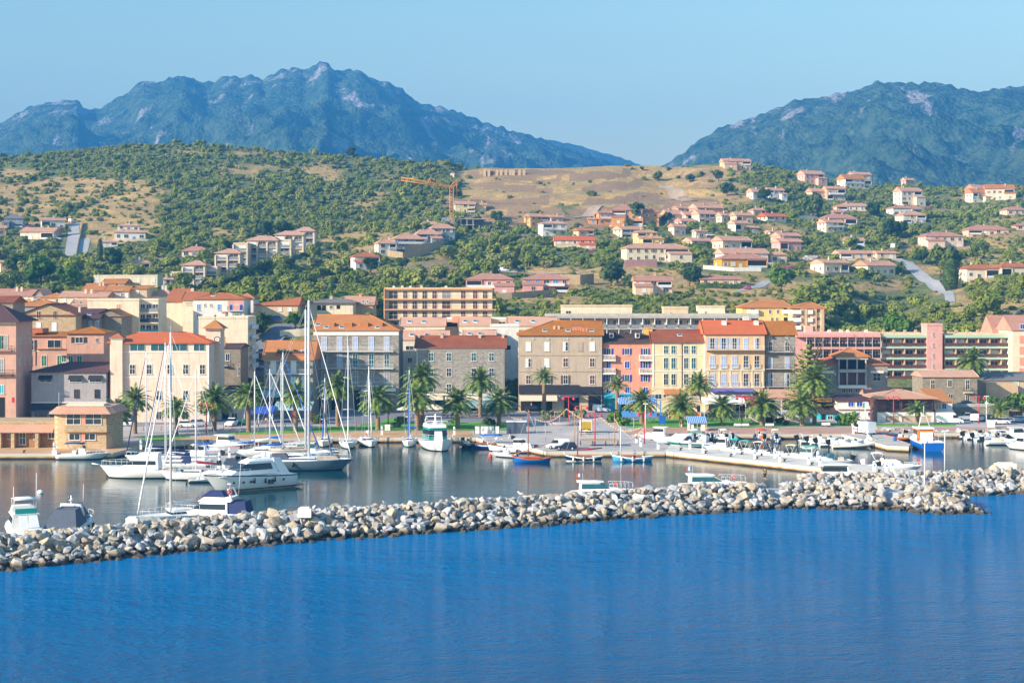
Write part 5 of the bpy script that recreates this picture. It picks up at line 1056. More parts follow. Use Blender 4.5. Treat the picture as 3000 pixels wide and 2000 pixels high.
# ---------- trees: positions found by walking the real ground ----------
DENS=[(1500,430,400,55,0),(900,700,420,70,.9),(2550,900,250,70,1.25),(600,560,600,90,1.25),(120,780,220,60,1.3),(2250,560,330,60,1.0)]
def blocked(x,y,r,h):
    for bx,by,hx_,hy in HOUSEBOX:
        if abs(x-bx)<hx_+r*.8 and by-hy-r*.7-h*1.9<y<by+hy+r*.6: return True
    for bx,by,w_ in ROADS:
        if (x-bx)**2+(y-by)**2<(w_+r*.9)**2: return True
    return False
rn=random.Random(11); cand=[]
y=432.0
while y<1125:
    stp=2.45+(y-432)*.0019; x=-.345*y-15
    while x<.345*y+15:
        px,py=x+rn.uniform(-1,1)*stp*.5,y+rn.uniform(-1,1)*stp*.6; x+=stp
        z=TW(px,py); u,v=uv_of(px,py,z)
        dr=dryness(u,v,px,py); town=1 if y>470 else .35
        cl_=noise.noise(Vector((px/30,py/38,12.)))
        p=(.80 if dr<.3 else .5 if dr<.55 else .32)*(1+.9*cl_)*town
        if ell(u,v,BARE)>.3: p*=.15
        if 1345<u<2080 and v<620: p*=.10
        if rn.random()<p:
            big=rn.random()
            s=(rn.uniform(.8,1.6) if big<.55 else rn.uniform(1.6,2.9) if big<.93 else rn.uniform(3.0,4.6))
            if v>860 or (u>1450 and 560<v<860) : s*=.88 if 1650<u<2450 and 560<v<800 else 1.0
            if y>1020: s*=.9
            if 1450<u<2320 and v>800: s*=.62
            if ((u-2660)/170)**2+((v-900)/60)**2<1 and rn.random()<.6: continue
            if dr>.55: s=s*.75 if rn.random()<.8 else s
            cand.append([px,py,z,s])
    y+=stp*1.15
# trees the photograph shows one by one (u, v of the foot, crown radius m, kind, label)
SPEC=[(1927,531,3.9,'holm_oak','lone round dark oak on the bare hilltop meadow'),(2022,534,3.4,'holm_oak','second dark oak right of the lone oak on the dry meadow'),(2055,515,1.9,'holm_oak','small green bush tree right of the two meadow oaks'),(1881,500,1.6,'holm_oak','little shrub tree just below the hilltop crest'),(1025,462,4.2,'holm_oak','tall dark tree standing above the left ridge line'),(1860,650,6.2,'holm_oak','spreading oak in front of the orange apartment house'),(1955,655,3.8,'holm_oak','round oak right of the orange apartment house'),(2775,805,7.5,'holm_oak','broad old oak below the wide peach villa'),(2700,775,3.8,'holm_oak','small oak left of the broad old oak'),(2380,640,8.0,'holm_oak','huge dark oak between the right hillside houses'),(2130,575,5.0,'holm_oak','dark oak on the edge of the dry meadow'),(2105,530,4.2,'holm_oak','pair of spreading oaks near the ridge house'),(1790,838,6.0,'holm_oak','grey green round oak above the boulder wall'),(1850,852,4.0,'holm_oak','dark oak left of the garage house'),(2020,838,5.6,'holm_oak','tall dark oak beside the long low beige house'),(705,850,6.0,'holm_oak','dark rounded oak below the stepped apartments'),(770,700,5.5,'holm_oak','dark oak grove head above the stepped apartments'),(830,693,5.0,'holm_oak','wide oak behind the top apartment roofs'),(1085,800,4.0,'holm_oak','leafy tree in front of the red roofed villa'),(1180,790,3.0,'holm_oak','small tree right of the red roofed villa'),(1395,668,4.0,'holm_oak','round tree under the concrete frame'),(1455,655,4.0,'holm_oak','dark tree at the foot of the dry terraces'),(2240,590,4.5,'holm_oak','dense tree right below the white villa'),(2640,690,4.5,'holm_oak','dark tree near the cream villa porch'),(2290,850,5.5,'bright','bright green tree beside the pale driveway'),(985,915,4.0,'bright','bright green garden tree by the grey roofed bungalow'),(1035,920,3.6,'bright','pale feathery garden tree right of the bungalow'),(1108,925,3.4,'bright','yellow green bush tree left of the long yellow block'),(120,835,6.5,'bright','light green tree crown above the old town roofs'),(45,815,6.0,'holm_oak','dark tree beside the palm at the left end'),(200,848,5.5,'bright','yellow green tree above the red roofs'),(540,940,4.5,'holm_oak','dark garden tree beside the blue shuttered villa'),(500,930,4.0,'holm_oak','dark hedge tree above the oleander'),(865,905+60,3.0,'bright','rounded bright shrub beside the winding street'),(880,930,4.0,'bright','leafy tree behind the tall mast'),(770,975,3.5,'holm_oak','clipped round bush at the street corner'),(720,1110,4.5,'holm_oak','dark tree filling the gap beside the street'),(750,1000,4.2,'holm_oak','dark ivy covered tree by the off white block'),(1495,1150,4.5,'bright','green tree in the gap between stone and stained houses'),(1500,1080,3.6,'bright','upper green tree in the gap between the two big houses'),(2560,985,4.0,'bright','bright bamboo thicket behind the pink flats'),(2620,985,4.4,'bright','tall bright bamboo clump behind the mint balconies'),(2655,985,3.4,'bright','feathery bamboo clump left of the pink tower'),(2785,850,6.0,'poplar','tall upright poplar beside the dirt track'),(293,770,2.3,'cypress','slender dark cypress at the end of the lane'),(340,790,5.5,'pine','dark pine group right of the cypress'),(2560,640,5.5,'pine','dark conifer above the cream house'),(2610,700,6.0,'pine','tall conifer below the white bungalow')]
for i,(u,v,s,k,lab) in enumerate(SPEC):
    g=G(u,v) if v<1080 else Vector(((u-1500)/F*400,400,1)); 
    cand=[c for c in cand if (c[0]-g.x)**2+(c[1]-g.y)**2>(s*1.0)**2]
    if k in('cypress','poplar'):
        t=thing(k+'_tree',lab,'tree',g); rr_=random.Random(i); mb=MB(); hh_=s*(4.2 if k=='cypress' else 1.9)
        for q in range(9): zz=hh_*(.08+.84*q/8); rad=(.42 if k=='cypress' else .62)*s*math.sin(PI*min(.97,(.14+.8*q/8)))**.6; mb.ball((0,0,zz),rad*.85,7,4,sz=1.5)
        for q in range(420):
            f=rr_.random(); zz=hh_*(.03+.97*f); rad=(.45 if k=='cypress' else .66)*s*math.sin(PI*min(.97,(.1+.88*f)))**.6; a_=rr_.uniform(0,6.28); p=Vector((math.cos(a_)*rad,math.sin(a_)*rad,zz))*1; l=.3*rr_.uniform(.6,1.3); n_=Vector((math.cos(a_),math.sin(a_),0)); s_=Vector((-n_.y,n_.x,0)); mb.add([p-s_*l-n_*.1,p+s_*l*.8,p+s_*l*.5+n_*.35+Vector((0,0,l*2)),p-s_*l*.6+n_*.2+Vector((0,0,l*1.6))],[(0,1,2,3)])
        mb.build('crown',M['tree_leaves'],t); trunk_mb(2,.3,i).build('trunk',M['bark'],t)
    else:
        p=PROT[i%6]; t=thing(k if k!='bright' else 'leafy_tree',lab,'tree',g,rn.uniform(0,6.28)); 
        mt={'holm_oak':'tree_leaves','bright':'bright_leaves','pine':'conifer_leaves'}[k]; th_=s*.55
        mb=crown_mb(300+i,520 if s>4 else 340,.95,9,.105); c=mb.build('crown',M[mt],t); c.location=(0,0,th_*.75); c.scale=(s,)*3; trunk_mb(th_,.07*s,i).build('trunk',M['bark'],t)
CA=[]
for c in cand:
    if not blocked(c[0],c[1],c[3],c[3]*1.15): CA.append(c)
    elif not blocked(c[0],c[1],1.0,1.0): c[3]=rn.uniform(.7,1.0); CA.append(c)
def vis_(c):
    u,v=uv_of(*c[:3]); return -20<u<3020 and (v<1000 or c[3]>3)
CA.sort(key=lambda c:-(c[3]/c[1]) if vis_(c) else 0)
KIND=['oak with a dense rounded crown on the green hillside','low spreading oak on the maquis slope']
first=[True]*6
for i,c in enumerate(CA[:235]):
    k=rn.randrange(6); t=PROT[k] if first[k] else copy_tree(PROT[k]); first[k]=False
    put(t,(c[0],c[1],c[2]),rn.uniform(0,6.28),'dense rounded holm oak on the scrub covered hillside',c[3]); t['group']='holm oaks on the hillside'; t['category']='tree'
for p in PROT:
    if p['label']=='x': pass
pts=CA[235:]
print('shrubs',len(pts))
# the rest of the maquis: one object, crowns scattered by geometry nodes
mb=MB(); mb.v=[(c[0],c[1],c[2]-.25*c[3]) for c in pts]; me=bpy.data.meshes.new('maquis_scrub'); me.from_pydata(mb.v,[],[])
sc_=me.attributes.new('size','FLOAT','POINT'); sc_.data.foreach_set('value',[c[3]*1.05 for c in pts]); ro_=me.attributes.new('turn','FLOAT','POINT'); ro_.data.foreach_set('value',[rn.uniform(0,6.28) for c in pts])
so_=bpy.data.objects.new('maquis_scrub',me); COL.objects.link(so_); so_['kind']='stuff'
ng=bpy.data.node_groups.new('scatter','GeometryNodeTree'); ng.interface.new_socket('Geometry',in_out='INPUT',socket_type='NodeSocketGeometry'); ng.interface.new_socket('Geometry',in_out='OUTPUT',socket_type='NodeSocketGeometry')
N=ng.nodes; Lk=ng.links; gi=N.new('NodeGroupInput'); go=N.new('NodeGroupOutput'); ci=N.new('GeometryNodeCollectionInfo'); ci.inputs['Collection'].default_value=crown_col; ci.inputs['Separate Children'].default_value=True; ci.inputs['Reset Children'].default_value=True
ip=N.new('GeometryNodeInstanceOnPoints'); ip.inputs['Pick Instance'].default_value=True
a1=N.new('GeometryNodeInputNamedAttribute'); a1.data_type='FLOAT'; a1.inputs[0].default_value='size'; a2=N.new('GeometryNodeInputNamedAttribute'); a2.data_type='FLOAT'; a2.inputs[0].default_value='turn'
cx_=N.new('ShaderNodeCombineXYZ'); Lk.new(a2.outputs[0],cx_.inputs[2]); Lk.new(gi.outputs[0],ip.inputs['Points']); Lk.new(ci.outputs[0],ip.inputs['Instance']); Lk.new(cx_.outputs[0],ip.inputs['Rotation']); Lk.new(a1.outputs[0],ip.inputs['Scale'])
rv_=N.new('FunctionNodeRandomValue'); rv_.data_type='INT'; rv_.inputs[4].default_value=0; rv_.inputs[5].default_value=5; Lk.new(rv_.outputs[2],ip.inputs['Instance Index']); Lk.new(ip.outputs[0],go.inputs[0])
md=so_.modifiers.new('scatter','NODES'); md.node_group=ng
# flowering shrubs
def shrub(u,v,r_,mat,label,sx=1,base=None,name='flowering_shrub',D=None):
    g=G(u,v) if base is None else PZ(u,v,base); t=thing(name,label,'shrub',g); mb=crown_mb(int(u+v),260,.8,6,.13); c=mb.build('crown',M[mat],t); c.scale=(r_*sx,r_,r_); trunk_mb(r_*.4,.08,3).build('trunk',M['bark'],t)
for e in ((90,676,2.4,'pink_flowers','pink oleander beside the white villa at the left',1.6),(178,674,1.6,'pink_flowers','small pink oleander right of the white villa',1.2),(70,634,1.6,'pink_flowers','pink flowering bush above the dark house',1),(1480,862,1.9,'pink_flowers','magenta bougainvillea between the two pink apartment houses',1.6),(2300,790,1.6,'pink_flowers','purple bougainvillea hedge right of the ochre bungalow',3.6),(2190,848,1.4,'pink_flowers','pink bush at the end of the dark hedge',1.5),(1735,738,1.3,'pink_flowers','pink bushes below the red roof strip',2),(2720,612,1.8,'pink_flowers','pink oleander right of the tall cream house',1.3),(2377,765,2.6,'white_flowers','large white flowering bush above the cream gable house',1.8),(2270,583,1.5,'white_flowers','white blossom bush in front of the white villa',1.2),(1965,697,1.1,'pink_flowers','pink shrub between the yellow and peach houses',1.2),(490,928,1.3,'pink_flowers','oleander below the cream loggias',1.3)): shrub(*e)
shrub(2627,1146,3.2,'white_flowers','big white flowering oleander beside the stone villa',1.2,1.0)
shrub(2645,1166,1.6,'pink_flowers','pink oleander at the foot of the white one',1,1.0)
def hedge(u0,u1,v,h,label,mat='tree_leaves'):
    a=G(u0,v); b_=G(u1,v); t=MB(); n=int((b_-a).length/.8)
    for i in range(n):
        p=a.lerp(b_,(i+.5)/n); z=TW(p.x,p.y); t.box(p.x-.45,p.x+.45,p.y-.7,p.y+.7,z-.5,z+h*.85)
        for k in range(10):
            q=Vector((p.x+rn.uniform(-.5,.5),p.y-.7+rn.uniform(-.15,.6),z+rn.uniform(0,h))); l=.3; t.add([q+Vector((-l,0,-.1)),q+Vector((l,-.1,-.05)),q+Vector((l*.7,-.15,l)),q+Vector((-l*.8,0,l*.9))],[(0,1,2,3)])
    tag(t.build('hedge',M[mat]),label,'hedge'); HOUSEBOX.append(((a.x+b_.x)/2,a.y,abs(b_.x-a.x)/2,1.5))
hedge(2040,2178,846,2.0,'long dark clipped hedge in front of the low beige house'); hedge(2000,2100,727,2.2,'dark hedge below the low peach house'); hedge(2770,3010,822,1.2,'long green hedge under the cream terrace houses','bright_leaves')
# ---------- quays, road, lawns ----------
plain('quay_concrete','#b8aea0',.9,.2,.35,bump=.3); plain('plaza_paving','#b3aba3',.9,.18,.25); plain('promenade_paving','#b98f78',.9,.2,.4); plain('jetty_concrete','#cfc8ba',.85,.12,.5); plain('lawn_green','#5d9a1e',.95,.25,.8); plain('road_asphalt','#7c7d82',.9,.12,.5); plain('quay_sand','#c59a6c',.9,.2,.3)
t=NT('quay_wall'); pz=t.n.new('ShaderNodeSeparateXYZ'); t.link(t.geo(),pz.inputs[0]); n=t.noise(.6,4,.6,t.geo((1,1,4)))
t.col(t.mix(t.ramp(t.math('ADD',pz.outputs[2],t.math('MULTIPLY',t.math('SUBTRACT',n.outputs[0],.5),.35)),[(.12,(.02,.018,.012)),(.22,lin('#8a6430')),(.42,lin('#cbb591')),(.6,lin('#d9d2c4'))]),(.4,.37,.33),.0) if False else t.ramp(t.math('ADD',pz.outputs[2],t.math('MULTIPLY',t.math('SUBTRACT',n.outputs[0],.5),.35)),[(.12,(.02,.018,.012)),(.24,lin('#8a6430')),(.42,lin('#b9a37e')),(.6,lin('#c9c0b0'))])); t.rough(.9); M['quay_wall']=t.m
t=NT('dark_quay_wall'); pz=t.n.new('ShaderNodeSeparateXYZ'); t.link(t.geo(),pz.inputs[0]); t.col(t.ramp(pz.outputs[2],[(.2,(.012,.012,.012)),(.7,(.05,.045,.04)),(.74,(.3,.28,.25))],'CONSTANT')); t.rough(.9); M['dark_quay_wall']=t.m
def xy(l,z=1.0): return [tuple(PZ(u,v,z))[:2] for u,v in l]
def cw(p): 
    a=sum(p[i][0]*p[(i+1)%len(p)][1]-p[(i+1)%len(p)][0]*p[i][1] for i in range(len(p))); return p if a>0 else p[::-1]
qm=MB(); main=xy([(-900,1331),(330,1327),(420,1302),(700,1285),(1000,1281),(1395,1281),(1440,1296),(1560,1312),(1600,1322),(1948,1322),(1960,1303),(1895,1285),(1832,1272),(2480,1271),(2700,1268),(3900,1268)])
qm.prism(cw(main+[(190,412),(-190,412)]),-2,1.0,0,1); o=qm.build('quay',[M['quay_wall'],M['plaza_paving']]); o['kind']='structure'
def sheet(name,l,mat,z,raw=False): 
    m=MB(); p=cw([tuple(q) for q in (l if raw else xy(l))]); m.add([(a,b,z) for a,b in p],[tuple(range(len(p)))]); return struct(m,name,M[mat])
sheet('promenade',[(1836,1271),(1860,1252),(2300,1252),(3300,1250),(3300,1267),(2700,1267),(2480,1270)],'promenade_paving',1.004)
sheet('promenade',[(-300,1329),(330,1325.5),(420,1301),(700,1284.5),(1000,1280.5),(1390,1280.5),(1380,1262),(1000,1264),(700,1270),(440,1290),(330,1305),(-300,1313)],'quay_sand',1.004)
sheet('lawn',[(1815,1247),(1812,1232),(1900,1226),(2300,1226),(2300,1250),(1850,1252)],'lawn_green',1.03); sheet('lawn',[(1040,1262),(1060,1240),(1490,1236),(1490,1261)],'lawn_green',1.03); sheet('lawn',[(2300,1249),(2300,1240),(2800,1240),(2800,1247)],'lawn_green',1.03); sheet('lawn',[(650,1270),(900,1252),(1050,1246),(1035,1263),(720,1272)],'lawn_green',1.03); sheet('lawn',[(400,1290),(440,1278),(520,1276),(560,1279),(480,1290)],'lawn_green',1.03); sheet('lawn',[(1110,1242),(1130,1226),(1180,1222),(1175,1240)],'lawn_green',1.026)
sheet('road',[(-500,361),(1,1)][:0] or [(-150,386),(150,386),(150,366),(20,366),(-20,352),(-150,350)],'road_asphalt',1.008,True)
sheet('parking_area',[(2740,1238),(2740,1216),(3300,1216),(3300,1238)],'road_asphalt',1.016)
m=MB()
for a,b_ in (((1012,1209),(1060,1211)),((1070,1207),(1110,1210)),((700,1216),(760,1214))): 
    p,q=PZ(*a,1.0),PZ(*b_,1.0); m.add([(p.x,p.y,1.013),(q.x,q.y,1.013),(q.x,q.y+.5,1.013),(p.x,p.y+.5,1.013)],[(0,1,2,3)])
struct(m,'road_markings',M['white_paint'])
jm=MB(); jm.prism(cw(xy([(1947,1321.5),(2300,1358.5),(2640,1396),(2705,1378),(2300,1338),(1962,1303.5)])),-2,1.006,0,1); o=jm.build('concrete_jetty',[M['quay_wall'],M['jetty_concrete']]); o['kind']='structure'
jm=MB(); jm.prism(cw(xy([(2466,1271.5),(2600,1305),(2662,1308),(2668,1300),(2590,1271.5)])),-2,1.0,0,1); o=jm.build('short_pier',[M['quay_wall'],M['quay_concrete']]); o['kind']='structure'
jm=MB(); jm.prism(cw(xy([(600,1291),(715,1287),(668,1376),(560,1378)],.7)),-1,.7,0,1); o=jm.build('pontoon',[M['quay_wall'],M['plaza_paving']]); o['kind']='structure'
# kerb of lawn and service posts
def repeat(make,spots,labels,group=None,z=1.0,scale=None):
    first=make()
    for i,s in enumerate(spots):
        o=first if i==0 else copy_tree(first); p=PZ(s[0],s[1],z if len(s)<4 else s[3]); put(o,p,s[2] if len(s)>2 else 0,labels if isinstance(labels,str) else labels[i])
        if group: o['group']=group
    return first
def pedestal():
    t=thing('service_pedestal','x','pedestal'); MB().hexa([(-.22,-.18,0),(.22,-.18,0),(.22,.18,0),(-.22,.18,0)],[(-.2,-.16,1.5),(.2,-.16,1.5),(.2,.16,1.5),(-.2,.16,1.5)]).build('post',M['white_paint'],t); MB().ball((0,0,1.5),.24,8,5).build('cap',M['white_metal'],t); MB().box(-.12,.12,-.21,-.17,.9,1.2).build('panel',M['sky_shutter'],t); return t
repeat(pedestal,[(1864,1297),(1877,1308),(1928,1315),(2021,1314),(2060,1327),(2150,1330),(2211,1344),(2270,1342),(2284,1352),(2369,1359),(2396,1350),(2402,1364),(2561,1381),(2597,1383),(2614,1379),(2500,1270),(2543,1285),(672,1340,0,.7),(643,1355,0,.7),(159,1324),(413,1316),(1119,1273),(1331,1274),(1415,1274),(1444,1273)],'white service pedestal for boats standing on the quay edge','white service pedestals on the quays')
def bollard():
    t=thing('mooring_bollard','x','bollard'); MB().box(-.35,.35,-.2,.2,0,.06).build('base',M['iron'],t); MB().lathe([(.14,.06),(.12,.35),(.22,.42),(.2,.5)],8).tube([(0,0,.38),(.4,0,.42)],.09,6).build('post',M['iron'],t); return t
repeat(bollard,[(1994,1319),(2067,1328),(2141,1337),(2173,1331),(2218,1344),(2231,1335),(2298,1352),(2378,1362),(2477,1372),(2575,1383),(225,1326),(70,1326)],'dark iron mooring bollard on the pale jetty or quay','iron mooring bollards')
def lamp2():
    t=thing('street_lamp','x','street lamp'); MB().tube([(0,0,0),(0,0,6.2)],[.12,.07],8).build('pole',M['red_paint'],t); a=MB(); a.tube([(-1.1,0,6.0),(1.1,0,6.0)],.05,6).tube([(0,0,5.6),(.5,0,6)],.03,4).tube([(0,0,5.6),(-.5,0,6)],.03,4); a.build('arm',M['red_paint'],t)
    for s in (-1.1,1.1): h_=MB().lathe([(.07,.0),(.12,-.15),(.36,-.5),(.38,-.58)],10,c=(s,0,6.0)).build('lamp_shade',M['red_paint'],t); MB().ball((s,0,5.42),.16,8,4).build('bulb',M['white_paint'],h_)
    return t
lm=['red twin headed street lamp at the hut with the olive shrubs','red twin headed street lamp on the plaza behind the yellow truck','red twin headed street lamp near the plaza edge','red street lamp in front of the harbour restaurant','red street lamp beside the small palm in the car park','red street lamp by the long white marquee','red street lamp next to the cream hall palms','red street lamp left of the long stone house','red street lamp at the right end of the plaza stairs']
repeat(lamp2,[(1666,1243),(1703,1278),(1743,1305),(2618,1243),(2868,1241),(2174,1243),(605,1268),(1137,1240),(1888,1300)],lm,'red street lamps along the harbour')
def polel(h,nm='white_mast_lamp'):
    t=thing('flood_lamp','x','street lamp'); MB().tube([(0,0,0),(0,0,h)],[.12,.07],8).build('pole',M['white_metal'],t); MB().box(-.5,.5,-.2,.2,h-.1,h+.08).build('lamp_head',M['white_metal'],t); return t
for u,v,h,z,l in ((2535,1243,4.8,1,'white flag pole lamp beside the ambulance van'),(2890,1241,6.0,1,'tall white lamp pole in the right car park'),(2768,1388,7.0,0,'white pile with lamp standing in the harbour water'),(1891,1262,5.6,1,'white lamp pole near the striped kiosk'),(1420,1205,4,1,'grey lamp post before the terrace')):
    o=polel(h); put(o,PZ(u,v,z),0,l)
t=thing('beacon_pole','thin white pole on a white block at the breakwater tip','beacon',PZ(2709,1445,1.6)); MB().tube([(0,0,0),(0,0,7.0)],[.1,.06],8).build('pole',M['white_metal'],t); MB().box(-.8,.8,-.7,.7,-1.0,.9).build('plinth',M['white_paint'],t); MB().ball((.15,0,7.15),.2,8,5,sx=1.6).build('lamp',M['white_paint'],t)
for u,v,s,l in ((388,1576-45,.7,'small white box on the left breakwater crest'),(893+0,1502,.8,'white concrete block on the breakwater crest'),(2945,1368,1.6,'long white concrete block on the far breakwater')):
    p=PZ(u,v,2.9); MB_=MB().box(-s,s,-.5,.5,-.5,.6).box(-s*.7,s*.7,-.4,.4,.6,.75); tag(MB_.build('concrete_block',M['white_paint'],None,p),l,'block')
# ---------- palms ----------
t=NT('palm_leaves'); c=t.ramp(t.n.new('ShaderNodeNewGeometry').outputs['Random Per Island'],[(0,(.055,.115,.022)),(.5,(.125,.20,.035)),(1,(.27,.32,.06))]); t.col(c); t.rough(.5); t.spec(.4); M['palm_leaves']=t.m
plain('palm_fruit','#d9821a',.7,.3,8)
def frond(mb,r,az,el,L,n=20,lw=.66):
    pts=[]; d=Vector((math.cos(az)*math.cos(el),math.sin(az)*math.cos(el),math.sin(el))); p=Vector((0,0,0)); s=L/n
    for i in range(n+1): pts.append(p.copy()); p+=d*s; d.z-=(.075+.03*(i/n))*(1.15 if el>0 else .7); d.normalize()
    vs=[];side=Vector((-math.sin(az),math.cos(az),0))
    for i in range(1,n):
        t_=i/n; w=lw*math.sin(PI*min(1,t_*.9+.12))**.6*(L/4); a=pts[i]; f=(pts[i+1]-pts[i]).normalized(); up=side.cross(f)
        for sg in (-1,1):
            tip=a+side*sg*w*1.05+f*w*.6+Vector((0,0,-.32*w+r.uniform(-.1,.1))); b_=a+f*s*1.1; mb.add([a,b_,tip],[(0,1,2)]) if sg>0 else mb.add([b_,a,tip],[(0,1,2)])
    for i in range(n): 
        a,b_=pts[i],pts[i+1]; q=.05*(1-i/n)+.012; mb.add([a-side*q,a+side*q,b_+side*q*.8,b_-side*q*.8],[(0,1,2,3)])
def palm_crown(seed,nf=58,L=4.2,young=False):
    r=random.Random(seed); mb=MB()
    for i in range(nf):
        f=(i+.5)/nf; el=R(82)-f*R(118 if not young else 80)+r.uniform(-.1,.1); az=i*2.39996+r.uniform(-.2,.2); frond(mb,r,az,el,L*r.uniform(.82,1.05)*(.8+.2*math.sin(PI*f)),16)
    return mb
def ptrunk(h,r0):
    m=MB(); prof=[(r0*1.35,-.3),(r0*1.1,.3)]
    n=max(4,int(h/.35))
    for i in range(n): z=.3+(h-.3)*i/n; prof+=[(r0*(1.0+.06*(i%2)),z)]
    prof+=[(r0*1.25,h-.5),(r0*1.55,h-.15),(r0*.9,h+.25)]; return m.lathe(prof,9)
PC={}
def palm(u,vb,vc,L=4.1,fruit=0,label='',kind=0,z=1.0,r0=.46,dark=0):
    p=PZ(u,vb,z); h=max(1.2,ZV(vc,p.y)-z); t=thing('palm_tree',label,'palm',p,rn.uniform(0,6)); ptrunk(h,r0).build('trunk',M['palm_bark'],t)
    k=kind
    if k not in PC: PC[k]=palm_crown(50+k,[76,68,80,40][k],1.0*4.1,k==3).build('crown',M['palm_leaves'],t)
    else: o=bpy.data.objects.new('crown',PC[k].data); COL.objects.link(o); o.parent=t; 
    c=[x for x in t.children if x.name.startswith('crown')][0]; c.location=(0,0,h); c.scale=(L/3.25,L/3.25,L/3.5); c.rotation_euler=(0,0,rn.uniform(0,6))
    if fruit:
        for i in range(5):
            a=i*1.3; m=MB(); 
            for j in range(6): m.ball((math.cos(a)*(.75+.1*j),math.sin(a)*(.75+.1*j),h+.15-.16*j),.2,6,4)
            m.build('fruit_cluster',M['palm_fruit'],t)
for e in ((345,1283,1208,4.0,1,'date palm right of the round harbour office',0),(395,1270,1172,4.0,0,'date palm behind the harbour office palm against the cream hall',1),(515,1272,1196,3.4,0,'smaller date palm between the sailboat masts',1),(628,1262,1174,4.5,0,'large date palm before the low cream annex',2),(728,1266,1160,4.1,1,'date palm with orange fruit left of the tall masts',0),(866,1264,1158,4.0,1,'date palm half hidden by the tallest mast',1),(989,1247,1134,4.2,0,'tall date palm right of the grey yacht rigging',2),(1107,1259,1172,4.4,0,'date palm on the lawn in front of the parked white van',0),(1236,1250,1106,4.3,1,'rear tall date palm left of the long stone house',2),(1223,1260,1163,4.4,1,'front date palm by the white service cabinet',1),(1341,1255,1176,4.3,1,'date palm above the teal and white trawler',0),(1407,1222,1117,4.3,1,'tall palm with orange fruit before the stone house windows',2),(1462,1248,1178,4.3,0,'date palm at the end of the bunting string',1),(1594,1214,1108,3.3,0,'slim tall palm before the black shopfront',3),(1808,1218,1130,3.2,0,'slim palm in front of the salmon pink house',3),(1880,1240,1178,4.0,1,'date palm with fruit by the blue umbrellas',0),(2048,1215,1124,3.9,0,'tall palm in front of the yellow and beige houses',1),(1996,1248,1190,4.2,0,'date palm left of the striped kiosk',2),(2117,1245,1196,3.9,0,'date palm in front of the white marquee',0),(2232,1246,1187,4.3,0,'date palm before the white balustrade terrace',2),(2350,1247,1188,4.2,0,'date palm left of the blue shack',1),(2386,1243,1118,4.9,1,'very tall drooping date palm beside the stone villa',0),(2687,1243,1203,2.9,0,'small sparse palm in front of the harbour restaurant',3),(2928,1241,1205,3.0,0,'small palm between parked cars at the right',3)):
    palm(*e)
palm(2848,1185,1062,5.2,1,'big date palm rising behind the stone house',2,z=1.0,r0=.5) if False else None
p=P(2848,1060,398); t_=thing('palm_tree','big date palm rising behind the grey stone house','palm',(p.x,398,1.0)); h=p.z-1; ptrunk(h,.5).build('trunk',M['palm_bark'],t_); o=bpy.data.objects.new('crown',PC[2].data); COL.objects.link(o); o.parent=t_; o.location=(0,0,h); o.scale=(1.3,)*3
for i,(u,v,s,l) in enumerate(((1838,672,1.0,'hillside palm below the orange apartments'),(1910,672,.9,'hillside palm right of the cream house'),(2048,838,.9,'palm beside the long low beige house'),(2190,690,.8,'palm in front of the veranda house'),(2600,765+30,.8,'palm below the steep asphalt lane'),(2640,800,.9,'second palm below the steep asphalt lane'),(1620,668,.8,'palm beside the two tiered white villa'),(40,846,1.1,'palm above the roofs at the left edge'),(2845,590,.8,'left palm before the yellow ridge house'),(2872,592,.8,'right palm before the yellow ridge house'),(196,690,.9,'thin palm at the end of the long cream house'),(2445,725,.8,'palm among the hedges above the cream gable'))):
    g=G(u,v); t_=thing('palm_tree',l,'palm',g); ptrunk(3.4*s,.3).build('trunk',M['palm_bark'],t_); o=bpy.data.objects.new('crown',PC[i%3].data); COL.objects.link(o); o.parent=t_; o.location=(0,0,3.4*s); o.scale=(.85*s,)*3
# garden trees along the quay, araucaria
t_=thing('monkey_tail_pine','tiered conifer with horizontal branches beside the stone villa','tree',PZ(2370,1222,1.0)); hh_=ZV(1012,t_.location.y)-1; trunk_mb(hh_,.45,5).build('trunk',M['bark'],t_); m=MB(); rr_=random.Random(5)
for k in range(13):
    z=hh_*(.16+.8*k/12); L_=6.2*(1-k/12)**.6+.6
    for j in range(9):
        a=j*.7+k*.4; 
        for q in range(14):
            f=(q+.6)/14; p=Vector((math.cos(a)*L_*f,math.sin(a)*L_*f,z+.5*f*f+rr_.uniform(-.15,.15))); l=.62*(1.15-f*.4); s_=Vector((-math.sin(a),math.cos(a),0)); m.add([p-s_*l,p+s_*l,p+s_*l*.6+Vector((0,0,l*.8)),p-s_*l*.6+Vector((math.cos(a)*.2,0,l*.7))],[(0,1,2,3)])
m.build('crown',M['maquis_leaves'],t_)
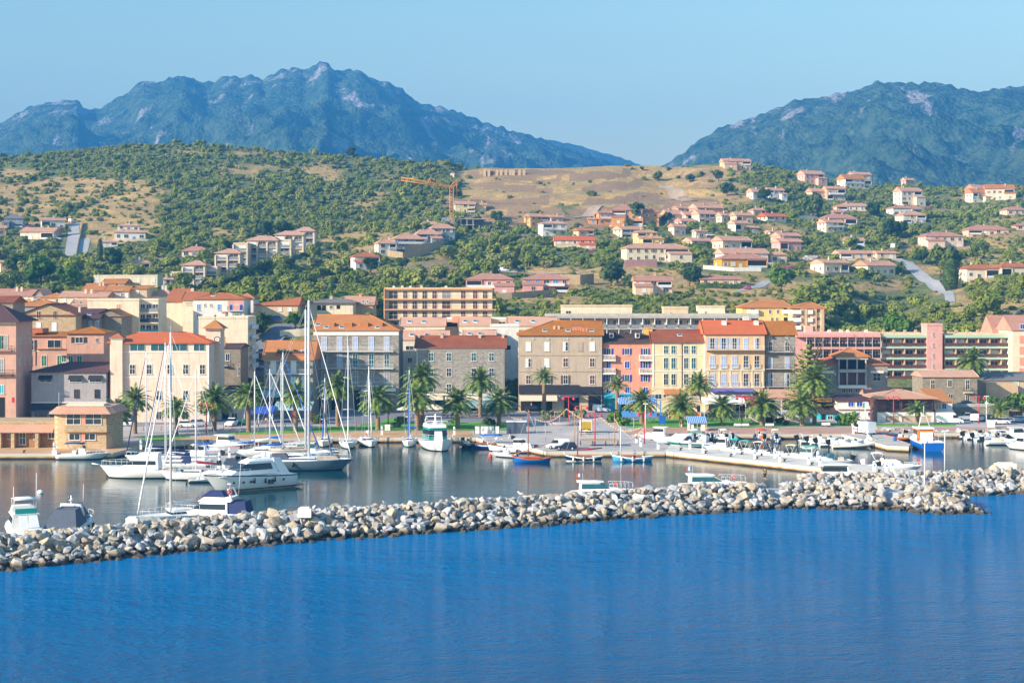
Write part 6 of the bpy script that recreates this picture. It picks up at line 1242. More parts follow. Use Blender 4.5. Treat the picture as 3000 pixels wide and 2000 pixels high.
for u,v,r_,mt,l in ((1800,1236,2.3,'bright_leaves','orange green shrub at the corner of the blue restaurant'),(1822,1246,1.9,'bright_leaves','bright low shrub at the plaza corner'),(1602,1226,1.9,'olive_leaves','first olive shrub on the round plaza bed'),(1651,1222,1.9,'olive_leaves','second olive shrub on the round plaza bed'),(1700,1224,1.9,'olive_leaves','third olive shrub on the round plaza bed'),(1436,1244,1.5,'tree_leaves','clipped round bush on the lawn under the palms'),(1333,1240,1.3,'bright_leaves','yellow bush beside a palm trunk on the lawn'),(1172,1240,1.7,'tree_leaves','dark clipped bush left of the cream parasols'),(2482,1246,2.9,'bright_leaves','bushy bright green tree before the boat house'),(932,1240,2.2,'tree_leaves','small dark tree behind the grey yacht mast'),(1160,1252,1.3,'tree_leaves','flat dark hedge bush by the service cabinet'),(2280,1240,1.3,'tree_leaves','dark shrub under the white balustrade'),(2305,1245,1.0,'tree_leaves','lower dark shrub right of the balustrade shrub'),(2950,1200,3.0,'tree_leaves','dark garden tree above the car park wall'),(2990,1195,3.4,'bright_leaves','green tree at the right edge above the cars'),(2910,1190,2.4,'bright_leaves','bright shrub above the car park wall')):
    shrub(u,v,r_,mt,l,1.1,1.0 if v>1205 else 3.1,name='garden_shrub')
# ---------- boats ----------
gel=plain('gelcoat','#f6f5f2',.25,.04,.8); plain('gelcoat_cream','#e4ddcd',.3,.05,.8); plain('navy_canvas','#20305e',.85,.15); plain('blue_canvas','#1d5fb5',.85,.12); plain('teal_canvas','#2aa59a',.85,.1); plain('crimson_canvas','#8d1230',.85,.1); plain('grey_canvas','#4e5766',.85,.12); plain('taupe_canvas','#a09488',.85,.1); plain('cream_canvas','#d8cbb0',.85,.08); plain('white_canvas','#e0e0de',.8,.06); plain('grey_hull','#6d8594',.25,.05,metal=.3); plain('navy_hull','#14304f',.25,.1); plain('blue_hull','#1565bd',.35,.1); plain('light_blue_hull','#4aa3e0',.35,.08); plain('antifoul','#22262c',.7,.2); plain('red_hull','#a82432',.4,.1); plain('teal_hull','#138a84',.4,.1); plain('varnished_wood','#b4581f',.35,.2); plain('teak','#b08a62',.7,.15); plain('rubber','#1b1c1f',.5,.1); plain('tube_grey','#b9bec2',.5,.06); plain('tube_navy','#2a3d5c',.5,.08); plain('orange_paint','#f07818',.5,.06); plain('alu_mast','#d9dcdf',.3,.04); plain('rope','#d8d0c0',.8,.1); plain('lifering_red','#e04a2c',.6,.1); plain('yellow_paint','#f0c81e',.5,.08)
def hull(par,L,B,fb=1.2,fs=.9,top='gelcoat',boot='antifoul',stripe=None,rake=.9,tr=.8,deck='gelcoat',dbl=False,wide=False,name='hull',sheer=.0,flare=.12):
    n=12; rings=[]; dk=[]
    for i in range(n+1):
        t=i/n; hb=B/2*((tr+(1-tr)*math.sin(min(1,t/.42)*PI/2)) if t<.42 else math.cos(((t-.42)/.58)**1.9*PI/2)**.75 if t<1 else .0)
        if dbl and t<.42: hb=B/2*(.12+.88*math.sin(t/.42*PI/2)**.7)
        hb=max(hb,.03); f=fs+(fb-fs)*t**1.6-sheer*math.sin(PI*t); x=-L/2+(L-rake)*t; rk=rake*max(0,(t-.55)/.45)**1.5; rb=(-.35*max(0,.2-t)/.2) if dbl else 0
        def pt(k,z,w): return (x+(rk+rb)*max(0,z)/max(f,.1)*1.0,k*hb*w,z)
        side=[(f,1.0),(f-.20,1.0-.0),(max(.30,f*.42),.93-flare*.4),(.16,.86-flare),(-.25,.5 if t<.9 else .3)]
        rings.append([pt(1,z,w) for z,w in side]+[pt(-1,z,w) for z,w in side[::-1]]); dk.append((pt(1,f,1),pt(-1,f,1)))
    m=MB(); k=10; vs=[p for r in rings for p in r]; o=0
    m.v=vs; mi={0:0,1:2,2:0,3:1,4:1,5:1,6:0,7:2,8:0}
    for i in range(n):
        for j in range(9): m.f.append((i*k+j,(i+1)*k+j,(i+1)*k+j+1,i*k+j+1)); m.mi.append(([0,2,0,1,1,1,0,2,0] if wide else [2,0,0,1,1,1,0,0,2])[j]); m.sm.append(True)
    m.f.append(tuple(range(k))); m.mi.append(0); m.sm.append(False)
    h=m.build(name,[M[top],M[boot],M[stripe or top]],par)
    d=MB(); d.v=[(p[0],p[1]*.97,p[2]-.05) for pr in dk for p in pr]
    for i in range(n): d.f.append((i*2,i*2+1,(i+1)*2+1,(i+1)*2)); d.mi.append(0); d.sm.append(False)
    d.build('deck',M[deck],par); return h
def frus(m,x0,x1,w0,w1,z0,z1,rf=.5,rb=.1,mi=0):
    return m.hexa([(x0,-w0/2,z0),(x1,-w0/2*.85,z0),(x1,w0/2*.85,z0),(x0,w0/2,z0)],[(x0+rb,-w1/2,z1),(x1-rf,-w1/2*.85,z1),(x1-rf,w1/2*.85,z1),(x0+rb,w1/2,z1)],mi)
def cabin(par,x0,x1,w,z0,h,rf=.8,rb=.2,g0=.35,g1=.8,mat='gelcoat',glassm='dark_glass',wt=.82,name='cabin'):
    m=MB(); frus(m,x0,x1,w,w*wt,z0,z0+h,rf,rb); c=m.build(name,M[mat],par); m=MB(); e=.025
    a=lambda f:(x0+rb*f,x1-rf*f,w+(w*wt-w)*f)
    p,q=a(g0),a(g1); inx=(x1-x0)*.05
    m.hexa([(p[0]+inx,-p[2]/2-e,z0+h*g0),(p[1]+e,-p[2]/2*.85-e,z0+h*g0),(p[1]+e,p[2]/2*.85+e,z0+h*g0),(p[0]+inx,p[2]/2+e,z0+h*g0)],[(q[0]+inx,-q[2]/2-e,z0+h*g1),(q[1]+e,-q[2]/2*.85-e,z0+h*g1),(q[1]+e,q[2]/2*.85+e,z0+h*g1),(q[0]+inx,q[2]/2+e,z0+h*g1)])
    m.build('window_band',M[glassm],c); return c
def outboard(par,x,y=0,mat='rubber',s=1.0):
    o=MB(); o.hexa([(x-.55*s,y-.2*s,.55*s),(x+.0,y-.2*s,.5*s),(x+.0,y+.2*s,.5*s),(x-.55*s,y+.2*s,.55*s)],[(x-.75*s,y-.2*s,1.15*s),(x-.1,y-.22*s,1.3*s),(x-.1,y+.22*s,1.3*s),(x-.75*s,y+.2*s,1.15*s)]); a=o.build('outboard_motor',M[mat],par); MB().box(x-.35*s,x-.12*s,y-.06,y+.06,-.5,.55*s).build('shaft',M['iron'],a); return a
def rails(par,L,B,f,x0=.05,x1=.47,h=.6):
    m=MB(); pt=[]
    for i in range(7):
        t=x0+(x1-x0)*i/6; y=B/2*math.cos(max(0,(t+.5-.42)/.58)**1.9*PI/2)**.75 if t+.5<1 else 0; pt.append((t*L,y*.95))
    for s in (-1,1):
        m.tube([(x,s*y,f+h) for x,y in pt],.03,4)
        for x,y in pt: m.tube([(x,s*y,f-.1),(x,s*y,f+h)],.022,4)
    m.build('guard_rail',M['white_metal'],par)
def fender(par,pts,mat='rubber'):
    for p in pts: MB().tube([(p[0],p[1],p[2]+.42),(p[0],p[1],p[2]+.3),(p[0],p[1],p[2]-.3),(p[0],p[1],p[2]-.42)],[.05,.17,.17,.05],8).build('fender',M[mat],par)
def bim(par,x0,x1,w,z0,z1,mat,sl=.1):
    m=MB(); n=5; R1=[]
    for i in range(n+1): t=i/n; x=x0+(x1-x0)*t; zz=z1+.12*math.sin(PI*t)-sl*t*(z1-z0)*.2; R1.append([(x,-w/2,zz-.12),(x,-w/4,zz),(x,w/4,zz),(x,w/2,zz-.12),(x,w/2,zz-.16),(x,-w/2,zz-.16)])
    m.loft(R1,0,True); c=m.build('bimini',M[mat],par); f=MB()
    for s in (-1,1):
        for x in (x0+.1,x1-.1): f.tube([((x0+x1)/2,s*w/2,z0),(x,s*w/2*.98,z1-.1)],.03,4)
    f.build('frame',M['white_metal'],c); return c
def lifering(par,c,ax='y'): MB().ring(c,.3,.08,12,6,ax).build('life_ring',M['lifering_red'],par)
def flag(par,x,z,s=.6):
    m=MB().tube([(x,0,z-.8),(x-.15,0,z+s)],.02,4); f=m.build('flag_pole',M['white_metal'],par)
    for i,c in enumerate(('blue_canvas','white_canvas','lifering_red')): MB().box(x-.2-.3*(i+1),x-.2-.3*i,-.01,.01,z+s-.55-.1*i,z+s-.1*i).build('flag_band',M[c],f)
def rig(par,x,zd,H_,L,B,furl='white_canvas',boom=3.6,cover='blue_canvas',bow=None,spr=2,r=.12,cr=.2,back=True):
    ms=MB().tube([(x,0,zd),(x,0,H_)],[r,r*.8],8); ms.tube([(x,0,H_),(x,0,H_+.8)],.02,3).build('mast',M['alu_mast'],par)
    for k in range(spr): z=zd+(H_-zd)*(k+1)/(spr+1); MB().tube([(x,-B*.27,z),(x,B*.27,z)],.05,4).build('spreader',M['alu_mast'],par)
    s=MB(); bx=bow or L/2-.3
    for sg in (-1,1): s.tube([(x,sg*B*.42,zd),(x,sg*B*.27,zd+(H_-zd)*.5),(x,0,H_*.96)],.022,3)
    if back: s.tube([(-L/2+.1,0,zd),(x,0,H_)],.022,3)
    s.build('rigging',M['white_metal'],par)
    MB().tube([(bx,0,zd+.4),(bx+(x-bx)*.06,0,zd+.4+(H_-zd)*.06),(x+.15,0,H_*.95)],[.05,.13,.05],6).build('furled_jib',M[furl],par)
    if boom:
        b=MB().tube([(x-.1,0,zd+1.25),(x-boom,0,zd+1.2)],.09,6).build('boom',M['alu_mast'],par); MB().tube([(x-.12,0,zd+1.9),(x-.3,0,zd+1.6),(x-boom*.5,0,zd+1.5),(x-boom,0,zd+1.35)],[cr*.5,cr*1.15,cr,cr*.5],8).build('sail_cover',M[cover],b)
def sailboat(label,u,v,L,rz,mast,mx=.08,top='gelcoat',stripe=None,cover='navy_canvas',furl='white_canvas',B=None,sprayh=None,bimi=None,boom=None,fb=1.25,ring=False,boot='antifoul',r=.12,fend=0,cname='sailing_boat'):
    t=thing(cname,label,'sailing boat',PZ(u,v,0),rz); B=B or L*.3; hull(t,L,B,fb,fb*.8,top,boot,stripe,rake=L*.1,tr=.7,deck='gelcoat')
    cabin(t,-L*.12,L*.2,B*.55,fb*.85,.5,.7,.1,.3,.75); MB().box(-L*.42,-L*.14,-B*.2,B*.2,fb*.82-.03,fb*.82+.04).build('cockpit',M['teak'],t)
    m=MB(); 
    for s in (-1,1): m.box(-L*.42,-L*.14,s*B*.24-.06,s*B*.24+.06,fb*.8,fb*.8+.35)
    m.build('coaming',M['gelcoat'],t); rails(t,L,B,fb)
    MB().lathe([(.03,0),(.03,.02)],4).build  # noqa
    w=MB(); w.ring((-L*.33,0,fb+.55),.4,.03,14,4,'x').tube([(-L*.33,0,fb*.8),(-L*.33,0,fb+.55)],.06,6); w.build('steering_wheel',M['white_metal'],t)
    rig(t,L*mx,fb*.9,mast,L,B,furl,boom or L*.34,cover,r=r)
    if sprayh: m=MB(); frus(m,-L*.2,-L*.05,B*.6,B*.45,fb*.95,fb*.95+1.0,.9,.05); m.build('sprayhood',M[sprayh],t)
    if bimi: bim(t,-L*.45,-L*.25,B*.75,fb,fb+2.0,bimi)
    if ring: lifering(t,(-L*.47,B*.2,fb+.5),'x')
    for i in range(fend): fender(t,[(L*(-.2+.16*i),s*(B/2+.12),.6) for s in (-1,)],'white_canvas' if i%2 else 'rubber')
    return t
def motorboat(label,u,v,L,rz,kind='console',top='gelcoat',stripe=None,canv=None,motor='rubber',cat='motor boat',deck='gelcoat',name='motor_boat',boot='antifoul',B=None,hard=True,nm=1,gl='dark_glass'):
    t=thing(name,label,cat,PZ(u,v,0),rz); B=B or L*.34; fb=.13*L*.85+.15; hull(t,L,B,fb,fb*.72,top,boot,stripe,rake=L*.16,tr=.88,deck=deck,wide=stripe in('red_hull','teal_hull'))
    if kind=='console':
        m=MB(); frus(m,-L*.08,L*.06,B*.3,B*.25,fb*.7,fb*.7+1.15,.3,.0); c=m.build('console',M['gelcoat'],t); m=MB(); frus(m,L*.0,L*.055,B*.3,B*.24,fb*.7+1.15,fb*.7+1.6,.25,-.05); m.build('windscreen',M['teal_glass'],c)
        MB().box(-L*.2,-L*.13,-B*.2,B*.2,fb*.6,fb*.7+.75).build('seat',M['white_canvas'],t)
    elif kind=='cuddy':
        m=MB(); frus(m,-L*.02,L*.36,B*.8,B*.4,fb*.85,fb*.85+.45,.9,.1); m.build('foredeck_cabin',M['gelcoat'],t); m=MB(); frus(m,-L*.06,L*.12,B*.78,B*.62,fb*.95+.3,fb*.95+.95,.85,.0); m.build('windscreen',M[gl],t)
        MB().box(-L*.3,-L*.16,-B*.3,B*.3,fb*.6,fb*.7+.55).build('seat',M['cream_canvas'],t)
    elif kind=='cabin': 
        m=MB(); frus(m,0,L*.38,B*.75,B*.4,fb*.85,fb*.85+.4,.9,.1); m.build('foredeck_cabin',M['gelcoat'],t); cabin(t,-L*.2,L*.14,B*.72,fb*.8,1.75,.7,.1,.5,.86,glassm=gl,name='wheelhouse'); MB().box(-L*.26,L*.1,-B*.36,B*.36,fb*.8+1.75,fb*.8+1.83).build('roof',M['gelcoat'],t)
    elif kind=='covered':
        m=MB(); frus(m,-L*.46,L*.1,B*.85,B*.35,fb*.75,fb*.75+1.2,1.6,.5); m.build('boat_cover',M[canv or 'white_canvas'],t); canv=None; m=MB(); frus(m,0,L*.38,B*.75,B*.3,fb*.85,fb*.85+.35,.9,.1); m.build('foredeck_cabin',M['gelcoat'],t)
    if canv: bim(t,-L*.34,L*.02,B*.8,fb*.8,fb*.8+1.95,canv)
    if nm:
        for i in range(nm): outboard(t,-L/2,(i-(nm-1)/2)*.55,motor,1.0+L*.03)
    rails(t,L,B,fb,.1,.47,.4); return t
def rib(label,u,v,L,rz,tube='tube_grey',canv=None,seat='white_canvas',motor='rubber',name='inflatable_boat',inner='gelcoat'):
    t=thing(name,label,'inflatable boat',PZ(u,v,0),rz); B=L*.36; r_=.27; P_=[(-L/2,-B/2+r_,.45),(0,-B/2+r_,.48),(L*.28,-B*.33,.62),(L*.45,-B*.12,.82),(L*.5,0,.88),(L*.45,B*.12,.82),(L*.28,B*.33,.62),(0,B/2-r_,.48),(-L/2,B/2-r_,.45)]
    MB().tube(P_,[r_*.6]+[r_]*7+[r_*.6],8).build('tube',M[tube],t)
    m=MB(); m.add([(-L/2+.3,-B*.3,.4),(L*.2,-B*.3,.45),(L*.44,0,.7),(L*.2,B*.3,.45),(-L/2+.3,B*.3,.4),(-L/2+.3,0,-.35),(L*.25,0,-.2)],[(0,1,2,3,4),(0,5,6,1),(4,3,6,5),(1,6,2),(3,2,6),(0,4,5)]); m.build('hull',M[inner],t)
    m=MB(); frus(m,-L*.02,L*.1,B*.3,B*.24,.45,1.35,.25,0); c=m.build('console',M['gelcoat'],t); MB().box(-L*.22,-L*.1,-B*.16,B*.16,.4,1.05).build('seat',M[seat],t); m=MB(); frus(m,L*.03,L*.08,B*.26,B*.2,1.35,1.75,.2,-.05); m.build('windscreen',M['teal_glass'],c)
    m=MB().tube([(-L*.42,-B*.3,.5),(-L*.45,-B*.28,1.9),(-L*.45,B*.28,1.9),(-L*.42,B*.3,.5)],.05,6); m.build('roll_bar',M['white_metal'],t)
    if canv: bim(t,-L*.35,L*.05,B*.75,.6,2.35,canv)
    outboard(t,-L/2,0,motor,1.3); return t
def pointu(label,u,v,L,rz,top='blue_hull',stripe='varnished_wood',mast=None,mx=.1,mmat='varnished_wood',boom=None,bmat='varnished_wood',cover=None,boot='antifoul',cab=False,can=None,fend=0):
    t=thing('wooden_boat',label,'fishing boat',PZ(u,v,0),rz); B=L*.34; hull(t,L,B,1.15,.95,top,boot,stripe,rake=.35,tr=.3,deck='teak',dbl=True,sheer=.3); MB().tube([(L/2-.1,0,1.0),(L/2+.15,0,1.55)],.08,5).build('stem_post',M[stripe],t)
    MB().box(-L*.25,L*.2,-B*.22,B*.22,.82,1.02).build('hatch',M['gelcoat' if cab else 'varnished_wood'],t)
    if cab: cabin(t,-L*.3,-L*.02,B*.5,.7,1.6,.15,.05,.55,.88,name='wheelhouse')
    if can: bim(t,-L*.4,L*.1,B*.7,.9,2.6,can)
    if mast:
        MB().tube([(L*mx,0,.6),(L*mx,0,mast)],[.11,.06],7).build('mast',M[mmat],t); MB().tube([(L*.5,0,1.1),(L*mx,0,mast*.94)],.02,3).tube([(-L*.45,0,1),(L*mx,0,mast*.94)],.02,3).build('rigging',M['rope'],t)
    if boom: b=MB().tube([boom[0],boom[1]],[.07,.05],6).build('yard',M[bmat],t); 
    if cover: MB().tube([boom[0],tuple((Vector(boom[0])+Vector(boom[1]))/2),boom[1]],[.1,.17,.08],8).build('furled_sail',M[cover],t)
    for i in range(fend): fender(t,[(L*(-.3+.28*i),B*.48+.1,.45),(L*(-.3+.28*i),-B*.48-.1,.45)],'white_canvas')
    return t
D2=PI/180
motorboat('white centre console speedboat with blue T-top along the sandy quay',244,1344,9.2,.02,'console',motor='gelcoat',canv='navy_canvas')
# sport fisher with flybridge
t=thing('motor_yacht','white sport fishing yacht with sloping cabin and dark side window','motor yacht',PZ(408,1398,0),PI); hull(t,12.6,4.2,2.0,1.3,rake=1.6,tr=.9); cabin(t,-3.4,3.2,3.5,1.45,1.7,2.6,.2,.42,.8); m=MB(); frus(m,-3.2,1.2,3.0,2.4,3.15,4.0,1.5,-.1); m.build('flybridge',M['gelcoat'],t); MB().tube([(6.1,0,2.0),(7.6,0,2.25)],.1,5).build('bowsprit',M['gelcoat'],t); rails(t,12.6,4.2,2.0,h=.75); m=MB().tube([(-1.5,-1.2,4),(-1.9,-1.1,5.4),(-1.9,1.1,5.4),(-1.5,1.2,4)],.06,6); m.build('radar_arch',M['white_metal'],t); MB().box(-6,-3.6,-1.6,1.6,1.25,1.45).build('cockpit',M['teak'],t)
L_=[('sailing yacht with navy boom cover in the left row, nearest the sandy quay',424+35,1352,11,PI+.12,19.2,'navy_canvas','navy_canvas'),('sailing yacht with dark furled jib, second of the left row',486+30,1364,11.5,PI+.12,21,'navy_canvas','navy_canvas'),('sailing yacht with white furled jib behind the sport fisher',478+40,1376,11.5,PI+.1,20.5,'navy_canvas','white_canvas')]
for l,u,v,L,rz,H_,cv,fu in L_: sailboat(l,u,v,L,rz,H_,cover=cv,furl=fu,mx=.16,sprayh='navy_canvas')
sailboat('white sailing yacht with crimson boom cover right of the sport fisher',568,1404,10.5,PI,17.4,cover='crimson_canvas',mx=-.03,boot='navy_hull')
sailboat('large sailing yacht with very tall mast moored behind the breakwater',548,1532,14,PI+.62,24.6,cover='white_canvas',mx=.16,sprayh='grey_canvas',fend=4,r=.17,fb=1.5,bimi='grey_canvas')
# big motor yacht
t=thing('motor_yacht','big white motor yacht with black fenders and raked windscreen in mid harbour','motor yacht',PZ(727,1434,0),PI+.66); L=14.8; hull(t,L,4.5,2.75,2.1,stripe='grey_canvas',rake=2.3,tr=.92,flare=.16,boot='gelcoat'); MB().box(-L/2+.1,L*.3,-2.2,2.2,.34,.42).build('waterline_stripe',M['antifoul'],t)
m=MB(); frus(m,-3.4,5.6,3.8,1.8,2.4,3.0,3.4,.2); m.build('coachroof',M['gelcoat'],t); cabin(t,-3.8,3.7,3.7,2.55,1.8,3.3,.5,.3,.82,wt=.78); m=MB(); frus(m,-4.6,.6,3.1,2.5,4.35,4.7,1.3,.5); rf=m.build('roof',M['gelcoat'],t)
for x in (-2.2,-1.4,-.6): MB().box(x-.25,x+.2,-.9,-.1,4.7,4.74).build('roof_window',M['teal_glass'],rf)
m=MB()
for s in (-1,1): m.hexa([(-6.2,s*1.75-.1,2.2),(-4.6,s*1.75-.1,2.2),(-4.6,s*1.75+.1,2.2),(-6.2,s*1.75+.1,2.2)],[(-4.6,s*1.4-.1,4.7),(-3.4,s*1.4-.1,4.7),(-3.4,s*1.4+.1,4.7),(-4.6,s*1.4+.1,4.7)])
m.build('radar_arch',M['gelcoat'],t)
for y in (-.9,.9): MB().lathe([(.3,0),(.32,.4),(.2,.65),(.02,.72)],10,c=(-3.2,y,4.75)).build('satellite_dome',M['gelcoat'],t)
rails(t,L,4.4,2.7,h=.7); fender(t,[(.2,2.35,1.6),(-1.6,2.45,1.5),(-3.2,2.45,1.6)]); MB().box(-L/2-1.0,-L/2+.05,-2,2,.3,.5).build('swim_platform',M['teak'],t)
for x in (3.4,1.9,.7,.3,-4.9): MB().lathe([(.18,-.02),(.18,.03)],10,c=(0,0,0)).build('porthole',M['dark_glass'],t,(x,2.12-(.25 if x>3 else 0)+(.0),1.45)).rotation_euler=(PI/2,0,0)
m=MB(); [m.box(-3.2+.22*i,-3.08+.22*i,2.1,2.16,.9,1.6) for i in range(5)]; m.build('vent',M['iron'],t)
# grey sailing yacht
t=sailboat('long grey hulled sailing yacht with huge mast and tan covers',868,1376,19,.02,28.3,mx=.11,top='grey_hull',cover='taupe_canvas',B=4.6,fb=1.9,r=.24,boom=7.6,sprayh='grey_canvas',stripe='grey_hull',boot='antifoul')
fender(t,[(x,-2.35,1.1) for x in (-6.6,-4.6,-2.4,-.3)]); m=MB(); frus(m,3.2,7.4,1.9,1.2,1.75,2.35,.8,.6); m.build('tender_cover',M['taupe_canvas'],t)
sailboat('white sailing yacht with second giant mast behind the grey yacht',850,1356,15,.0,26.6,mx=.18,cover='taupe_canvas',r=.2,boom=6,sprayh='grey_canvas',furl='grey_canvas')
motorboat('white hardtop cruiser behind the bow of the grey yacht',905,1343,11,0,'cabin',nm=0,gl='teal_glass')
for l,u,v,L,rz,H_,cv,fu in (('white sailing boat with blue cover left of the twin masts',741+20,1338,9,.1,15.4,'blue_canvas','white_canvas'),('white sailing boat with thin mast and white cover',792+18,1330,10,.0,15.6,'white_canvas','white_canvas'),('sailing boat with bright blue furled jib behind the yachts',836+15,1345,11,.05,19,'blue_canvas','blue_canvas'),('sailing boat with wooden coloured mast at the back quay',831+10,1322,9,0,16.5,'blue_canvas','white_canvas')): sailboat(l,u,v,L,rz,H_,cover=cv,furl=fu,mx=-.12 if rz<.08 else -.1)
sailboat('small sailing boat with blue rolled jib moored bow on at the back quay',953,1304,9.5,-PI/2,13,cover='blue_canvas',furl='blue_canvas',top='gelcoat_cream')
sailboat('white sailing boat with tall thin mast moored bow on at the back quay',1020,1308,11,-PI/2+.1,19.4,cover='blue_canvas',B=3.6)
sailboat('white sailing boat with arched stern rail moored bow on at the back quay',1078,1304,10,-PI/2+.25,15.3,cover='white_canvas',ring=True,mx=.1,B=3.5)
sailboat('sailing boat with dark mast and blue bimini left of the trawler',1200,1304,9.5,-PI/2,14.6,cover='blue_canvas',bimi='blue_canvas',boot='teal_hull',furl='blue_canvas')
t=motorboat('white cruiser with crimson hull side beside the pontoon',668,1316,9.5,-.5,'cabin',top='gelcoat',stripe='red_hull',nm=1); 
motorboat('motor boat under dark blue canopy right of the crimson sail cover',575,1345,8.5,PI,'cabin',canv='blue_canvas',nm=1); motorboat('small boat with royal blue cover at the pontoon head',612,1328,6.5,-.2,'covered',canv='blue_canvas'); motorboat('white tender lying under the bow of the motor yacht',592,1412,4.2,.2,'console',motor='gelcoat'); rib('grey inflatable at the pontoon near the motor yacht',655,1384,5,-.4,'tube_grey'); motorboat('dark covered launch at the end of the pontoon',702,1372,6,.3,'covered',canv='grey_canvas')
# flybridge boats behind the breakwater
t=thing('motor_yacht','flybridge cruiser with royal blue stern canvas behind the breakwater','motor yacht',PZ(610,1531,0),PI-.12); hull(t,11.5,3.8,1.9,1.4,rake=1.5,tr=.9); cabin(t,-3.0,2.2,3.2,1.4,1.5,1.6,.1,.35,.8); m=MB(); frus(m,-3.4,1.0,3.0,2.6,2.9,3.5,.8,-.2); m.build('flybridge',M['gelcoat'],t); m=MB(); frus(m,-5.6,-2.9,3.4,2.8,1.3,2.95,.1,.35); m.build('stern_canvas',M['navy_canvas'],t); m=MB(); frus(m,-2.6,.6,2.6,1.2,3.5,4.2,.9,.7); m.build('fly_cover',M['navy_canvas'],t)
m=MB().tube([(-3.6,-1.4,3.0),(-3.0,-1.2,4.5),(-3.0,1.2,4.5),(-3.6,1.4,3.0)],.12,6); m.build('radar_arch',M['gelcoat'],t); MB().lathe([(.05,4.5),(.05,5.0),(.35,5.05),(.35,5.15)],10,c=(-3,.3,0)).build('radar',M['gelcoat'],t); lifering(t,(-3.3,1.45,4.2)); MB().tube([(-3.6,-1.4,3.2),(-3.9,-1.4,7.5)],.03,4).build('antenna',M['white_metal'],t); rails(t,11.5,3.8,1.9)
t=thing('motor_yacht','white flybridge fishing boat with canopy frame and blue towels at the left edge','motor yacht',PZ(66,1574,0),PI/2+.45,scale=.92); hull(t,12,4.4,2.0,1.3,rake=1.4,tr=.95); cabin(t,-2.2,3,3.6,1.4,1.9,1.8,.1,.4,.8); m=MB(); frus(m,-2.9,1.6,3.7,3.4,3.3,3.45,.2,0); m.build('fly_deck',M['gelcoat'],t); m=MB(); frus(m,-.6,1.8,3.2,2.8,3.45,4.3,.7,-.2); m.build('flybridge',M['gelcoat'],t); bim(t,-2.6,.4,2.8,3.5,5.4,'white_canvas'); MB().box(-2.95,-2.9,-1.4,1.4,3.5,4.2).build('lee_cloth',M['teal_canvas'],t)
for y in (-.9,.4): MB().hexa([(-5.2,y-.5,1.5),(-5.1,y-.5,1.5),(-5.1,y+.6,1.5),(-5.2,y+.6,1.5)],[(-2.9,y-.5,3.3),(-2.8,y-.5,3.3),(-2.8,y+.6,3.3),(-2.9,y+.6,3.3)]).build('cockpit_screen',M['white_canvas'],t)
for y,h in ((-1.5,8.6),(1.4,7.0)): MB().tube([(-1.5,y,3.4),(-1.7,y,h)],.04,4).build('outrigger',M['white_metal'],t)
m=MB().tube([(-5.8,-1.5,1.4),(-6.4,-1.5,2.1),(-6.4,1.5,2.1),(-5.8,1.5,1.4)],.05,5); m.build('stern_rail',M['white_metal'],t)
t=thing('motor_yacht','white cruiser with big dark grey stern cover behind the left breakwater','motor yacht',PZ(212,1566,0),PI/2-.03); hull(t,11,4.4,1.9,1.5,rake=1.6,tr=.95,boot='gelcoat'); m=MB(); frus(m,-5.0,.6,4.0,2.6,1.5,3.5,.2,1.9); m.build('cockpit_cover',M['grey_canvas'],t); m=MB(); frus(m,.0,3.6,2.9,1.9,1.8,3.9,2.6,.2); m.build('windscreen_cover',M['grey_canvas'],t); m=MB().tube([(-.3,-1.5,2.4),(-.5,-1.2,3.75),(-.5,1.2,3.75),(-.3,1.5,2.4)],.2,8); m.build('radar_arch',M['gelcoat'],t); MB().tube([(-.5,0,3.8),(-.5,0,4.9)],.08,6).lathe([(.1,4.2),(.28,4.3),(.28,4.5),(.1,4.55)],8,c=(-.5,0,0)).build('radar',M['gelcoat'],t); flag(t,-.9,4.4); MB().box(-6.2,-5.3,-1.9,1.9,.35,.6).build('swim_platform',M['gelcoat'],t); fender(t,[(x,s*2.3,1.0) for x in (-3,-1,1) for s in (-1,1)]); MB().tube([(-.3,-1.4,3),(-.4,-1.5,6.3)],.035,4).build('antenna',M['white_metal'],t); rails(t,11,4.4,1.9,-.1,.47)
# trawler
t=thing('fishing_boat','white fishing boat with teal wheelhouse and gantry frames at the back quay','fishing boat',PZ(1279,1315,0),-PI/2+.26); hull(t,11,5.8,2.2,1.6,rake=.9,tr=.85,stripe='gelcoat',sheer=.2); cabin(t,-3.5,1.6,4.2,2.0,2.1,.4,.1,.25,.8,mat='teal_hull',wt=.9,name='wheelhouse'); m=MB(); frus(m,.6,2.4,1.6,1.4,1.9,3.5,.3,0); m.build('helm_box',M['gelcoat'],t); m=MB(); frus(m,-3.6,1.4,3.8,3.6,4.1,4.7,.1,0); m.build('top_deck',M['gelcoat'],t)
for x,w_,z in ((.6,2.3,5.3),(-2.6,1.7,6.0)): MB().tube([(x,-w_,4.6),(x,-w_*.85,z),(x,w_*.85,z),(x,w_,4.6)],.11,6).build('gantry',M['white_metal'],t)
MB().lathe([(.5,4.6),(.45,5.0),(.15,5.4),(.12,6.6)],8,c=(-1,0,0)).build('funnel_mast',M['gelcoat'],t)
for s in (-1,1): MB().hexa([(1.6,s*2.45-.02,1.5),(3.3,s*1.75-.02,1.6),(3.3,s*1.75+.02,1.6),(1.6,s*2.45+.02,1.5)],[(1.5,s*2.62-.03,2.0),(3.9,s*1.95-.03,2.2),(3.9,s*1.95+.03,2.2),(1.5,s*2.62+.03,2.0)]).build('painted_flash',M['teal_hull'],t)
rails(t,11,5.8,2.2,.0,.45,.8)
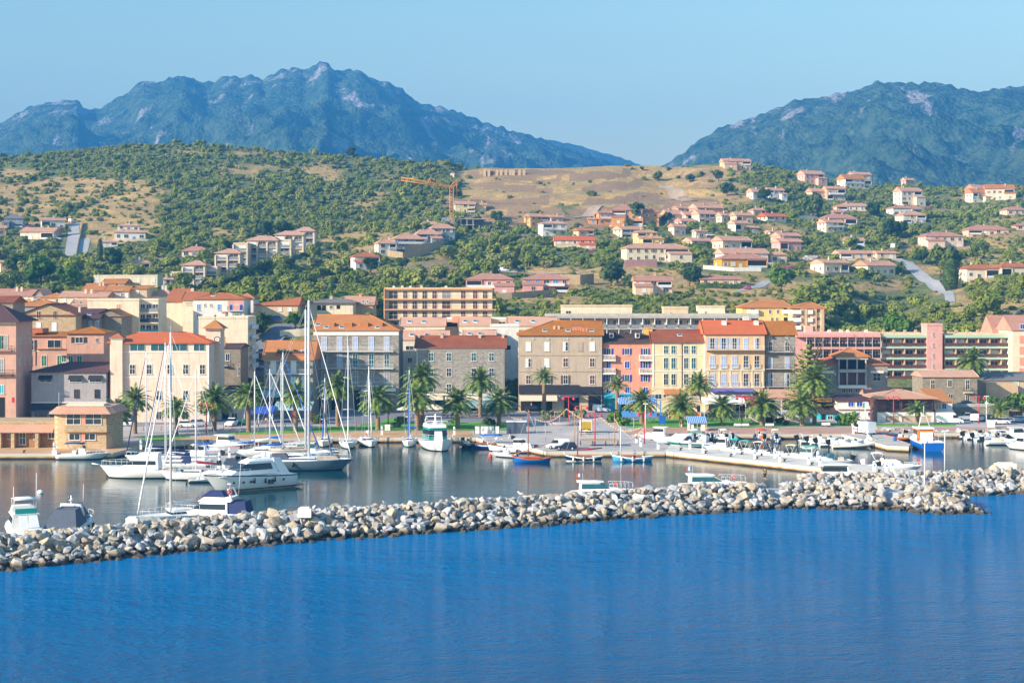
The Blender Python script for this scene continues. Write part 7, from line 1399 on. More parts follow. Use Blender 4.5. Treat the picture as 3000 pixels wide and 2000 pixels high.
rib('dark inflatable with cockpit cover beside the teal fishing boat',1371,1311,6.5,-PI/2+.3,'rubber',seat='grey_canvas',inner='navy_hull'); pointu('blue and red wooden boat with white band at the plaza quay',1420,1313,8.2,PI-.1,'blue_hull','gelcoat',boot='red_hull',can='blue_canvas'); pointu('white wooden fishing boat with square wheelhouse',1500,1320,9,PI,'gelcoat','gelcoat',cab=True); motorboat('small white boat with raised outboard left of the blue sailing boat',1478,1338,5.2,PI-.6,'console',motor='grey_canvas'); motorboat('white covered dinghy among the plaza boats',1520,1326,5.5,PI,'covered',canv='white_canvas'); rib('light inflatable behind the blue wooden boats',1455,1300,5.5,PI,'tube_grey')
pointu('bright blue wooden sailing boat with brown mast and long bowsprit',1556,1354,6.4,PI-.08,'blue_hull','varnished_wood',mast=9.3,mx=.08,boom=((3.6,0,1.2),(-4.2,0,3.7)),boot='blue_hull')
pointu('navy blue wooden sailing boat with crimson furled sail',1707,1350,6.4,PI,'navy_hull','gelcoat',mast=7.6,mx=.14,boom=((.8,0,1.9),(-3.4,0,2.3)),cover='crimson_canvas',boot='gelcoat',fend=3)
pointu('sky blue wooden boat with white mast and white fenders',1850,1350,7.0,PI,'light_blue_hull','gelcoat',mast=6.0,mx=.27,mmat='alu_mast',boot='light_blue_hull',fend=3)
for e in (('white hardtop cruiser nearest the plaza behind the jetty',1926,1288,8,PI-.3,'cabin','gelcoat',None,None),('cruiser under a peaked white cover behind the jetty',1968,1299,8.5,PI-.25,'covered','gelcoat',None,'white_canvas'),('open cruiser with teal hull side and green bimini behind the jetty',2018,1308,9,PI-.08,'cuddy','gelcoat','teal_hull','teal_canvas'),('small white cabin boat behind the jetty start',2108,1319,6.2,PI-.2,'cabin','gelcoat',None,None)): motorboat(e[0],e[1],e[2],e[3],e[4],e[5],e[6],e[7],e[8],nm=1)
for l,u,v,c in (('small open boat with first teal bimini at the jetty',2140,1325,'teal_canvas'),('small open boat with second teal bimini at the jetty',2172,1329,'teal_canvas'),('small speedboat with white tube arch at the jetty',2213,1333,'cream_canvas'),('small speedboat with navy bimini at the jetty',2258,1338,'navy_canvas'),('small speedboat with beige bimini at the jetty',2308,1343,'cream_canvas')): motorboat(l,u,v,5.4,PI/2+.9,'cuddy',canv=c)
motorboat('white cabin boat with dark green bimini behind the jetty',2356,1350,7,PI-.15,'cabin',canv='teal_canvas',gl='teal_glass',nm=0); motorboat('white cuddy cruiser with curved windscreen behind the jetty',2432,1359,7.4,.15+PI,'cuddy',gl='teal_glass'); motorboat('white fishing skiff with frame canopy near the jetty end',2588,1371,6,-.2,'console',canv='white_canvas',motor='gelcoat'); motorboat('white boat under pale cover at the jetty end',2642,1378,6.8,0,'covered',canv='white_canvas'); motorboat('small boat with grey cover at the far quay corner',2052,1300,5.5,PI/2+.6,'covered',canv='white_canvas')
for i,(u,t_,c,l) in enumerate(((2035,'tube_grey','white_canvas','grey inflatable with white bimini at the far quay'),(2062,'gelcoat',None,'white inflatable second from the left at the far quay'),(2086,'tube_grey',None,'grey inflatable third from the left at the far quay'),(2116,'tube_grey','white_canvas','inflatable with pale canopy in the middle of the far quay'),(2146,'gelcoat',None,'white inflatable left of the orange seated one'),(2226,'tube_navy','lifering_red','navy inflatable with red bimini and orange seats'),(2272,'tube_grey','cream_canvas','grey inflatable with tall beige bimini'))): rib(l,u,1290,6,PI/2+(.12 if i%2 else -.1),t_,c,'orange_paint' if u==2226 else 'white_canvas')
for u,v,t_,l in ((2398,1297,'tube_grey','farthest grey inflatable of the cluster by the short pier'),(2428,1301,'gelcoat','white inflatable of the cluster by the short pier'),(2462,1306,'tube_grey','long inflatable of the cluster by the short pier'),(2500,1311,'gelcoat_cream','front cream inflatable with black stripe by the short pier')): rib(l,u,v,9 if u>2450 else 8,.12,t_,None)
rib('orange inflatable rescue craft behind the short pier',2640,1290,6.5,PI+.15,'orange_paint',inner='red_hull'); rib('second orange inflatable beside the rocky shore',2610,1283,5.5,PI+.2,'red_hull',inner='rubber')
motorboat('low grey tender at the end of the short pier ramp',2552,1304,5,.1,'console',top='gelcoat_cream',nm=0)
t=thing('rescue_boat','blue and orange rescue boat with red waterline and white gantry','rescue boat',PZ(2707,1313,0),PI/2+.05,scale=.9); hull(t,13,5.2,2.4,1.75,top='blue_hull',boot='red_hull',stripe='gelcoat',rake=1.2,tr=.97); cabin(t,-1.4,3.0,3.9,1.6,2.6,.6,.3,.55,.88,mat='orange_paint',name='wheelhouse'); MB().box(-1.5,2.6,-1.75,1.75,4.2,4.5).build('roof',M['gelcoat'],t); MB().tube([(-.2,-1.2,4.5),(.2,-.5,6.8),(.2,.5,6.8),(-.2,1.2,4.5)],.09,6).tube([(.2,0,6.8),(.2,0,9.0)],.05,5).build('gantry',M['white_metal'],t); m=MB()
for s in (-1,1): m.tube([(-6.3,s*2.4,1.7),(-6.3,s*2.4,2.8),(-2,s*2.4,2.8),(-2,s*2.4,1.7)],.05,5)
m.tube([(-6.3,-2.4,2.8),(-6.3,2.4,2.8)],.05,5); m.build('guard_rail',M['white_metal'],t); lifering(t,(-4,2.45,2.2)); MB().box(-2.2,-1.45,-1.2,1.2,1.6,3.6).build('aft_bulkhead',M['gelcoat'],t); MB().lathe([(.3,1.6),(.3,2.5),(.15,2.7)],8,c=(-3.6,.5,0)).build('capstan',M['white_metal'],t); MB().box(-1.3,1.2,1.96,2.0,2.1,3.0).build('side_panel',M['gelcoat'],t)
rib('white inflatable with raised black motors at the rocky shore',2858,1284,7,.6,'gelcoat'); rib('grey inflatable right of the raised motors at the shore',2895,1289,7,.4,'tube_grey'); motorboat('white cruiser with tan bimini at the right edge shore',2930,1281,7.5,.1,'cuddy'); motorboat('white sports cruiser with dark waterline at the right edge',2950,1302,9,.05,'cuddy',canv='white_canvas'); t=motorboat('white fishing boat with orange badge cut by the right edge',2990,1316,6.5,PI/2+.7,'cabin',nm=1); lifering(t,(-3.3,0,.9),'x'); motorboat('white cruiser with tall tubes farther back at the right edge',2985,1290,8,.1,'cabin')
def express(label,u,v,L,ring=0):
    t=thing('motor_yacht',label,'motor yacht',PZ(u,v,0),0,scale=.88); hull(t,L,3.8,1.75,1.3,rake=1.8,tr=.95,boot='gelcoat'); m=MB(); frus(m,-1,L*.38,3.2,1.6,1.5,2.05,2.0,.2); m.build('coachroof',M['gelcoat'],t); cabin(t,-L*.36,L*.2,3.3,1.5,1.45,2.9,.1,.3,.85,glassm='teal_glass'); m=MB(); frus(m,-L*.4,L*.02,3.0,2.6,2.95,3.1,1.3,0); m.build('roof',M['gelcoat'],t); lifering(t,(L*(.28 if ring else .2),-1.5,2.7)); rails(t,L,3.8,2.0,.1,.47,.8); flag(t,-L*.3,3.9,.45); return t
express('white cruiser with red brown glass behind the middle breakwater',1765,1463,10.5); express('white express cruiser with raised bow behind the breakwater rocks',2090,1441,11.5,1)
t=thing('cabin_boat','boxy white cabin roof showing above the breakwater','motor boat',PZ(2446,1407,0),PI); hull(t,6,2.4,1.2,.9); cabin(t,-2,2.2,2.2,.9,1.6,.2,.1,.4,.85,mat='gelcoat'); MB().box(-2.3,2.3,-1.2,1.2,2.5,2.62).build('roof',M['gelcoat'],t)
# floats
tag(MB().ball((0,0,0),.35,10,6).tube([(0,0,.3),(0,0,.5)],.05,5).build('mooring_buoy',M['lifering_red'],None,PZ(1437,1335,.15)),'small red mooring buoy beside the wooden boats','buoy'); tag(MB().ball((0,0,0),.4,10,6,sx=1.3).tube([(0,0,.3),(0,0,.45)],.06,5).build('mooring_buoy',M['white_paint'],None,PZ(118,1442,.15)),'small white mooring buoy in the left harbour','buoy')
def gull():
    t=thing('seagull','x','bird'); MB().tube([(-.28,0,.28),(-.15,0,.3),(0,0,.36),(.14,0,.42),(.2,0,.5),(.25,0,.53),(.33,0,.5)],[.02,.07,.11,.09,.06,.06,.015],8).build('body',M['white_paint'],t); MB().tube([(-.34,0,.28),(-.1,0,.4),(.08,0,.4)],[.01,.09,.03],6).build('wings',M['tube_grey'],t)
    for s in (-.04,.04): MB().tube([(0,s,0),(0,s,.3)],.012,4).build('leg',M['orange_paint'],t)
    return t
gl=gull(); 
for i,(u,v,l) in enumerate(((920,1500,'white seagull on the crest left of mid breakwater'),(1128,1487,'white seagull standing on the middle rocks'),(1333,1473,'seagull on the rocks right of the trawler reflection'),(1527,1459,'seagull on the highest middle rocks'))):
    o=gl if i==0 else copy_tree(gl); put(o,PZ(u,v,3.15),rn.uniform(0,6),l,1.6)
# ---------- vehicles ----------
for n,c in dict(car_white='#e8eaec',car_black='#16181c',car_silver='#a9b0b6',car_navy='#1d2a44',car_grey='#555b62',car_blue='#2f5fa0').items(): plain(n,c,.25,.03,.8,spec=.8)
def car(label,u,v,z=1.0,kind='hatch',col='car_white',rz=0,cat='car',name='parked_car',p=None):
    L,W,hb,hr={'hatch':(4.1,1.75,.88,1.48),'sedan':(4.5,1.8,.86,1.42),'suv':(4.5,1.85,1.02,1.75),'van':(4.3,1.8,1.0,1.85),'bigvan':(5.8,2.05,1.15,2.5),'pickup':(5.1,1.8,1.0,1.75)}[kind]
    t=thing(name,label,cat,p or PZ(u,v,z),rz); a=L/2
    P_={'hatch':[(-a,.35),(-a,.75),(-a+.12,hb),(a*.42,hb),(a-.12,.72),(a,.5),(a,.3)],'sedan':[(-a,.35),(-a,.8),(-a+.1,hb),(a*.45,hb),(a-.12,.7),(a,.5),(a,.3)],'suv':[(-a,.4),(-a,hb-.05),(-a+.08,hb),(a*.5,hb),(a-.1,hb-.14),(a,.6),(a,.38)]}.get(kind,[(-a,.4),(-a,hb),(a*.62,hb),(a-.12,hb-.25),(a,.6),(a,.36)])
    n=len(P_); ys=[-W/2,-W/2+.1,W/2-.1,W/2]; rings=[[(x*(1 if 0<i<3 else .985),y,z_+(0 if 0<i<3 else -.03)) for x,z_ in P_] for i,y in enumerate(ys)]
    m=MB(); m.loft(rings,0,False); b=m.build('body',M[col],t)
    g={'hatch':(-a+.1,a*.42,.32,.78),'sedan':(-a+.75,a*.4,.5,.8),'suv':(-a+.06,a*.42,.18,.7),'van':(-a+.03,a*.6,.06,.75),'bigvan':(-a+.02,a*.66,.03,1.0),'pickup':(-.7,a*.35,.25,.6)}[kind]
    closed=kind in('van','bigvan'); w1=W-.08; w2=W-.36 if not closed else W-.2
    c=MB(); frus2=lambda m,x0,x1,z0,z1,f0,f1,e=0: m.hexa([(x0+g[2]*f0-e,-(w1+(w2-w1)*f0)/2-e,z0),(x1-g[3]*f0+e,-(w1+(w2-w1)*f0)/2-e,z0),(x1-g[3]*f0+e,(w1+(w2-w1)*f0)/2+e,z0),(x0+g[2]*f0-e,(w1+(w2-w1)*f0)/2+e,z0)],[(x0+g[2]*f1-e,-(w1+(w2-w1)*f1)/2-e,z1),(x1-g[3]*f1+e,-(w1+(w2-w1)*f1)/2-e,z1),(x1-g[3]*f1+e,(w1+(w2-w1)*f1)/2+e,z1),(x0+g[2]*f1-e,(w1+(w2-w1)*f1)/2+e,z1)])
    H2=hr-hb; frus2(c,g[0],g[1],hb,hr,0,1); c.build('cabin',M[col],t)
    q=MB(); x0=g[0] if not closed else g[1]-1.35; z0=hb+H2*.12; z1=hb+H2*.84
    if closed: 
        f0,f1=.12,.62 if kind=='bigvan' else .8; z1=hb+H2*f1
        q.hexa([(x0,-(w1+(w2-w1)*f0)/2-.015,z0),(g[1]-g[3]*f0+.02,-(w1+(w2-w1)*f0)/2-.015,z0),(g[1]-g[3]*f0+.02,(w1+(w2-w1)*f0)/2+.015,z0),(x0,(w1+(w2-w1)*f0)/2+.015,z0)],[(x0,-(w1+(w2-w1)*f1)/2-.015,z1),(g[1]-g[3]*f1+.02,-(w1+(w2-w1)*f1)/2-.015,z1),(g[1]-g[3]*f1+.02,(w1+(w2-w1)*f1)/2+.015,z1),(x0,(w1+(w2-w1)*f1)/2+.015,z1)])
    else: frus2(q,g[0],g[1],z0,z1,.12,.84,.015)
    q.build('windows',M['dark_glass'],t)
    if not closed:
        pl=MB()
        for s in (-1,1): pl.box(-.05,.05,s*(w1/2-.02)-.03,s*(w1/2-.02)+.03,hb,hb+.1)
    for x in (-a+.8,a-.85):
        for s in (-1,1):
            w_=MB().tube([(x,s*(W/2-.2),.33),(x,s*(W/2+.01),.33)],.33,12).build('wheel',M['rubber'],t); MB().tube([(x,s*(W/2+.0),.33),(x,s*(W/2+.025),.33)],.19,8).build('rim',M['car_silver'],w_)
    for s in (-1,1): MB().box(a-.08,a+.02,s*W*.34-.17,s*W*.34+.17,.58,.72).build('headlight',M['white_metal'],t); MB().box(-a-.02,-a+.03,s*W*.4-.1,s*W*.4+.1,.62,.9).build('tail_light',M['red_paint'],t)
    return t
for e in (('white hatchback parked before the cream hall, beside the palm',550,1251,1,'hatch','car_white',0),('silver car half behind the white hatchback at the hall',586,1247,1,'hatch','car_silver',0),('white car hidden behind the palm trunk by the hall',372,1247,1,'hatch','car_white',PI),('white pickup facing the harbour in front of the low annex',679,1247,1,'pickup','car_white',-PI/2-.1),('white small van parked before the grey stone house arch',1048,1203,1,'van','car_white',0),('white car behind the palm right of the small van',1108,1207,1,'sedan','car_white',0),('silver car partly hidden before the masts',1010,1205,1,'hatch','car_silver',0),('black off road car before the black shopfront',1567,1209,1,'suv','car_black',.1),('white small van parked before the pink and stained houses',1763,1207,1,'van','car_white',0),('white delivery van parked on the plaza edge by the boats',1634,1314,1,'van','car_white',PI),('dark hatchback parked beside the plaza van',1657,1318,1,'hatch','car_navy',PI),('large white van parked right of the harbour restaurant',2781,1241,1,'bigvan','car_white',0),('pale old pickup behind the large white van',2834,1231,1,'pickup','car_silver',PI),('white car seen from behind in the right car park',2866,1234,1,'suv','car_white',.9),('dark grey car behind the red lamp in the car park',2903,1232,1,'hatch','car_grey',.4),('white hatchback beside the small palm at the right',2930,1242,1,'hatch','car_white',PI),('silver car at the right edge of the car park',2988,1236,1,'sedan','car_silver',-.9),('dark blue saloon on the upper car park',2835,1190,3.12,'sedan','car_navy',0),('white car on the upper car park behind the wall',2915,1190,3.12,'suv','car_white',0),('black off road car on the upper car park at the right edge',2980,1189,3.12,'suv','car_black',0)): car(*e)
t=car('white ambulance style van with red stripe on the short pier',2532,1270,1,'bigvan','car_white',PI/2+.35,'van'); MB().box(-2.7,2.6,-1.045,-1.03,.75,.9).build('red_stripe',M['red_paint'],t); MB().box(-2.7,2.6,1.03,1.045,.75,.9).build('red_stripe',M['red_paint'],t)
for l,u,v,k,c,r_ in (('blue grey car lowest on the winding street',748,1082,'hatch','car_silver',.1),('dark car on the street between the houses',765,1058,'hatch','car_grey',1.4),('pale car highest on the street between the houses',772,1040,'hatch','car_silver',1.4),('blue car at the top of the winding street',812,942,'hatch','car_blue',.6),('white van on the hill track above the pink houses',1475,797,'van','car_white',0),('dark blue car on the hill track above the pink houses',1524,797,'hatch','car_navy',0),('blue car beside the big boulder wall',1682,829,'hatch','car_blue',0),('white van at the head of the straight lane',212,653,'van','car_white',1.2),('white car parked under the long cream house',166,703,'hatch','car_white',0),('white camper van at the top of the steep lane',2615,730,'bigvan','car_white',1.4),('white car beside the low pink garage',2072+10,698,'hatch','car_white',.2)): car(l,0,0,0,k,c,r_,p=G(u,v)+Vector((0,0,.15)))
# recovery truck with hazard chevrons
t=thing('service_truck','white truck with yellow and black chevron doors parked on the plaza','truck',PZ(1717,1272,1),0)
MB().box(-1.15,1.15,0,4.2,.55,2.75).build('box_body',M['car_white'],t); MB().hexa([(-1.05,4.3,.5),(1.05,4.3,.5),(1.05,6,.5),(-1.05,6,.5)],[(-1.0,4.3,2.1),(1.0,4.3,2.1),(1,5.4,2.1),(-1,5.4,2.1)]).build('cab',M['car_white'],t)
y_=MB().box(-1.0,1.0,-.03,0,.75,2.65).build('rear_door',M['yellow_paint'],t); m=MB()
for i in range(8):
    z=.6+i*.27
    for s in (-1,1): m.add([(0,-.035,min(2.65,z+.45)),(0,-.035,min(2.65,z+.58)),(s*1.0,-.035,min(2.65,max(.75,z-.2)+.13)),(s*1.0,-.035,max(.75,z-.2))],[(0,1,2,3)])
m.build('chevrons',M['rubber'],y_); MB().box(-1.1,1.1,-.2,-.03,.4,.6).build('bumper',M['rubber'],t)
for y in (.8,5): 
    for s in (-1,1): MB().tube([(s*.85,y,.42),(s*1.12,y,.42)],.42,12).build('wheel',M['rubber'],t)
# ---------- terraces, stalls, awnings ----------
def canopy(label,u0,u1,v,vt,dep,mat,posts='white_metal',kind='gable',cat='marquee',name='marquee',hp=None,z=1.0,side=None):
    p=PZ((u0+u1)/2,v,z); D=p.y; w=(u1-u0)/F*D; ht=ZV(vt,D)-z; e=hp or ht*.68; t=thing(name,label,cat,p); m=MB()
    if kind=='gable': m.add([(-w/2,0,e),(w/2,0,e),(w/2,dep,e),(-w/2,dep,e),(-w/2,dep/2,ht),(w/2,dep/2,ht)],[(0,1,5,4),(2,3,4,5),(1,2,5),(3,0,4),(3,2,1,0)]); m.box(-w/2,w/2,-.02,0,e-.35,e)
    elif kind=='pyr': m.add([(-w/2,0,e),(w/2,0,e),(w/2,dep,e),(-w/2,dep,e),(0,dep/2,ht)],[(0,1,4),(1,2,4),(2,3,4),(3,0,4),(3,2,1,0)])
    else: m.hexa([(-w/2,0,e-.08),(w/2,0,e-.08),(w/2,dep,ht-.08),(-w/2,dep,ht-.08)],[(-w/2,0,e),(w/2,0,e),(w/2,dep,ht),(-w/2,dep,ht)]); m.box(-w/2,w/2,-.03,0,e-.3,e)
    m.build('canopy',M[mat],t); n=max(2,int(w/4))
    for i in range(n+1): x=-w/2+.1+(w-.2)*i/n; MB().box(x-.06,x+.06,.02,.14,0,e).build('post',M[posts],t)
    if side: MB().box(-w/2+.2,w/2-.2,.3,.36,0,e*.42).build('front_panel',M[side],t)
    return t
canopy('large white gable marquee in front of the beige house',2062,2186,1226,1168,9,'awning_white',hp=3.6); canopy('wide dark red awning right of the white marquee',2165,2225,1224,1163,6,'awning_red',kind='shed',cat='awning',name='terrace_awning'); canopy('tan veranda restaurant with orange base wall behind the palms',1957,2054,1224,1163,8,'tan',posts='white_paint',side='orange_paint'); canopy('blue striped terrace canopy of the teal restaurant',1812,1925,1221,1160,8,'striped_awning',posts='sky_shutter',side='sky_shutter'); canopy('orange and cream tent roof above the white balustrade',2238,2340,1222,1143,9,'salmon_tiles',posts='white_paint',hp=4.2); canopy('grey pyramid parasol tent on the plaza bed',1598,1712,1204,1163,10,'awning_grey',kind='pyr',hp=3.2); canopy('grey flat awning terrace below the long stone house',1322,1480,1222,1176,6,'awning_teal',kind='shed',cat='awning',name='terrace_awning',posts='iron'); canopy('striped brown awning terrace left of the palm trunks',1305,1420,1213,1165,5,'awning_cream',kind='shed',cat='awning',name='terrace_awning',posts='iron'); canopy('blue fish stall awning under the restaurant roof terrace',715,800,1240,1193,5,'awning_blue',kind='shed',cat='awning',name='terrace_awning'); canopy('teal edged terrace roof left of the tall masts',800,912,1236,1180,5,'awning_teal',kind='shed',cat='awning',name='terrace_awning',posts='red_paint'); canopy('small white peaked tent behind the container',1500,1560,1244,1226,4,'white_canvas',kind='pyr',cat='tent',name='tent')
t=canopy('ticket kiosk with blue and white striped roof on the promenade',2014,2072,1262,1222,3,'striped_awning',kind='shed',cat='kiosk',name='kiosk',posts='tan'); MB().box(-1.9,-.7,.4,1.6,0,1.7).build('counter',M['white_paint'],t); MB().box(.8,1.7,.4,1.4,0,1.9).build('cabinet',M['white_paint'],t)
def parasol(mat='cream_canvas'):
    t=thing('parasol','x','parasol'); m=MB(); n=8
    m.add([(1.75*math.cos(2*PI*k/n),1.75*math.sin(2*PI*k/n),2.2) for k in range(n)]+[(0,0,2.85)]+[(1.75*math.cos(2*PI*k/n),1.75*math.sin(2*PI*k/n),2.02) for k in range(n)],[(k,(k+1)%n,n) for k in range(n)]+[(k,n+1+k,n+1+(k+1)%n,(k+1)%n) for k in range(n)]); m.build('canopy',M[mat],t); MB().tube([(0,0,0),(0,0,2.9)],.05,6).build('pole',M['white_metal'],t); MB().lathe([(.3,0),(.3,.12)],8).build('base',M['concrete'],t); return t
repeat(parasol,[(1184,1226),(1218,1227),(1252,1226),(1285,1225),(1205,1219),(1240,1219),(1272,1218)],['cream parasol nearest the dark hedge bush','second cream parasol of the front terrace row','third cream parasol of the front terrace row','last cream parasol of the front terrace row','left cream parasol of the rear terrace row','middle cream parasol of the rear terrace row','right cream parasol of the rear terrace row'],'cream parasols of the terrace')
def blue_par(): return parasol('navy_canvas')
def cafe():
    t=thing('cafe_table','x','table'); MB().lathe([(.42,.7),(.42,.74)],10).build('tabletop',M['brown_shutter'],t); MB().tube([(0,0,0),(0,0,.7)],.04,6).build('leg',M['iron'],t); return t
def chair():
    t=thing('cafe_chair','x','chair'); MB().box(-.22,.22,-.22,.22,.42,.47).build('seat',M['iron'],t); MB().box(-.22,.22,.19,.23,.47,.9).build('backrest',M['iron'],t)
    for x in (-.19,.19):
        for y in (-.19,.19): MB().box(x-.02,x+.02,y-.02,y+.02,0,.42).build('leg',M['iron'],t)
    return t
tb=[(u,v) for u in range(1190,1480,22) for v in (1224,)]+[(u,1234) for u in (1835,1860,1905,2075,2095,2140,2160)]
repeat(cafe,tb,'dark round cafe table under the terrace awnings','cafe tables on the terraces')
repeat(chair,[(u+d,v+1,PI/2*(1 if d<0 else -1)) for u,v in tb for d in (-9,9)],'dark cafe chair beside a round terrace table','cafe chairs on the terraces')
t=thing('balustrade','white stone balustrade terrace left of the blue shack','balustrade',PZ(2290,1238,1)); MB().box(-7.2,6.2,0,.3,0,1.6).build('base_wall',M['pale_cream'],t); q=rail_mb(13.2,1.1,.3,'balu'); q.v=[(a-.5,b+.25,c+1.6) for a,b,c in q.v]; q.build('balusters',M['white_paint'],t); MB().box(-3.5,-1.8,-.03,0,.1,1.3).build('doorway',M['dark_void'],t)
t=thing('container','dark grey site container with white roof edge on the quay','container',PZ(1513,1270,1)); MB().box(-2.0,2.0,0,2.4,0,2.35).build('wall',M['grey_canvas'],t); MB().box(-2.1,2.1,-.1,2.5,2.35,2.5).build('roof',M['white_paint'],t)
for u,w_,l in ((1398,.5,'narrow white notice board left on the quay'),(1424,1.15,'wide pale notice board on the quay'),(1456,.45,'narrow white notice board beside the container')): t=thing('notice_board',l,'board',PZ(u,1273,1)); MB().box(-w_,w_,0,.06,.25,1.7).build('panel',M['white_paint'],t); [MB().box(s*w_-.05,s*w_+.05,-.02,0,0,1.75).build('post',M['iron'],t) for s in (-1,1)]
t=thing('service_cabinet','white electrical cabinet on the lawn edge under the palms','cabinet',PZ(1135,1261,1)); MB().box(-.55,.55,0,.5,0,1.25).build('body',M['white_paint'],t); MB().box(-.02,.02,-.02,0,.05,1.2).build('door_seam',M['grey_render'],t)
t=thing('service_cabinet','white fuel cabinet at the rocky shore promenade','cabinet',PZ(2905,1252,1)); MB().box(-.7,.7,0,.6,0,1.5).build('body',M['white_paint'],t); MB().box(-.75,.75,-.05,.65,1.5,1.6).build('lid',M['white_metal'],t)
t=thing('recycling_bin','green dumpster beside the white pickup','bin',PZ(709,1244,1)); MB().hexa([(-.7,-.5,.1),(.7,-.5,.1),(.7,.5,.1),(-.7,.5,.1)],[(-.85,-.6,1.1),(.85,-.6,1.1),(.85,.6,1.1),(-.85,.6,1.1)]).build('body',M['green_shutter'],t); MB().box(-.9,.9,-.62,.62,1.1,1.2).build('lid',M['green_shutter'],t)
t=thing('blue_barrel','small blue barrel at the end of the short pier','barrel',PZ(2622,1291,1)); MB().lathe([(.32,0),(.36,.3),(.36,.6),(.32,.9)],12).build('body',M['blue_canvas'],t); MB().lathe([(.33,.9),(.33,.95)],12).build('lid',M['navy_canvas'],t)
t=thing('wooden_stage','low wooden stage with scaffold rail on the plaza','stage',PZ(1757,1307,1)); MB().box(-3.6,3.6,0,3,1.0,1.15).build('platform',M['teak'],t); [MB().box(x-.05,x+.05,y,y+.1,0,1).build('leg',M['iron'],t) for x in (-3.5,-1.2,1.2,3.5) for y in (.05,2.8)]; q=rail_mb(7.2,1.1,.1,'bars'); q.v=[(a,b+2.9,c+1.15) for a,b,c in q.v]; q.build('guard_rail',M['white_metal'],t)
t=thing('plaza_bed','round wooden planter terrace with the olive shrubs','planter',PZ(1650,1242,1)); MB().lathe([(4.6,0),(4.6,.7),(4.3,.7)],20).build('wall',M['grey_render'],t); m=MB(); [m.tube([(4.2*math.cos(a*.5),4.2*math.sin(a*.5),.5),(4.2*math.cos(a*.5),4.2*math.sin(a*.5),2.3)],.09,5) for a in range(13)]; m.build('wooden_fence',M['teak'],t)
def bunting(pts,label):
    t=thing('bunting',label,'bunting',PZ(*pts[0][:2],1)); o=t.location.copy(); P3=[P(u,v,PZ(ug,vg,1).y) for u,v,ug,vg in pts[1:]]; m=MB(); fl={}
    for a,b_ in zip(P3,P3[1:]):
        n=max(4,int((b_-a).length/.45)); q=[a.lerp(b_,i/n)-Vector((0,0,math.sin(PI*i/n)*(b_-a).length*.07)) for i in range(n+1)]; m.tube([tuple(p-o) for p in q],.02,3,cap=False)
        for i in range(n): p=(q[i]+q[i+1])/2-o; fl.setdefault(i%3,MB()).add([(p.x-.12,p.y,p.z),(p.x+.12,p.y,p.z),(p.x,p.y+.02,p.z-.28)],[(0,1,2)])
    m.build('string',M['rope'],t)
    for k,f in fl.items(): f.build('pennants',M[['white_canvas','yellow_paint','lifering_red'][k]],t)
bunting([(1540,1255),(1470,1200,1470,1248),(1532,1226,1536,1258)],'multicoloured bunting from the palm to the container'); bunting([(1600,1265),(1568,1227,1568,1265),(1660,1196,1666,1243),(1760,1222,1760,1262),(1880,1250,1880,1290)],'long multicoloured bunting string across the plaza'); bunting([(1830,1280),(1800,1224,1812,1250),(1888,1252,1888,1300)],'white bunting running down to the red jetty lamp')
def pole(u,v,h,l,mat='teak'): t=thing('wooden_pole',l,'pole',PZ(u,v,1)); MB().tube([(0,0,0),(0,0,h)],[.1,.07],6).build('shaft',M[mat],t); MB().ball((0,0,h),.12,6,4).build('cap',M[mat],t)
pole(1568,1268,3.0,'grey pole carrying bunting by the container','concrete'); pole(1598,1290,3.2,'pole carrying bunting on the plaza middle','concrete'); pole(1800,1310,6.2,'tall wooden mast pole on the plaza right of the stage'); pole(1683,1300,5.6,'wooden mast pole beside the stage'); pole(1857,1262,2.6,'grey bunting pole at the plaza corner','concrete')
# red posts along the road
def redpost(): 
    t=thing('road_post','x','bollard'); MB().tube([(0,0,0),(0,0,.85)],.07,6).build('post',M['red_paint'],t); MB().ball((0,0,.88),.1,6,4).build('knob',M['red_paint'],t); return t
repeat(redpost,[(u,1262-(u-400)*.028+ (4 if u>700 else 0)) for u in range(420,1060,26)]+[(u,1276) for u in ()],'thin red road bollard between street and promenade at the left','red road bollards')
def bench():
    t=thing('park_bench','x','bench'); MB().box(-.9,.9,-.22,.22,.4,.46).build('seat',M['white_paint'],t); MB().box(-.9,.9,.2,.25,.46,.85).build('backrest',M['white_paint'],t); [MB().box(x-.05,x+.05,-.2,.2,0,.4).build('leg',M['iron'],t) for x in (-.7,.7)]; return t
repeat(bench,[(2163,1252),(2182,1252),(2255,1252),(2420,1250)],['left white bench at the lawn edge under the palms','right white bench at the lawn edge under the palms','white bench below the balustrade palm','white bench before the blue shack'],'white benches on the promenade')
# boulders of the left lawn, signs
t=thing('sign','tall blue sign panel on the lawn by the blue umbrellas','sign',PZ(1940,1245,1)); MB().box(-.75,.75,0,.1,.3,2.2).build('panel',M['blue_canvas'],t); MB().box(-.5,-.2,-.02,.08,2.2,5.2).build('banner',M['sky_shutter'],t); [MB().box(x-.05,x+.05,-.01,.0,0,.3).build('leg',M['iron'],t) for x in (-.6,.6)]
for u,v in ((1836,1262),(1325,1268),(2353,1245)): pass
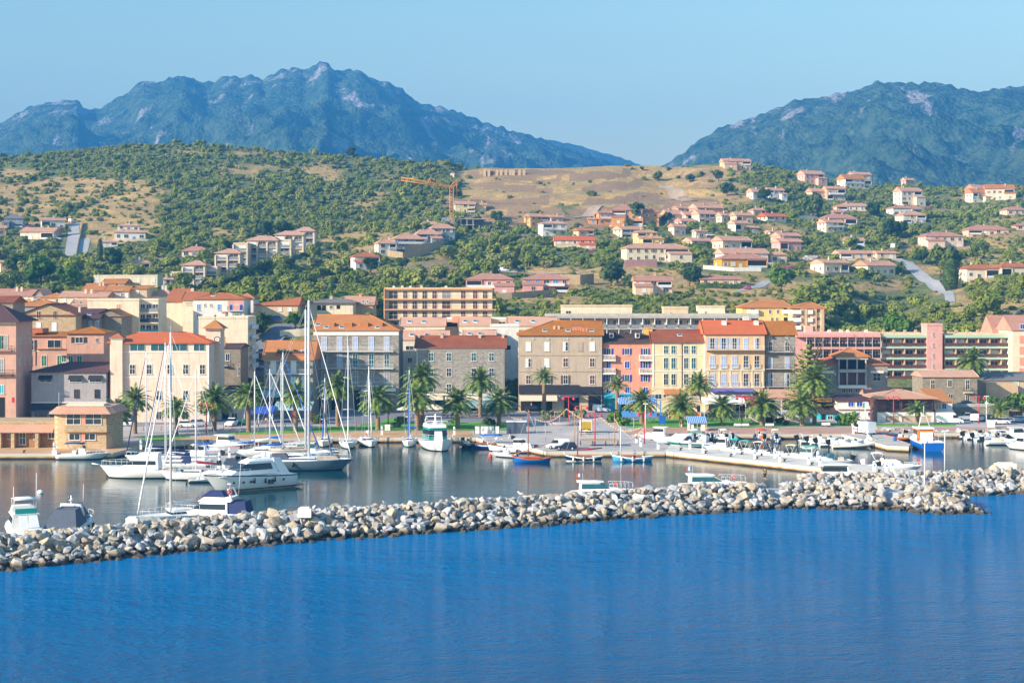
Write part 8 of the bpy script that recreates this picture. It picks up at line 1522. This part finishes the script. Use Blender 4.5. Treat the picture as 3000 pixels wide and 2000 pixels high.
# ---------- people ----------
plain('skin','#c98f6e',.6,.05); plain('hair_dark','#2a1d16',.8,.1); plain('cloth_white','#dcdcd8',.85,.05); plain('cloth_black','#1b1d20',.85,.1); plain('cloth_blue','#4f86b8',.85,.1); plain('cloth_olive','#6c7350',.85,.1); plain('cloth_green','#9fd03a',.85,.1); plain('cloth_red','#b5303a',.85,.1)
def skinmesh(name,nodes,edges,mat,par,sub=1):
    me=bpy.data.meshes.new(name); me.from_pydata([n[0] for n in nodes],edges,[]); me.materials.append(M[mat]); o=bpy.data.objects.new(name,me); COL.objects.link(o); o.parent=par
    s=o.modifiers.new('skin','SKIN'); s.use_smooth_shade=True
    for i,n in enumerate(nodes): me.skin_vertices[0].data[i].radius=(n[1],n[1]); me.skin_vertices[0].data[i].use_root=(i==0)
    if sub: o.modifiers.new('sub','SUBSURF').levels=sub; o.modifiers['sub'].render_levels=sub
    return o
def person(label,p,rz=0,shirt='cloth_white',pants='cloth_blue',step=.22,sit=False,arm=.1,pack=None,k=1.0,bare=False):
    t=thing('person',label,'person',p,rz,scale=k); s=step
    hip=.95 if not sit else .5
    kL,kR=((.1,-s*.5,.5),(-.1,s*.5,.5)) if not sit else ((.12,-.45,.5),(-.12,-.45,.5)); fL,fR=((.1,-s,.08),(-.1,s,.08)) if not sit else ((.12,-.45,.06),(-.12,-.45,.06))
    d=hip-.95
    N=[((0,0,hip),.13),((0,0,hip+.28),.115),((0,0,hip+.47),.12),((0,0,hip+.56),.055),((0,-.01,hip+.68),.085),((0,-.015,hip+.77),.08),
       ((.1,0,hip-.05),.09),(kL,.06),(fL,.04),((fL[0],fL[1]-.16,.04),.035),((-.1,0,hip-.05),.09),(kR,.06),(fR,.04),((fR[0],fR[1]-.16,.04),.035),
       ((.2,0,hip+.46),.06),((.25,.02-arm,hip+.2),.042),((.26,-.08-arm,hip-.02),.032),((.26,-.1-arm,hip-.1),.03),((-.2,0,hip+.46),.06),((-.25,.02+arm*.5,hip+.2),.042),((-.26,-.05+arm*.5,hip-.02),.032),((-.26,-.06+arm*.5,hip-.1),.03)]
    E=[(0,1),(1,2),(2,3),(3,4),(4,5),(0,6),(6,7),(7,8),(8,9),(0,10),(10,11),(11,12),(12,13),(2,14),(14,15),(15,16),(16,17),(2,18),(18,19),(19,20),(20,21)]
    for h in (17,21):
        b=N[h][0]
        for q in range(4): N.append(((b[0]-.024+.016*q,b[1]-.01,b[2]-.07-.006*(q in(1,2))),.009)); E.append((h,len(N)-1))
        N.append(((b[0],b[1]-.045,b[2]-.04),.009)); E.append((h,len(N)-1))
    b=skinmesh('body',N,E,'skin',t)
    if not bare: skinmesh('shirt',[((0,0,hip+.02),.15),((0,0,hip+.28),.135),((0,0,hip+.46),.14),((.2,0,hip+.47),.075),((.24,.02-arm,hip+.28),.06),((-.2,0,hip+.47),.075),((-.24,.02+arm*.5,hip+.28),.06)],[(0,1),(1,2),(2,3),(3,4),(2,5),(5,6)],shirt,t)
    kk=lambda a,f:tuple(a[i]+(f[i]-a[i])*.35 for i in range(3))
    skinmesh('trousers',[((0,0,hip+.04),.15),((.1,0,hip-.05),.11),(kk(kL,fL) if pants!='cloth_blue' else kL,.08),((-.1,0,hip-.05),.11),(kk(kR,fR) if pants!='cloth_blue' else kR,.08)],[(0,1),(1,2),(0,3),(3,4)],pants,t)
    m=MB(); m.ball((0,.02,hip+.79),.11,10,6,sz=.8); m.build('hair',M['hair_dark'],t)
    if pack: m=MB(); frus(m,-.16,.16,.2,.18,hip+.1,hip+.52,.02,.02); q=m.build('backpack',M[pack],t); q.location=(0,.22,0)
    return t
person('person walking on the promenade in dark top and white shorts',PZ(2497,1254,1),.3,'cloth_black','cloth_white',.3); person('shirtless person in blue shorts walking before the restaurant',PZ(2655,1249,1),.2,'skin','cloth_blue',.25,bare=True); person('person with olive backpack standing on the breakwater looking at the harbour',PZ(2241,1406,2.9),PI,'cloth_black','cloth_black',.1,pack='cloth_olive'); person('person in white shirt standing in the sky blue boat',PZ(1859,1349,.85),-.2,'cloth_blue','cloth_black',.05); person('person in green safety vest by the harbour office',PZ(287,1312,1),1.2,'cloth_green','cloth_black',.15); person('person with red rucksack by the striped kiosk',PZ(1998,1256,1),1.4,'cloth_red','cloth_white',.25); person('person in light blue top at the palm beside the office',PZ(333,1292,1),-1,'cloth_blue','cloth_white',.1); person('person in white top on the terrace by the fish stall',PZ(780,1245,1),.4,'cloth_white','cloth_red',.15)
